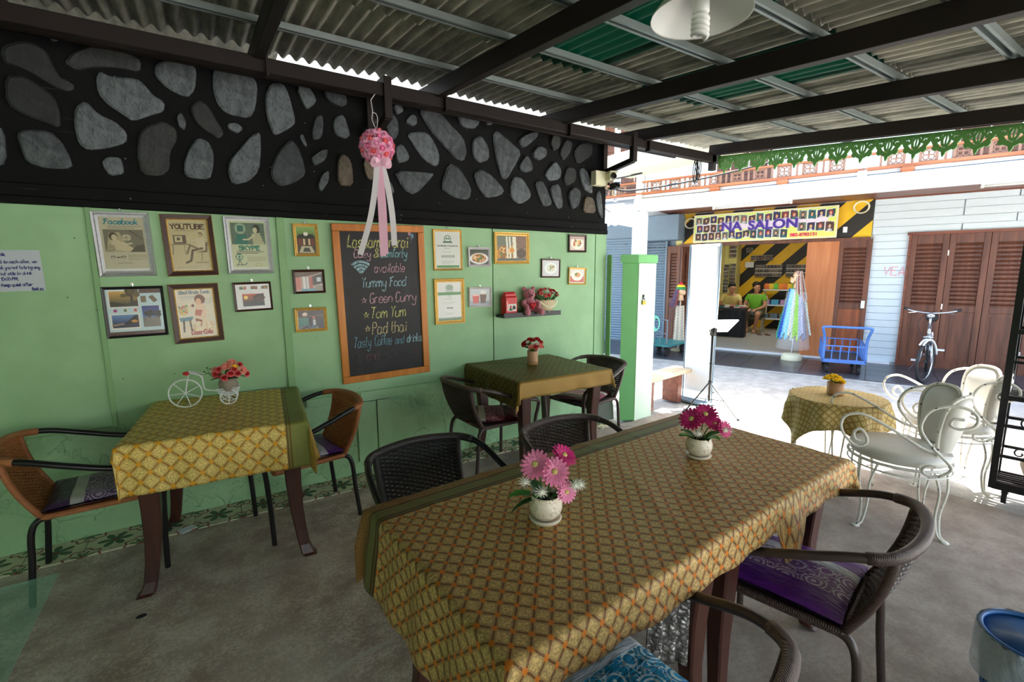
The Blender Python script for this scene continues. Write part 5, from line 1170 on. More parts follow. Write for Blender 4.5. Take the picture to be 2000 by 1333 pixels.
# ------------------------------------------------------------------ gate post and what stands by it
Z4 = Vector((0, 0, 1))
def rotz(a): return Matrix.Rotation(a, 3, 'Z')
gp = [(3.409, 3.29), (3.538, 3.203), (3.815, 3.225), (3.71, 3.37)]
cxp, cyp = sum(p[0] for p in gp) / 4, sum(p[1] for p in gp) / 4
M['post'] = plain('pale_green_post_paint', L(122, 196, 122), .55, var=.1, scale=6)
t = thing('gate_post', 'square pale green gate post with cap at the street end of green wall', 'post', (cxp, cyp, 0))
bevel(MB().prism([(x - cxp, y - cyp) for x, y in gp], 0, 1.585).obj('shaft', M['post'], t), .006, 1)
M['palepost'] = plain('painted_light_mint', L(214, 238, 214), .6, var=.06, scale=6)  # bright street light on this face is put into a paler mint colour
MB().bar((gp[1][0] - cxp + .004, gp[1][1] - cyp - .003, .79), (gp[2][0] - cxp, gp[2][1] - cyp - .003, .79), 1.58, .006, up=(0, 1, 0)).obj('painted_light_face', M['palepost'], t)
bevel(MB().prism([((x - cxp) * 1.13, (y - cyp) * 1.13) for x, y in gp], 1.585, 1.665).obj('cap', M['post'], t), .006, 1)
t = thing('padlock', 'small brass padlock hanging on the green gate post', 'padlock', (3.62, 3.2, 1.22))
bevel(MB().box((0, -.008, -.025), (.045, .016, .038)).obj('body', plain('brass', L(190, 150, 60), .35, .7), t), .004, 2)
MB().tube(catmull([(-.014, -.008, -.01), (-.014, -.008, .012), (0, -.008, .024), (.014, -.008, .012), (.014, -.008, -.01)], 5), .004, 6).obj('shackle', M['chrome'], t)
MB().box((0, .0, .03), (.02, .01, .05)).obj('hasp', M['blackmetal'], t)
o = bevel(MB().box((0, 0, .165), (.2, .028, .33)).obj('leaning_board', plain('grey_weathered_board', L(96, 102, 92), .8, var=.25), None, False, (3.30, 3.36, .004), (radians(-7), 0, radians(-6))), .003, 1)
tag(o, 'small grey weathered board leaning at the foot of the green gate post', 'board')
o = MB().box((0, 0, .83), (.012, .06, 1.66)).obj('post_strip', M['trimgreen'], None, False, (3.352, W - .05, .004)); tag(o, 'narrow green wooden strip standing between wall end and gate post', 'board')
# junction box, cameras, cables
o = bevel(MB().box((0, 0, 0), (.13, .07, .13)).obj('junction_box', M['cream'], None, False, (3.16, 3.38, 2.36)), .006, 2); tag(o, 'cream electrical junction box on the black wall corner', 'junction box')
for k, (lc, sc_, lb) in enumerate([((3.25, 3.33, 2.37), 1.0, 'cream bullet security camera with hood beside junction box, the larger one'), ((3.3, 3.31, 2.29), .75, 'small dark security camera hanging under the cream one')]):
    t = thing('security_camera', lb, 'camera', lc, radians(-105), 'security cameras on the wall corner'); t.scale = (sc_,) * 3
    bevel(MB().box((0, 0, 0), (.14, .07, .065)).obj('housing', M['cream'] if k == 0 else M['blackmetal'], t), .008, 2); MB().box((.01, 0, .038), (.17, .085, .008)).obj('hood', M['cream'] if k == 0 else M['slate'], t)
    MB().lathe([(0, 0), (.03, 0), (.03, .012), (.022, .014), (.02, .006), (0, .006)], 16, (.07, 0, 0), M=Matrix.Rotation(pi / 2, 3, 'Y')).obj('lens', M['eye'], t); MB().tube([(-.05, 0, -.03), (-.07, 0, -.08), (-.07, .06, -.09)], .012, 6).obj('bracket_arm', M['cream'], t)
def cable(pts, r, lb, n=10, mat='rubber'):
    o = MB().tube(catmull(pts, n), r, 6).obj('cable', M[mat], None, True); return tag(o, lb, 'cable', 'cables strung to the street corner')
cable([(3.3, 3.4, 2.33), (4.2, 3.9, 2.42), (5.6, 3.6, 2.72), (7.5, 2.2, 3.3)], .012, 'thick black cable from the cameras out across the street, lower one')
cable([(3.3, 3.42, 2.42), (4.1, 4.2, 2.58), (5.2, 4.7, 2.85)], .014, 'thick black cable bundle behind the cameras, upper one')
cable([(3.3, 3.36, 2.3), (4.4, 4.6, 2.34), (6.3, 6.3, 2.55), FW(3.6, 1.9, 2.5)], .004, 'thin black wire drooping to the white column top, outer one'); cable([(3.28, 3.36, 2.28), (4.3, 4.7, 2.24), (6.2, 6.3, 2.42), FW(3.62, 1.9, 2.45)], .004, 'thin black wire drooping to the white column, lower one')
t = thing('wire_coil', 'tangled coil of thin black wire hanging under the roof corner beam', 'wire coil', (4.25, 3.12, 2.55))
for k in range(5): MB().tube([((.05 + .008 * k) * cos(a) * .5, .02 * sin(a + k), -.03 + (.10 + .01 * k) * sin(a)) for a in np.linspace(0, 2 * pi, 22)[:-1]], .004, 5, closed=True).obj('loop', M['rubber'], t)
tr4 = struct('trim_4'); MB().box((4.93, 4.85, 2.97), (.06, 2.1, .24)).obj('cream_board', M['cream'], tr4); MB().box((5.6, 4.85, 3.1), (1.3, 2.1, .05)).obj('cream_soffit', M['cream'], tr4)
# green fretwork under the eave
M['fret'] = plain('green_fretwork_paint', L(94, 150, 76), .5, var=.1)
fr = struct('trim_3', (4.45, 3.05, 0)); fm = MB()
def c2(pts, wd): fm.strip(catmull([(0, y, z) for y, z in pts], 5), wd, .012, (-1, 0, 0))
fm.box((.0, .0, -.012), (.014, .236, .022))
for s in (1, -1):
    c2([(s * .0, -.15), (s * .05, -.125), (s * .08, -.09), (s * .105, -.05), (s * .118, -.01)], .036)
    c2([(s * .1, -.035), (s * .062, -.03), (s * .045, -.052), (s * .06, -.072), (s * .076, -.06), (s * .066, -.05)], .019)
    c2([(s * .012, -.02), (s * .03, -.06), (s * .022, -.1), (s * .0, -.12)], .02)
    c2([(s * .05, -.125), (s * .072, -.14), (s * .088, -.122), (s * .078, -.108)], .018)
    c2([(s * .04, -.02), (s * .052, -.038), (s * .07, -.016)], .017)
fm.strip([(0, 0, -.14), (0, 0, -.175), (0, 0, -.2)], [.04, .03, .006], .012, (-1, 0, 0)); fm.box((-.006, 0, -.075), (.012, .012, .1))
fme = fm.mesh('scroll_panel', M['fret'])
for k in range(36):
    y = -.1 - k * .17; inst('scroll_panel', fme, fr, (.03, y, 2.335 + SL * (3.05 + y)), (tilt, 0, 0), (1, .72, .86))
# bench, banner, menu stand
M['benchwood'] = wood('pale_bench_wood', L(196, 172, 140), L(222, 202, 172), 0, .6)
t = thing('street_bench', 'pale wooden street bench with a brown post leg behind gate post', 'bench', (4.28, 3.40, 0), radians(8))
bevel(MB().box((0, .06, .345), (.95, .24, .04)).obj('seat_plank', M['benchwood'], t), .004, 1)
for x in (-.36, .22): bevel(MB().box((x, .06, .163), (.09, .2, .325)).obj('leg', M['soffit'], t), .004, 1)
t = thing('roll_up_banner', 'tall white fabric banner on a stand in the sun by the street', 'banner', (4.735, 3.31, 0), radians(91))
def bfn(u, v): return ((u - .5) * .385 + .01 * (1 - v), .006 * sin(v * 7 + u * 2), .11 + 1.69 * v)
o = MB().grid(bfn, 6, 30).obj('fabric', plain('white_banner_fabric', L(240, 240, 244), .6, var=.03), t, True); o.modifiers.new('s', 'SOLIDIFY').thickness = .004
MB().tube([(-.19, .03, .0), (-.19, .012, 1.8)], .008, 7).tube([(.19, .03, 0), (.19, .012, 1.8)], .008, 7).obj('pole', M['slate'], t); MB().box((0, .06, .012), (.42, .22, .02)).obj('base_foot', M['slate'], t)
for x, z in ((-.18, 1.78), (-.18, .13), (.18, 1.78)): MB().ball((x, -.008, z), .012, 7, 5).obj('eyelet', M['blackmetal'], t)
st = Vector((4.56, 3.05, 0)); t = thing('menu_stand', 'black tripod music stand holding an open white menu in sunlight', 'stand', st)
MB().tube([(0, 0, .08), (0, 0, .82)], .012, 9).ball((0, 0, .3), .02, 8, 6).ball((0, 0, .5), .017, 8, 6).obj('pole', M['blackmetal'], t, True)
for (x, y) in ((-.17, -.45), (-.38, .03), (.36, .26)): MB().tube([(0, 0, .3), (x, y, .012)], .008, 7).tube([(0, 0, .1), (x * .52, y * .52, .145)], .005, 6).ball((x, y, .014), .014, 7, 5).obj('leg', M['blackmetal'], t)
R3 = (rotz(radians(-28)) @ Matrix.Rotation(radians(38), 3, 'Y'))
MB().ball((0, 0, .83), .03, 9, 6).box((-.01, -.02, .86), (.05, .04, .1)).obj('tilt_head', M['blackmetal'], t, True)
tray = MB().box((0, 0, 0), (.26, .36, .012)).obj('tray', M['white'], t); tray.matrix_local = Matrix.Translation((-.03, -.06, .92)) @ (rotz(radians(60)) @ Matrix.Rotation(radians(34), 3, 'Y')).to_4x4()
mn = MB().box((0, 0, .009), (.24, .34, .006)).box((0, 0, .013), (.22, .16, .003)).obj('menu_sheet', M['white'], tray)
o = MB().lathe([(0, .002), (.14, .002), (.15, 0)], 24).obj('manhole_cover', M['slate'], None, False, (5.05, 2.85, -.016)); o.scale = (1, 1.3, 1); tag(o, 'grey oval cover plate set in the sunlit street near menu stand', 'cover')
o = MB().box((0, 0, .004), (.5, .12, .008)).box((.1, .05, .012), (.12, .05, .012)).obj('kerb_debris', M['street'], None, False, (4.3, 3.1, -.015), (0, 0, .5)); tag(o, 'flat pale offcut lying on street by bench leg', 'offcut')
# ------------------------------------------------------------------ white wrought-iron chairs and the small table
M['iron'] = (lambda g: (lambda n: g.out(g.mix(n.ss(.62, .68), L(226, 222, 212), L(84, 62, 48)), .45))(g.noise(g.coord(), 28, 4)))(G('chipped_white_iron'))
M['vinyl'] = plain('worn_white_vinyl', L(214, 210, 202), .42, var=.08, scale=8)
def iron_chair(loc, yaw, label):
    t = thing('iron_armchair', label, 'chair', (*loc, 0), radians(yaw), 'white wrought-iron armchairs by the street')
    MB().lathe([(0, .405), (.2, .405), (.235, .415), (.247, .435), (.24, .462), (.2, .478), (.1, .486), (0, .488)], 30).obj('seat', M['vinyl'], t, True)
    MB().tube([(.246 * cos(a), .246 * sin(a), .402) for a in np.linspace(0, 2 * pi, 37)[:-1]], .009, 7, closed=True).tube([(.246 * cos(a), .246 * sin(a), .36) for a in np.linspace(0, 2 * pi, 37)[:-1]], .005, 6, closed=True).obj('seat_ring', M['iron'], t, True)
    for k in range(4):
        a = pi / 4 + k * pi / 2; d = Vector((cos(a), sin(a), 0)); s = Vector((-sin(a), cos(a), 0)); mb = MB()
        for q in (-1, 1): mb.tube(catmull([d * .225 + s * q * .05 + Z4 * .4, d * .25 + s * q * .032 + Z4 * .28, d * .235 + s * q * .018 + Z4 * .14, d * .25 + s * q * .01 + Z4 * .03, d * .28 + s * q * .006 + Z4 * .006], 5), .0068, 6)
        mb.lathe([(0, 0), (.022, 0), (.02, .006), (0, .008)], 10, d * .285); mb.obj('leg', M['iron'], t, True)
    def bp(sd, a, rr, lift=0):
        """point on the winged back: sd side, a 0..1 across the lobe, rr 0..1 height"""
        ang = pi - sd * (.06 + a * 1.16); R_ = .205 + .06 * rr + lift; zc = .455 + .375 * rr
        return Vector((R_ * cos(ang) - .015 * rr, R_ * sin(ang), zc))
    for sd in (1, -1):
        out = []
        for q in np.linspace(0, 2 * pi, 33)[:-1]:
            cx, cz = cos(q), sin(q); wd = .5 * (.62 + .38 * (cz * .5 + .5)); out.append((.5 + wd * cx * (abs(cx) ** -.25 if abs(cx) > .01 else 1) * .92, .5 + .49 * cz * (abs(cz) ** -.2 if abs(cz) > .01 else 1)))
        mb = MB(); n = len(out)
        for lift, k in ((.0, .97), (.022, .8), (.03, .4), (-.022, .8), (-.03, .4)):
            mb.v += [tuple(bp(sd, .5 + (x - .5) * k, .5 + (z - .5) * k, lift)) for x, z in out]
        for (i, j) in ((0, 1), (1, 2), (3, 0), (4, 3)):
            for q in range(n): mb.f.append((i * n + q, i * n + (q + 1) % n, j * n + (q + 1) % n, j * n + q)); mb.mi.append(0)
        mb.f += [tuple(2 * n + q for q in range(n)), tuple(4 * n + q for q in reversed(range(n)))]; mb.mi += [0, 0]
        mb.obj('back_pad', M['vinyl'], t, True)
        MB().tube([bp(sd, *p) for p in out], .0095, 7, closed=True).obj('back_frame', M['iron'], t, True)
        q_ = .89
        A_ = [(.255, .55), (.285, .56), (.295, .60), (.265, .63), (.23, .59), (.225, .54), (.265, .515), (.30, .53), (.345, .58), (.367, .64), (.35, .70), (.294, .727), (.23, .718), (.11, .655), (0, .585), (-.07, .545), (-.13, .53), (-.2, .53)]
        MB().tube(catmull([(x * q_, sd * (.265 - .1 * max(0, -x)), .44 + (z - .44) * q_) for x, z in A_], 5), .008, 7).obj('arm_scroll', M['iron'], t, True)
        B_ = [(-.124, .45), (-.088, .454), (-.06, .43), (-.07, .40), (-.115, .39), (-.17, .42), (-.19, .458), (-.16, .50), (-.088, .577), (-.033, .667), (-.04, .74), (-.08, .80), (-.16, .83), (-.24, .82), (-.28, .776), (-.267, .722), (-.206, .70), (-.164, .72), (-.176, .755), (-.224, .758)]
        MB().tube(catmull([(x * q_, sd * (.275 - .02 * max(0, z - .6) / .2), .44 + (z - .44) * q_) for x, z in B_], 5), .008, 7).obj('arm_scroll', M['iron'], t, True)
    MB().tube(catmull([(-.2, 0, .4), (-.23, 0, .46), (-.255, 0, .65), (-.285, 0, .82)], 4), .008, 6).obj('back_rib', M['iron'], t, True)
    return t
iron_chair((3.40, 1.0), 118, 'white wrought-iron armchair with padded back on the shaded floor, nearest to camera')
iron_chair((4.33, 1.02), 120, 'white wrought-iron armchair out in the sunlight behind small round table')
ct = (3.70, 1.47); t = thing('side_table', 'small round white wire-legged table under gold cloth by the street', 'table', (*ct, 0), 0)
MB().lathe([(0, .585), (.26, .585), (.27, .6), (.26, .612), (0, .612)], 28).obj('tabletop', M['iron'], t, True)
for k in range(4):
    a = .5 + k * pi / 2; d = Vector((cos(a), sin(a), 0)); s = Vector((-sin(a), cos(a), 0)); mb = MB()
    for q in (-1, 1): mb.tube([d * .2 + s * q * .05 + Z4 * .585, d * .25 + s * q * .004 + Z4 * .008], .006, 6)
    mb.ball(d * .25 + Z4 * .008, .011, 6, 4); mb.obj('leg', M['iron'], t)
def roundcloth(u, v):
    a, b = (u - .5) * .92, (v - .5) * .92; r = hypot(a, b); R_ = .28; an = atan2(b, a)
    if r < R_: return (a, b, .617 + .001 * sin(a * 40))
    d = r - R_; fold = sin(an * 7 + .6) * .5 + .5 * sin(an * 11); o = .012 + d * .10 + .035 * fold * min(d / .1, 1) + .02 * mnoise.noise(Vector((a * 6, b * 6, 2)))
    return (cos(an) * (R_ + o), sin(an) * (R_ + o), .617 - d * .98 + .006)
mb = MB(); mb.grid(roundcloth, 64, 64, uvf=lambda u, v: (u * .92, v * .92)); o = mb.obj('tablecloth', M['cloth_small'], None, True, (*ct, 0), (0, 0, radians(20))); o.modifiers.new('s', 'SOLIDIFY').thickness = .002
tag(o, 'pale gold patterned cloth draped in folds over small round table', 'tablecloth', TG)
t = thing('bamboo_flower_cup', 'short bamboo cup with yellow flowers on small street-side table', 'flower arrangement', (3.735, 1.5, .62))
MB().lathe([(0, 0), (.05, 0), (.052, .01), (.053, .085), (.048, .088), (.046, .075), (0, .075)], 18).obj('cup', M['bamboo'], t, True)
rg = random.Random(9)
for k in range(17):
    a = k * 2.4; q = .058 * sqrt((k + .5) / 17); inst('blossom', r_yel, t, (q * cos(a) - .008, q * sin(a) + .008, .125 - q * .55 + .018 * rg.random()), facing((cos(a) * q * 9, sin(a) * q * 9, .7)).to_euler(), .78)
for k in range(6): leafblade(t, (0, 0, .08), (.06 * cos(k), .06 * sin(k), .1), .012, 'leaf')
# ------------------------------------------------------------------ plant rack on the right
t = thing('plant_rack', 'tall black steel plant rack on casters at right edge', 'rack', (4.18, .73, 0), radians(-83))
# local x runs along the rack (to the right as seen), y away from camera
for x in (0, 1.0):
    for y in (-.0, .26): MB().box((x, y, 1.0), (.035, .035, 1.8)).obj('post', M['blackmetal'], t)
for z, h_ in ((.12, .05), (.32, .018), (.52, .018), (.70, .03), (.93, .018), (1.12, .03), (1.4, .03), (1.86, .03)):
    mb = MB()
    for y in (0, .26): mb.box((.5, y, z), (1.0, .02, h_))
    mb.box((0, .13, z), (.02, .26, h_)).box((1, .13, z), (.02, .26, h_)); mb.obj('rail', M['blackmetal'], t)
for z in (.13, .71):
    for k in range(6): MB().box((.5, .02 + k * .045, z), (1.0, .02, .008)).obj('shelf_slat', M['blackmetal'], t)
for x in (.06, .94):
    for y in (.03, .23): MB().tube([(x - .012, y, .045), (x + .012, y, .045)], .043, 12).box((x, y, .085), (.03, .05, .03)).obj('caster', M['rubber'], t)
MB().tube([(.012, -.012, z) for z in np.linspace(.75, 1.5, 12)], .006, 5).obj('chain', M['blackmetal'], t)
for k, (x, z, r_) in enumerate([(.12, .55, .05), (.16, .4, .06), (.2, .62, .045), (.1, .36, .035), (.24, .3, .06), (.14, .8, .045)]):
    MB().tube([(x + r_ * (1 - q / 9) * cos(q), -.02, z + r_ * (1 - q / 9) * sin(q)) for q in np.linspace(0, 7, 30)], .005, 5).obj('wire_scroll', M['blackmetal'], t)
RK = Matrix.Translation((4.18, .73, 0)) @ Matrix.Rotation(radians(-83), 4, 'Z')
def onrack(x, y, z): return RK @ Vector((x, y, z))
t = thing('plant_pot', 'green plastic plant pot hanging on the black rack', 'pot', onrack(.26, .12, .722)); M['potgreen'] = plain('green_plastic', L(30, 142, 84), .4, var=.08)
MB().lathe([(0, 0), (.085, 0), (.11, .2), (.12, .2), (.12, .225), (.105, .225), (.1, .2), (0, .19)], 22).obj('pot', M['potgreen'], t, True)
for k in range(16): a = k * .8; leafblade(t, (0, 0, .2), (.2 * cos(a), .2 * sin(a), .22 + .16 * (k % 3)), .025, 'leafdark' if k % 2 else 'leaf')
t = thing('plant_pot', 'round weathered clay pot on the bottom shelf of black rack', 'pot', onrack(.24, .13, .139)); M['clay'] = plain('weathered_clay', L(178, 160, 146), .8, var=.2, bump=.4)
MB().lathe([(0, 0), (.07, 0), (.12, .06), (.14, .12), (.125, .18), (.1, .205), (.11, .22), (.09, .215), (0, .19)], 22).obj('pot', M['clay'], t, True)
for k in range(18): a = k * .9; leafblade(t, (0, 0, .2), (.22 * cos(a), .15 * sin(a), .17 + .1 * (k % 4)), .012, 'leafdark')
o = MB().box((0, 0, .11), (.34, .02, .22)).obj('white_panel', M['cream'], None, False, onrack(.28, .1, 1.138), (0, 0, radians(-83))); tag(o, 'pale panel standing on an upper shelf of black rack', 'panel')
t = thing('plant_pot', 'small clay pot with red flowers on upper shelf of black rack', 'pot', onrack(.17, .2, 1.418)); MB().lathe([(0, 0), (.05, 0), (.065, .1), (.06, .1), (0, .09)], 16).obj('pot', M['clay'], t, True)
for k in range(10): a = k * 1.3; inst('blossom', r_red, t, (.06 * cos(a), .06 * sin(a), .14 + .03 * (k % 3)), (0, .4, a), .9)
# ------------------------------------------------------------------ waste basket, glass table, scraps
t = thing('waste_basket', 'blue plastic waste basket lined with clear bag on concrete floor', 'waste basket', (2.19, .225, .001)); M['blueplastic'] = plain('blue_plastic', L(40, 96, 156), .4)
mb = MB(); mb.lathe([(0, 0), (.105, 0), (.107, .03), (.0, .012)], 28).lathe([(.128, .21), (.131, .24), (.126, .24)], 28)
for k in range(30):
    a = 2 * pi * k / 30; mb.bar((.106 * cos(a), .106 * sin(a), .02), (.129 * cos(a), .129 * sin(a), .22), .012, .004, up=(cos(a), sin(a), 0))
for z in (.08, .14): mb.tube([((.106 + z * .11) * cos(a), (.106 + z * .11) * sin(a), z) for a in np.linspace(0, 2 * pi, 31)[:-1]], .003, 5, closed=True)
mb.obj('basket', M['blueplastic'], t); MB().tube([(.135 * cos(a), .135 * sin(a), .295) for a in np.linspace(0, 2 * pi, 41)[:-1]], .008, 8, closed=True).lathe([(.129, .235), (.135, .29)], 30).obj('rim', M['blueplastic'], t, True)
def bagm():
    g = G('clear_bin_liner'); n = g.noise(g.coord(), 14, 5, .6, .5); g.bump(n, .8, .02); g.out(L(206, 218, 232), .25); g.p.inputs['Alpha'].default_value = .72; return g.mat
bm_ = MB()
def bag(u, v):
    a = 2 * pi * u; wv = .006 * mnoise.noise(Vector((cos(a) * 4, sin(a) * 4, v * 5)))
    if v < .45: k = v / .45; return ((.143 + wv + .006 * (1 - k)) * cos(a), (.143 + wv + .006 * (1 - k)) * sin(a), .15 + .15 * k + .01 * sin(a * 5) * (1 - k))
    k = (v - .45) / .55; r_ = .145 - .04 * k - .06 * max(0, k - .75) * 4; return ((r_ + wv) * cos(a), (r_ + wv) * sin(a), .304 - .27 * k)
bm_.grid(bag, 48, 22); bm_.obj('bin_liner', bagm(), t, True)
t = thing('glass_table', 'green-edged glass tabletop of low table at lower left corner', 'table', (-.95, 1.62, 0))
bevel(MB().box((0, 0, .494), (.9, .9, .012)).obj('glass_top', M['glass'], t), .004, 2)
for x in (-.38, .1):
    for y in (-.38, .1): MB().tube([(x, y, 0), (x, y, .487)], .02, 10).obj('leg', M['chrome'], t, True)
MB().box((-.14, -.14, .2), (.46, .46, .012)).obj('lower_shelf', M['glass'], t)
o = MB().box((0, 0, 0), (.085, .06, .003)).obj('paper_scrap', M['white'], None, False, (-.21, 3.225, .0062), (.0, .0, .5)); tag(o, 'small white paper scrap on the tiled strip under gold-clothed table', 'paper scrap')
o = MB().lathe([(0, .002), (.03, .0018), (.034, 0)], 14).obj('floor_stain', M['rubber'], None, False, (-.36, 2.48, .0002)); o.scale = (.6, .42, 1); tag(o, 'small round black gum spot on concrete floor before left table', 'stain')
# ------------------------------------------------------------------ salon front things (local x = right as seen, y = into the building)
def fth(name, label, cat, u, d, z=0, group=None, yaw=0): return thing(name, label, cat, FW(u, d, z), FR + radians(yaw), group)
def texto(body, size, mat, parent, loc, rot=(pi / 2, 0, 0), ext=.004, sx=1, name='lettering', bold=0):
    c = bpy.data.curves.new('t', 'FONT'); c.body = body; c.size = size; c.extrude = ext; c.align_x = 'CENTER'; c.align_y = 'CENTER'; c.offset = bold; c.resolution_u = 3
    o = bpy.data.objects.new('t', c); COL.objects.link(o); dg = bpy.context.evaluated_depsgraph_get(); me = bpy.data.meshes.new_from_object(o.evaluated_get(dg)); bpy.data.objects.remove(o)
    me.materials.clear(); me.materials.append(M[mat]); return inst(name, me, parent, loc, rot, (sx, 1, 1))
M['purple'] = plain('purple_lettering', L(70, 50, 150), .4, var=.2); M['lilacpaint'] = plain('lilac_lettering', L(190, 170, 220), .5); M['crimson'] = plain('crimson_lettering', L(214, 30, 90), .4)
t = fth('shop_sign', 'long photo-covered shop sign board reading salon above opposite doorway', 'sign', 2.1, .09, 2.295)
sgw, sgh = 2.24, .47
bevel(MB().box((0, 0, 0), (sgw + .05, .05, sgh + .05)).obj('frame', M['cream'], t), .006, 1)
p = Pic(sgw, sgh, 300, (206, 226, 90)); q = random.Random(12); p.grad(0, 0, 1, 1, (226, 236, 120), (206, 226, 110)).rect(.05, .42, .95, .66, (226, 214, 232))
def photo(x, y, w1, h1):
    a = q.uniform(-.15, .15); pts = [(x, y), (x + w1, y + a * h1), (x + w1 + a * .01, y + h1), (x, y + h1 - a * h1)]
    p.poly([(px_ - .002 if i in (0, 3) else px_ + .002, py_ - .015 if i < 2 else py_ + .015) for i, (px_, py_) in enumerate(pts)], (232, 232, 228)).poly(pts, q.choice([(40, 70, 80), (60, 60, 66), (36, 100, 106), (90, 60, 56), (50, 50, 96), (110, 120, 110)]))
    p.ell(x + w1 * .5, y + h1 * .55, w1 * .28, h1 * .33, q.choice([(24, 22, 24), (50, 34, 28), (150, 40, 44)])).ell(x + w1 * .5, y + h1 * .5, w1 * .16, h1 * .22, (206, 164, 134)).poly([(x + w1 * .2, y), (x + w1 * .8, y), (x + w1 * .65, y + h1 * .25), (x + w1 * .35, y + h1 * .25)], q.choice([(200, 200, 206), (30, 110, 120), (60, 50, 60)]))
for k in range(17): photo(.01 + k * .058, .66 + q.uniform(-.03, .04), .05, .28)
for k in range(13): photo(.01 + k * .053, .05 + q.uniform(-.02, .05), .047, .28)
for k in range(4): photo(.76 + k * .059, .2 + q.uniform(-.03, .04), .052, .3)
for k in range(4): photo(.02 + k * .055, .36, .047, .27)
inst('picture_panel', p.noise(5).mesh(M['print']), t, (0, -.027, 0))
for wd_, x_ in (('NA', -.47), ('SALON', .2)): texto(wd_, .22, 'lilacpaint', t, (x_ + .008, -.028, .012), sx=1.1, ext=.002, bold=.012); texto(wd_, .22, 'purple', t, (x_, -.033, .006), sx=1.1, ext=.003, bold=.007)
texto('082-8782131', .075, 'crimson', t, (.68, -.032, -.19), sx=1.0, ext=.003, bold=.003, name='phone_number')
# fluorescent battens
for u, d, ln, lb in ((2.07, 1.15, 1.15, 'long white fluorescent batten lamp on soffit above the shop sign'), (-1.1, 1.2, 1.1, 'long white fluorescent batten lamp above the brown folding doors')):
    t = fth('batten_lamp', lb, 'lamp', u, d, 2.53, 'batten lamps under the opposite canopy'); bevel(MB().box((0, 0, .04), (ln, .07, .05)).obj('body', M['white'], t), .006, 1); MB().tube([(-ln / 2 + .03, 0, 0), (ln / 2 - .03, 0, 0)], .016, 9).box((-ln / 2 + .015, 0, .01), (.03, .05, .06)).box((ln / 2 - .015, 0, .01), (.03, .05, .06)).obj('tube', M['enamel'], t, True)
for u, z, lb in ((.66, 2.5, 'loop of white cable over the yellow and black stripes right of sign'), (3.33, 2.42, 'loop of white cable beside the left end of shop sign')):
    t = fth('cable_coil', lb, 'cable', u, .03, z)
    for k in range(3): MB().tube([((.09 + .008 * k) * cos(a), -.01 - k * .006, (.085 + .006 * k) * sin(a)) for a in np.linspace(0, 2 * pi, 24)[:-1]], .006, 5, closed=True).obj('loop', M['cream'], t)
t = fth('wall_socket', 'small white socket box on the stripes right of shop sign', 'socket', .85, .02, 2.16); bevel(MB().box((0, 0, 0), (.06, .03, .09)).obj('box', M['white'], t), .004, 1)
# awning on the left
t = fth('awning', 'white and pale blue scalloped awning left of the white column', 'awning', 4.35, 1.86, 2.62)
mb = MB(); n = 9
for k in range(n):
    x0, x1 = -.62 + k * 1.24 / n, -.62 + (k + 1) * 1.24 / n
    MB().add([(x0, 0, 0), (x1, 0, 0), (x1, -.55, -.26), (x0, -.55, -.26)], [(0, 1, 2, 3)]).obj('canvas_panel', M['white' if k % 2 else 'siding'], t).modifiers.new('s', 'SOLIDIFY').thickness = .006
    pts = [(x0, -.26)] + [(x0 + (x1 - x0) * q_, -.36 - .03 * sin(pi * q_)) for q_ in np.linspace(0, 1, 7)] + [(x1, -.26)]
    MB().prism([(a, b) for a, b in pts], -.002, .004, Matrix(((1, 0, 0), (0, 0, -1), (0, 1, 0)))).obj('valance', M['white' if k % 2 else 'siding'], t, loc=(0, -.553, 0))
MB().add([(.62, 0, 0), (.62, -.55, -.26), (.62, -.55, -.38), (.62, 0, -.38)], [(0, 1, 2, 3)]).obj('side_panel', M['siding'], t).modifiers.new('s', 'SOLIDIFY').thickness = .006
# blue hand cart
M['bluepaint'] = plain('blue_cart_paint', L(70, 112, 180), .42, var=.15, scale=10)
t = fth('hand_cart', 'blue steel platform cart with caged sides before the orange panel', 'cart', .72, .95, 0, None, 7)
cw, cl, dz = .5, .92, .2; mb = MB().box((0, 0, dz), (cw, cl, .012)); mb.obj('deck', plain('grimy_deck', L(60, 56, 58), .7), t)
mb = MB()
for s in (-1, 1): mb.bar((s * cw / 2, -cl / 2, dz), (s * cw / 2, cl / 2, dz), .03, .05); mb.bar((-cw / 2, s * cl / 2, dz), (cw / 2, s * cl / 2, dz), .03, .05)
mb.obj('frame', M['bluepaint'], t)
MB().tube(catmull([(-cw / 2, -cl / 2, .2), (-cw / 2, -cl / 2, .5), (-cw / 2 - .02, -cl / 2 - .05, .62), (-cw / 2 - .035, -cl / 2 - .07, .68), (-cw / 2, -cl / 2 - .075, .70), (0, -cl / 2 - .075, .70), (cw / 2, -cl / 2 - .075, .70), (cw / 2 + .035, -cl / 2 - .07, .68), (cw / 2 + .02, -cl / 2 - .05, .62), (cw / 2, -cl / 2, .5), (cw / 2, -cl / 2, .2)], 4), .018, 8).obj('handle', M['bluepaint'], t, True)
for (a, b) in (((-cw / 2, -cl / 2), (cw / 2, -cl / 2)), ((-cw / 2, cl / 2), (cw / 2, cl / 2)), ((-cw / 2, -cl / 2), (-cw / 2, cl / 2)), ((cw / 2, -cl / 2), (cw / 2 + .03, cl / 2))):
    mb = MB(); mb.bar((*a, .42), (*b, .42), .018, .018); n = 5 if a[1] == b[1] else 8
    for k in range(n + 1):
        x, y = a[0] + (b[0] - a[0]) * k / n, a[1] + (b[1] - a[1]) * k / n; mb.bar((x, y, dz), (x, y, .42), .012, .012)
    mb.obj('side_cage', M['bluepaint'], t)
for s in (-1, 1):
    for y in (-.36, .34): MB().tube([(s * .19 - .018, y, .075), (s * .19 + .018, y, .075)], .074, 16).box((s * .19, y, .14), (.05, .06, .08)).obj('wheel', M['rubber'], t)
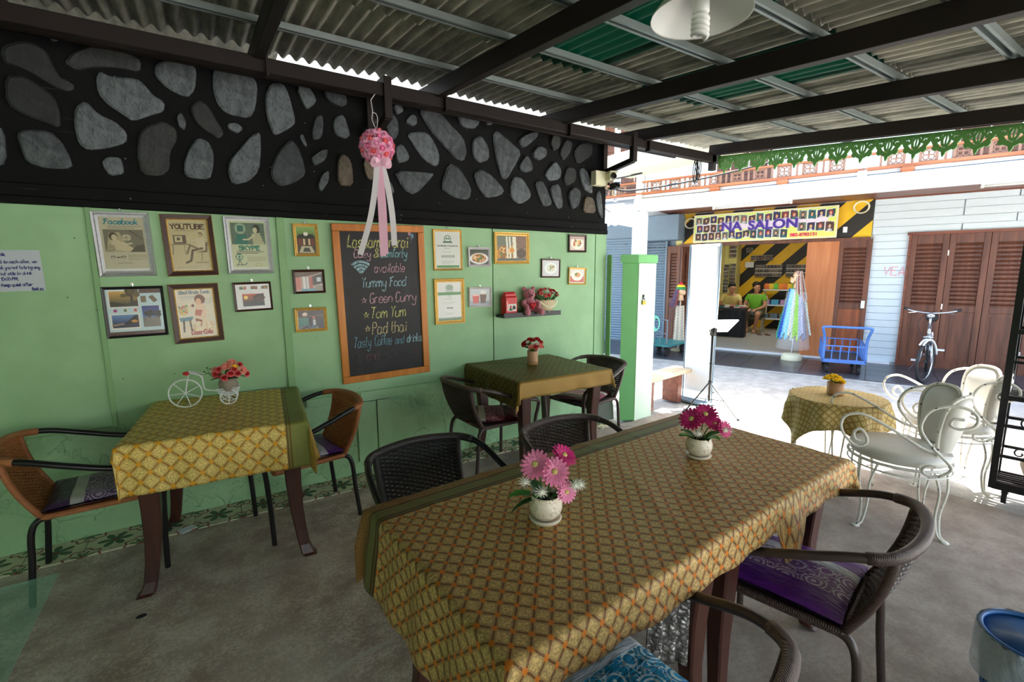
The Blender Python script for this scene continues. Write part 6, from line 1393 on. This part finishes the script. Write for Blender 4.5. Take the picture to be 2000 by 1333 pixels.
# bicycle
t = fth('bicycle', 'silver small-wheeled bicycle leaning on its kickstand before the brown doors', 'bicycle', -.27, .88, 0, None, 84)
wheel('front_wheel', (-.5, 0, .285), .265, (.28, 1, 0), 18, t, .019, .0012, M['rubber'], .02); wheel('rear_wheel', (.48, 0, .285), .265, (0, 1, 0), 18, t, .019, .0012, M['rubber'], .025)
for nm, x, ax in (('rim', -.5, (.28, 1, 0)), ('rim', .48, (0, 1, 0))): wheel(nm, (x, 0, .285), .245, ax, 0, t, .007, .001, M['chrome'])
MB().tube([(-.36, 0, .62), (.1, 0, .3)], .018, 9).tube([(-.38, 0, .72), (-.355, 0, .6)], .02, 9).tube([(.1, 0, .3), (.22, 0, .78)], .016, 9).tube([(.1, .03, .3), (.48, .05, .285)], .009, 7).tube([(.1, -.03, .3), (.48, -.05, .285)], .009, 7).tube([(.18, .02, .62), (.48, .05, .285)], .008, 7).tube([(.18, -.02, .62), (.48, -.05, .285)], .008, 7).obj('frame', M['chrome'], t, True)
MB().tube([(-.365, .04, .6), (-.5, .06, .285)], .012, 8).tube([(-.365, -.04, .6), (-.5, -.06, .285)], .012, 8).tube([(-.38, 0, .7), (-.4, 0, .92)], .013, 8).box((-.365, 0, .605), (.04, .1, .03)).obj('fork', M['chrome'], t, True)
MB().tube(catmull([(-.33, -.27, .98), (-.37, -.18, .95), (-.4, 0, .93), (-.37, .18, .95), (-.33, .27, .98)], 5), .011, 8).obj('handlebar', M['chrome'], t, True)
for s in (-1, 1): MB().tube([(-.345, s * .22, .966), (-.325, s * .29, .985)], .017, 8).obj('grip', M['rubber'], t); MB().tube([(-.39, s * .15, .94), (-.43, s * .23, .93)], .005, 5).obj('brake_lever', M['chrome'], t)
MB().ball((-.45, 0, .9), .045, 9, 7, sc=(.8, 1, .9)).obj('headlamp', M['chrome'], t, True); MB().tube(catmull([(-.4, .05, .92), (-.5, .12, .8), (-.46, .06, .62), (-.4, .02, .55)], 5), .004, 5).obj('brake_cable', M['rubber'], t)
MB().tube(catmull([(.1, 0, .8), (.22, 0, .82), (.34, 0, .83)], 4), .05, 8, rad=[.02, .03, .04, .05, .06, .07, .075, .075, .06][:9]).obj('saddle', M['rubber'], t, True)
for x, a0, a1, ax in ((-.5, .25, 2.2, .28), (.48, .5, 2.9, 0)):
    mb = MB(); pts = [(x + .3 * cos(a), -ax * .3 * cos(a), .285 + .3 * sin(a)) for a in np.linspace(a0, a1, 14)]
    for yo in (-.018, .018): mb.tube([(a, b + yo, c) for a, b, c in pts], .012, 6)
    mb.obj('mudguard', M['white'], t, True)
wheel('chainring', (.1, -.05, .3), .075, (0, 1, 0), 5, t, .008, .006, M['chrome']); 
for s in (-1, 1): MB().tube([(.1, s * .06, .3), (.1 + s * .1, s * .085, .3 - s * .1)], .009, 7).obj('crank', M['chrome'], t); MB().box((.1 + s * .1, s * .13, .3 - s * .1), (.07, .09, .02)).obj('pedal', M['white'], t)
MB().tube([(.2, .04, .3), (.3, .2, .015)], .008, 6).obj('kickstand', M['chrome'], t)
# hand trolley on the left with tied rope
t = fth('platform_trolley', 'grey steel platform trolley with teal deck before the roller shutter', 'trolley', 3.42, 1.05, 0, None, -10)
M['teal'] = plain('teal_deck', L(50, 130, 128), .5); M['greysteel'] = plain('grey_steel', L(110, 120, 128), .45, .3)
MB().box((0, 0, .2), (.62, .8, .03)).obj('deck', M['teal'], t)
MB().tube(catmull([(-.3, -.38, .2), (-.3, -.38, .6), (-.28, -.38, .66), (.24, -.38, .66), (.28, -.38, .6), (.28, -.38, .2)], 4), .013, 7).tube([(-.3, -.38, .42), (.28, -.38, .42)], .01, 6).obj('push_handle', M['greysteel'], t, True)
mb = MB()
for k in range(6): mb.tube([(-.28 + k * .11, -.38, .2), (-.28 + k * .11, -.38, .42)], .007, 6)
mb.obj('rail_bars', M['greysteel'], t)
for s in (-1, 1):
    for y in (-.3, .3): MB().tube([(s * .24 - .02, y, .085), (s * .24 + .02, y, .085)], .084, 16).box((s * .24, y, .16), (.05, .05, .06)).obj('wheel', M['rubber'], t)
t2 = fth('rope_bundle', 'mint green rope tied in loops on the trolley handle', 'rope', 3.40, 1.46, .66)
for k in range(4): MB().tube([((.05 + .01 * k) * cos(a) - .01 * k, -.015, -.07 + (.1 + .012 * k) * sin(a)) for a in np.linspace(0, 2 * pi, 20)[:-1]], .009, 6, closed=True).obj('loop', plain('mint_rope', L(130, 220, 190), .6) if k == 0 else bpy.data.materials['mint_rope'], t2, True)
# mannequin heads and hair braids
M['mann'] = plain('mannequin_skin', L(232, 190, 150), .4, var=.05)
def manhead(t, z, yaw=0, s=1.0):
    R_ = rotz(yaw); mb = MB(); mb.tube([(0, 0, z - .2), (0, .0, z - .08)], .05, 12, rad=[.06, .045]); mb.ball((0, 0, z), .088 * s, 16, 12, sc=(.86, 1, 1.22)).ball(R_ @ Vector((0, -.07, -.055)) + Vector((0, 0, z)), .045, 10, 7)
    for q in (R_ @ Vector((0, -.096, -.012)),): mb.ball(q + Vector((0, 0, z)), .016, 7, 5, sc=(.7, .9, 1.5))
    h = mb.obj('mannequin_head', M['mann'], t, True)
    for sx in (-1, 1): MB().ball(R_ @ Vector((sx * .032, -.082, .012)) + Vector((0, 0, z)), .011, 7, 5, sc=(1.3, .6, .7)).obj('eye', M['eye'], h)
    MB().ball(R_ @ Vector((0, -.092, -.062)) + Vector((0, 0, z)), .014, 7, 4, sc=(1.6, .6, .5)).obj('lips', M['crimson'], h); return h
def braid(t, a, b, col, r_=.012, bow=.0):
    a, b = Vector(a), Vector(b); d = b - a; n = max(14, int(d.length / .016)); nm = 'braid_hair_%d_%d_%d' % col
    m = bpy.data.materials.get(nm) or plain(nm, L(*col), .5, var=.25, scale=60)
    x = d.orthogonal().normalized(); y = d.cross(x).normalized(); mb = MB()
    for ph in (0, pi):
        mb.tube([a + d * (k / n) + Vector((0, 0, 0)) + (x * cos(k * .9 + ph) + y * sin(k * .9 + ph)) * r_ * .55 + Vector((0, -bow * sin(pi * k / n), 0)) for k in range(n + 1)], r_ * .72, 5)
    return mb.obj('braid', m, t)
t = fth('braid_stand', 'mannequin-head stand hung with long blue, green and white hair braids', 'display stand', 1.41, .5)
MB().lathe([(0, 0), (.155, 0), (.16, .02), (.15, .09), (.12, .115), (0, .12)], 26).obj('base', M['cream'], t, True); MB().tube([(0, 0, .1), (0, 0, 1.2)], .02, 9).obj('pole', M['chrome'], t); manhead(t, 1.39, radians(-62))
bc = [(60, 190, 140), (80, 200, 160), (50, 150, 130), (40, 110, 200), (50, 90, 190), (70, 130, 215), (130, 200, 230), (170, 215, 240), (150, 210, 235), (230, 225, 190), (200, 205, 200), (170, 200, 120), (150, 200, 90), (180, 215, 110), (170, 175, 195), (190, 190, 205), (150, 150, 170)]
for k in range(34):
    a = pi + pi * (k / 33) * 1.0 if k < 26 else pi * (k - 26) / 8
    q = k / 33; x, y = cos(a), sin(a); braid(t, (.10 * x, .1 * y, 1.2 - .03 * (k % 3)), (.235 * x, .2 * y, .36 + .04 * ((k * 5) % 4)), bc[min(int(q * 17 * (33 / 25)), 16)] if k < 26 else bc[(k * 3) % 17], .017)
for k in range(28):
    a = -.55 * pi + 1.38 * pi * k / 27; x, y = cos(a), sin(a) ; braid(t, (.05 * x, .05 * y, 1.49), (.115 * x + .03, .1 * y, .98 + .03 * (k % 3)), [(150, 130, 116), (190, 176, 160), (170, 70, 56), (90, 74, 66), (206, 196, 186)][k % 5], .009, -.05 if y > 0 else .04)
def bagmat():
    g = G('clear_plastic_wrap'); n = g.noise(g.coord(), 12, 4); g.bump(n, .8, .02); g.out((.9, .93, .96), .12); g.p.inputs['Alpha'].default_value = .16; return g.mat
M['wrap'] = bagmat(); mb = MB(); mb.grid(lambda u, v: ((.25 - .1 * v) * cos(2 * pi * u), (.22 - .1 * v) * sin(2 * pi * u), .2 + .95 * v), 24, 8); mb.obj('plastic_cover', M['wrap'], t, True)
t = fth('braid_stand', 'mannequin head in red, yellow and green knit hat with pale braids, left of banner', 'display stand', 3.27, .62)
MB().lathe([(0, 0), (.14, 0), (.13, .03), (0, .04)], 20).obj('base', M['cream'], t, True); MB().tube([(0, 0, .03), (0, 0, 1.0)], .02, 8).obj('pole', M['chrome'], t); manhead(t, 1.16, radians(60))
for k, (c_, z0, z1, r0, r1) in enumerate([('redpetal', 1.24, 1.3, .06, .02), ('yellowpetal', 1.2, 1.25, .085, .06), ('potgreen', 1.16, 1.21, .094, .086)]): MB().lathe([(r0, z0), (r1, z1), (0, z1 + .004)], 18).obj('hat_band', M[c_], t, True)
for k in range(14): a = pi * (.55 + .9 * k / 13); braid(t, (.085 * cos(a), .09 * sin(a), 1.17), (.15 * cos(a) - .04, .1 * sin(a), .82 + .02 * (k % 3)), [(90, 80, 120), (150, 60, 70), (60, 70, 120), (110, 90, 100)][k % 4], .01)
for k in range(11): a = pi * (1.0 + k / 10); braid(t, (.06 * cos(a), .07 * sin(a), .86), (.09 * cos(a), .1 * sin(a), .12 + .03 * (k % 3)), [(226, 214, 190), (206, 196, 176), (180, 170, 156)][k % 3], .016)
# ------------------------------------------------------------------ inside the salon
M['blackcloth'] = plain('black_desk_cloth', L(34, 36, 42), .85)
t = fth('desk', 'desk under black cloth inside the salon doorway', 'desk', 3.02, -2.0, .03)
bevel(MB().box((0, 0, .62), (.82, .5, .03)).obj('desktop', M['blackcloth'], t), .006, 1)
def skirt(u, v): a = u * 1.32 - .25; x = -.41 + min(max(a, 0), .82); y = -.25 + max(0, a - .82) - max(0, -a) * -1; return (x + (.012 * sin(u * 60) if 0 < a < .82 else .01), (-.25 - .012 * sin(u * 60)) if 0 <= a <= .82 else -.25 + (abs(a) if a < 0 else a - .82), .6 * v)
MB().grid(skirt, 80, 2).obj('cloth_skirt', M['blackcloth'], t, True)
for x in (-.36, .36):
    for y in (-.2, .2): MB().box((x, y, .3), (.04, .04, .6)).obj('leg', M['blackmetal'], t)
pk = random.Random(3); ORD = ['first', 'second', 'third', 'fourth', 'fifth', 'sixth', 'seventh', 'eighth', 'ninth', 'tenth', 'eleventh', 'twelfth']
for k in range(14):
    cc = [(226, 216, 200), (206, 120, 110), (60, 140, 110), (236, 236, 230), (120, 60, 60)][k % 5]; nm = 'pack_%d' % (k % 5); m = bpy.data.materials.get(nm) or plain(nm, L(*cc), .5)
    o = bevel(MB().box((0, 0, .015), (.14, .09, .03)).obj('hair_pack', m, None, False, FW(3.02, -2.0, .67 + .032 * (k // 7)) + Vector((pk.uniform(-.02, .02), pk.uniform(-.02, .02), 0)) + EU * (.33 - (k % 7) * .11) , (0, 0, FR + pk.uniform(-.3, .3))), .005, 1)
    tag(o, '%s hair packet, %s from the left in the %s layer on black salon desk' % (['cream', 'coral', 'green', 'white', 'maroon'][k % 5], ORD[k % 7], ['bottom', 'top'][k // 7]), 'packet', 'packets on the salon desk')
t = fth('wall_shelving', 'white shelves with yarn and boxes at the back of salon', 'shelves', 1.95, -3.75, .03)
for z in (.28, .62, 1.0): bevel(MB().box((0, 0, z), (1.25, .32, .03)).obj('shelf_board', M['white'], t), .003, 1)
for x in (-.6, .0, .6): MB().box((x, .1, .5), (.03, .03, 1.0)).obj('upright', M['white'], t)
cn = ['orange', 'pink', 'light blue', 'yellow', 'lime', 'rose red', 'mauve', 'tangerine']; seen = {}
cols = [(236, 130, 70), (240, 170, 190), (90, 180, 220), (250, 210, 70), (120, 210, 80), (230, 90, 110), (200, 160, 210), (250, 150, 60)]
for k in range(22):
    lv = [1.015, 1.015, .635, .295][k % 4]; i_ = k // 4; cc = cols[(k * 3) % 8]; nm = 'yarn_%d' % ((k * 3) % 8); m = bpy.data.materials.get(nm) or plain(nm, L(*cc), .8, var=.2, scale=50)
    u_ = 2.5 - i_ * .2 - (.1 if k % 4 == 1 else 0); 
    if lv > .9: o = MB().lathe([(0, 0), (.06, .0), (.078, .03), (.078, .1), (.06, .14), (.02, .145), (0, .14)], 12).obj('yarn_ball', m, None, True, FW(u_, -3.73, lv + .03)); seen['t'] = seen.get('t', 0) + 1; tag(o, '%s wound yarn ball, %s from the left on top salon shelf' % (cn[(k * 3) % 8], ORD[seen['t'] - 1]), 'yarn', 'yarn on the salon shelf')
    else: o = bevel(MB().box((0, 0, .06), (.16, .18, .12)).obj('storage_box', m if lv > .5 else M['slate'], None, False, FW(u_, -3.73, lv + .03), (0, 0, FR)), .006, 1); lvn = 'middle' if lv > .5 else 'lowest'; seen[lvn] = seen.get(lvn, 0) + 1; tag(o, '%s storage box, %s from the left on %s salon shelf' % (cn[(k * 3) % 8] if lv > .5 else 'slate blue', ORD[seen[lvn] - 1], lvn), 'box', 'boxes on the %s salon shelf' % ('middle' if lv > .5 else 'lowest'))
def board(u, d, z, w_, h_, nx, ny, lb, face=0):
    p = Pic(w_, h_, max(16, min(110, int(nx * 8))), (206, 206, 200)); q = random.Random(int(u * 100 + z * 37))
    for i in range(nx):
        for j in range(ny):
            x0, y0 = i / nx, j / ny; c_ = q.choice([(66, 74, 78), (96, 100, 100), (50, 54, 60), (120, 112, 104), (84, 70, 66)]); p.rect(x0 + .06 / nx, y0 + .06 / ny, x0 + .94 / nx, y0 + .94 / ny, c_).ell(x0 + .5 / nx, y0 + .55 / ny, .24 / nx, .28 / ny, q.choice([(24, 22, 24), (40, 30, 28)])).ell(x0 + .5 / nx, y0 + .52 / ny, .13 / nx, .17 / ny, (186, 150, 128))
    o = inst('photo_board', p.mesh(M['print']), None, FW(u, d, z), (0, 0, FR + face)); o.modifiers.new('s', 'SOLIDIFY').thickness = -.012; tag(o, lb, 'photo board', 'photo boards on the salon walls')
board(2.55, -4.06, 1.5, .62, .3, 8, 3, 'wide board of small hairstyle photos above the seated man'); board(1.85, -4.06, 1.5, .62, .3, 8, 3, 'wide board of small hairstyle photos right of seated man, behind braid stand')
board(2.72, -4.05, 1.83, .5, .13, 7, 1, 'narrow strip of hairstyle photos high on the stripes'); board(3.02, -4.06, 2.03, .14, .12, 1, 1, 'single small photo high on the yellow and black stripes')
for (u_, z, w_, h_, nx, ny, lb) in [(3.31, 2.1, .16, .5, 2, 5, 'tall upper photo strip on pale yellow salon wall near the corner'), (3.29, 1.38, .13, .62, 2, 7, 'tall lower photo strip on yellow wall beside the stripes'), (3.47, 1.5, .16, .34, 2, 4, 'photo sheet on yellow wall above the bending person'), (3.47, 1.12, .16, .34, 2, 4, 'lowest photo sheet on yellow wall behind the bending person')]: board(u_, -3.56, z, w_, h_, nx, ny, lb)
o = MB().box((0, 0, 0), (.2, .01, .14)).obj('price_card', M['white'], None, False, FW(3.0, -4.05, 1.66), (0, 0, FR)); tag(o, 'blank white card on stripes at the back of salon', 'card')
t = fth('stool', 'dark chair under the seated man in green shirt', 'chair', 2.62, -3.05, .03)
bevel(MB().box((0, 0, .40), (.42, .4, .04)).obj('seat', M['blackmetal'], t), .006, 1); MB().tube(catmull([(-.2, .2, .4), (-.2, .24, .8), (-.14, .25, .86), (.14, .25, .86), (.2, .24, .8), (.2, .2, .4)], 4), .014, 7).obj('back_frame', M['cream'], t, True)
for x in (-.18, .18):
    for y in (-.17, .17): MB().tube([(x, y, 0), (x, y, .39)], .014, 7).obj('leg', M['chrome'], t)
# people
def skinmesh(name, V, E, mat, parent, sub=2):
    me = bpy.data.meshes.new(name); keys = list(V); me.from_pydata([V[k][0] for k in keys], [(keys.index(a), keys.index(b)) for a, b in E], [])
    me.materials.append(mat); o = inst(name, me, parent); md = o.modifiers.new('skin', 'SKIN'); md.use_smooth_shade = True
    for i, k in enumerate(keys):
        r_ = V[k][1]; me.skin_vertices[0].data[i].radius = r_ if hasattr(r_, '__len__') else (r_, r_); me.skin_vertices[0].data[i].use_root = (i == 0)
    s = o.modifiers.new('sub', 'SUBSURF'); s.levels = s.render_levels = sub; return o
M['skin'] = plain('warm_skin', L(196, 142, 108), .5, var=.06); M['hair'] = plain('black_hair', L(22, 19, 20), .5); M['greenshirt'] = plain('bright_green_shirt', L(110, 180, 44), .75, var=.12, bump=.3); M['shorts'] = plain('khaki_grey_shorts', L(112, 118, 104), .8); M['yellowshirt'] = plain('pale_yellow_shirt', L(226, 206, 130), .8)
def person(label, u, d, z, yaw, look, bow, shirt, low, book=False):
    t = fth('person', label, 'person', u, d, z, None, yaw); V = {}; E = []
    def J(k, co, r_, *to):
        V[k] = (co, r_)
        for q_ in to: E.append((q_, k))
    J('pelvis', (0, .06, .47), .13); J('waist', (0, .06 - bow * .1, .62), .125, 'pelvis'); J('chest', (0, .05 - bow * .3, .80), (.15, .115), 'waist'); nk = Vector((0, .03 - bow * .45, .93)); J('neck', nk, .05, 'chest')
    hv = Matrix.Rotation(radians(look), 3, 'Z') @ Vector((0, -1, 0)); hb = bow * .9
    jaw = nk + Vector((0, 0, .075)) + hv * (.025 + hb * .05); mid = nk + Vector((0, 0, .15 - hb * .02)) + hv * (.012 + hb * .1); top = nk + Vector((0, 0, .225 - hb * .05)) + hv * (hb * .13)
    J('jaw', jaw, .062, 'neck'); J('mid', mid, .082, 'jaw'); J('top', top, .066, 'mid')
    for s, n in ((-1, 'l'), (1, 'r')):
        sh = Vector((s * .165, .05 - bow * .3, .87)); el = Vector((s * .23, -.04 - bow * .25, .64)); wr_ = Vector((s * .09, -.22 - bow * .3, .56 + bow * .1))
        J('sh' + n, sh, .056, 'chest'); J('el' + n, el, .042, 'sh' + n); J('wr' + n, wr_, .028, 'el' + n); J('pm' + n, wr_ + Vector((-s * .03, -.05, -.005)), (.036, .018), 'wr' + n)
        for f_ in range(4): J('f%d%s' % (f_, n), wr_ + Vector((-s * (.02 + .018 * f_) + s * .012, -.095 - .01 * (f_ in (1, 2)), -.02)), .0085, 'pm' + n); J('g%d%s' % (f_, n), wr_ + Vector((-s * (.022 + .017 * f_) + s * .012, -.118 - .01 * (f_ in (1, 2)), -.042)), .007, 'f%d%s' % (f_, n))
        J('th' + n, wr_ + Vector((-s * .07, -.035, .012)), .009, 'pm' + n)
        J('hp' + n, (s * .095, .03, .45), .095, 'pelvis'); J('kn' + n, (s * .15, -.36, .47), .062, 'hp' + n); J('cf' + n, (s * .13, -.33, .3), .052, 'kn' + n); J('an' + n, (s * .08, -.29, .075), .034, 'cf' + n); J('ft' + n, (s * .085, -.4, .03), (.04, .026), 'an' + n)
    body = skinmesh('body', V, E, M['skin'], t, 2)
    k_ = lambda ks, f_: {q_: (V[q_][0], f_ * (V[q_][1][0] if hasattr(V[q_][1], '__len__') else V[q_][1])) for q_ in ks}
    Vs = k_(['chest', 'waist', 'pelvis', 'shl', 'shr'], 1.16)
    for n in 'lr': Vs['up' + n] = (Vector(V['sh' + n][0]).lerp(Vector(V['el' + n][0]), .6), .062)
    Vs['col'] = (nk + Vector((0, 0, -.03)), .062)
    skinmesh('shirt', Vs, [('chest', 'waist'), ('waist', 'pelvis'), ('chest', 'shl'), ('chest', 'shr'), ('shl', 'upl'), ('shr', 'upr'), ('chest', 'col')], M[shirt], t, 2)
    Vl = k_(['pelvis', 'hpl', 'hpr'], 1.12)
    for n in 'lr': Vl['kk' + n] = (Vector(V['hp' + n][0]).lerp(Vector(V['kn' + n][0]), .9), .082)
    skinmesh('shorts', Vl, [('pelvis', 'hpl'), ('pelvis', 'hpr'), ('hpl', 'kkl'), ('hpr', 'kkr')], M[low], t, 2)
    c_ = (mid + top) / 2 - hv * .034 + Vector((0, 0, .02)); MB().ball(c_, .085, 14, 10, sc=(1, 1, 1.0)).ball(c_ + hv * .03 + Vector((0, 0, .03)), .072, 12, 8, sc=(1, 1, .7)).obj('hair', M['hair'], t, True)
    rt = Vector((-hv.y, hv.x, 0))
    fc = MB()
    for s in (-1, 1): fc.ball(mid + hv * .074 + rt * s * .03 + Vector((0, 0, -.01)), .009, 6, 4)
    fc.obj('eyes', M['eye'], t); MB().ball(mid + hv * .088 + Vector((0, 0, -.038)), .016, 7, 5, sc=(.8, .8, 1.3)).obj('nose', M['skin'], t, True); MB().ball(jaw + hv * .058 + Vector((0, 0, -.002)), .014, 7, 4, sc=(1.3, 1.3, .4)).obj('mouth', M['coral'], t, True)
    for s in (-1, 1): MB().ball(mid + rt * s * .082 + Vector((0, 0, -.02)), .018, 7, 5, sc=(.6, .8, 1.4)).obj('ear', M['skin'], t, True)
    return t
person('person in bright green shirt and grey shorts seated in the salon, looking aside', 2.62, -3.0, .03, -4, 55, .0, 'greenshirt', 'shorts')
person('person in pale yellow shirt bending over the black salon desk', 3.08, -2.62, .03, 6, 35, .42, 'yellowshirt', 'shorts')
for s in (-.1, .07):
    o = bevel(MB().box((0, 0, .012), (.09, .24, .02)).obj('sandal', plain('brown_sandal', L(120, 84, 60), .7) if s < 0 else bpy.data.materials['brown_sandal'], None, False, FW(2.35 + s, -2.55, .03), (0, 0, FR + .4)), .006, 1); tag(o, 'brown flat sandal by seated man, the one %s' % ('nearer the shelves' if s < 0 else 'nearer the desk'), 'sandal', 'pair of sandals on the salon floor')
# pencil scribbles on the siding
mb = MB()
for st_ in strokes('VEA', 0, 0, .13, .1, width=.26): mb.strip([(a, 0, b) for a, b in st_], .012, .002)
mb.obj('graffiti_letters', plain('pink_crayon', L(226, 150, 160), .8), fac, loc=(-.30, -.002, 1.42))

lm = (lambda g: (g.bump(g.voro(g.coord(), 55, 'DISTANCE_TO_EDGE'), 1.0, .01), g.out(g.mix(g.voro(g.coord(), 55, 'F1').ss(.1, .6), L(176, 172, 168), L(98, 94, 90)), .32, .4))[1])(G('silver_lace'))
def lacefn(u, v): return (.98 + .22 * u, .81 + .012 * sin(u * 22), .30 + .33 * v - .02 * sin(u * 9) * (1 - v))
o = MB().grid(lacefn, 24, 8).obj('lace_runner', lm, None, True); o.modifiers.new('s', 'SOLIDIFY').thickness = .002
tag(o, 'silver embossed lace cloth hanging below the brocade beside the blue-cushioned chair', 'cloth')
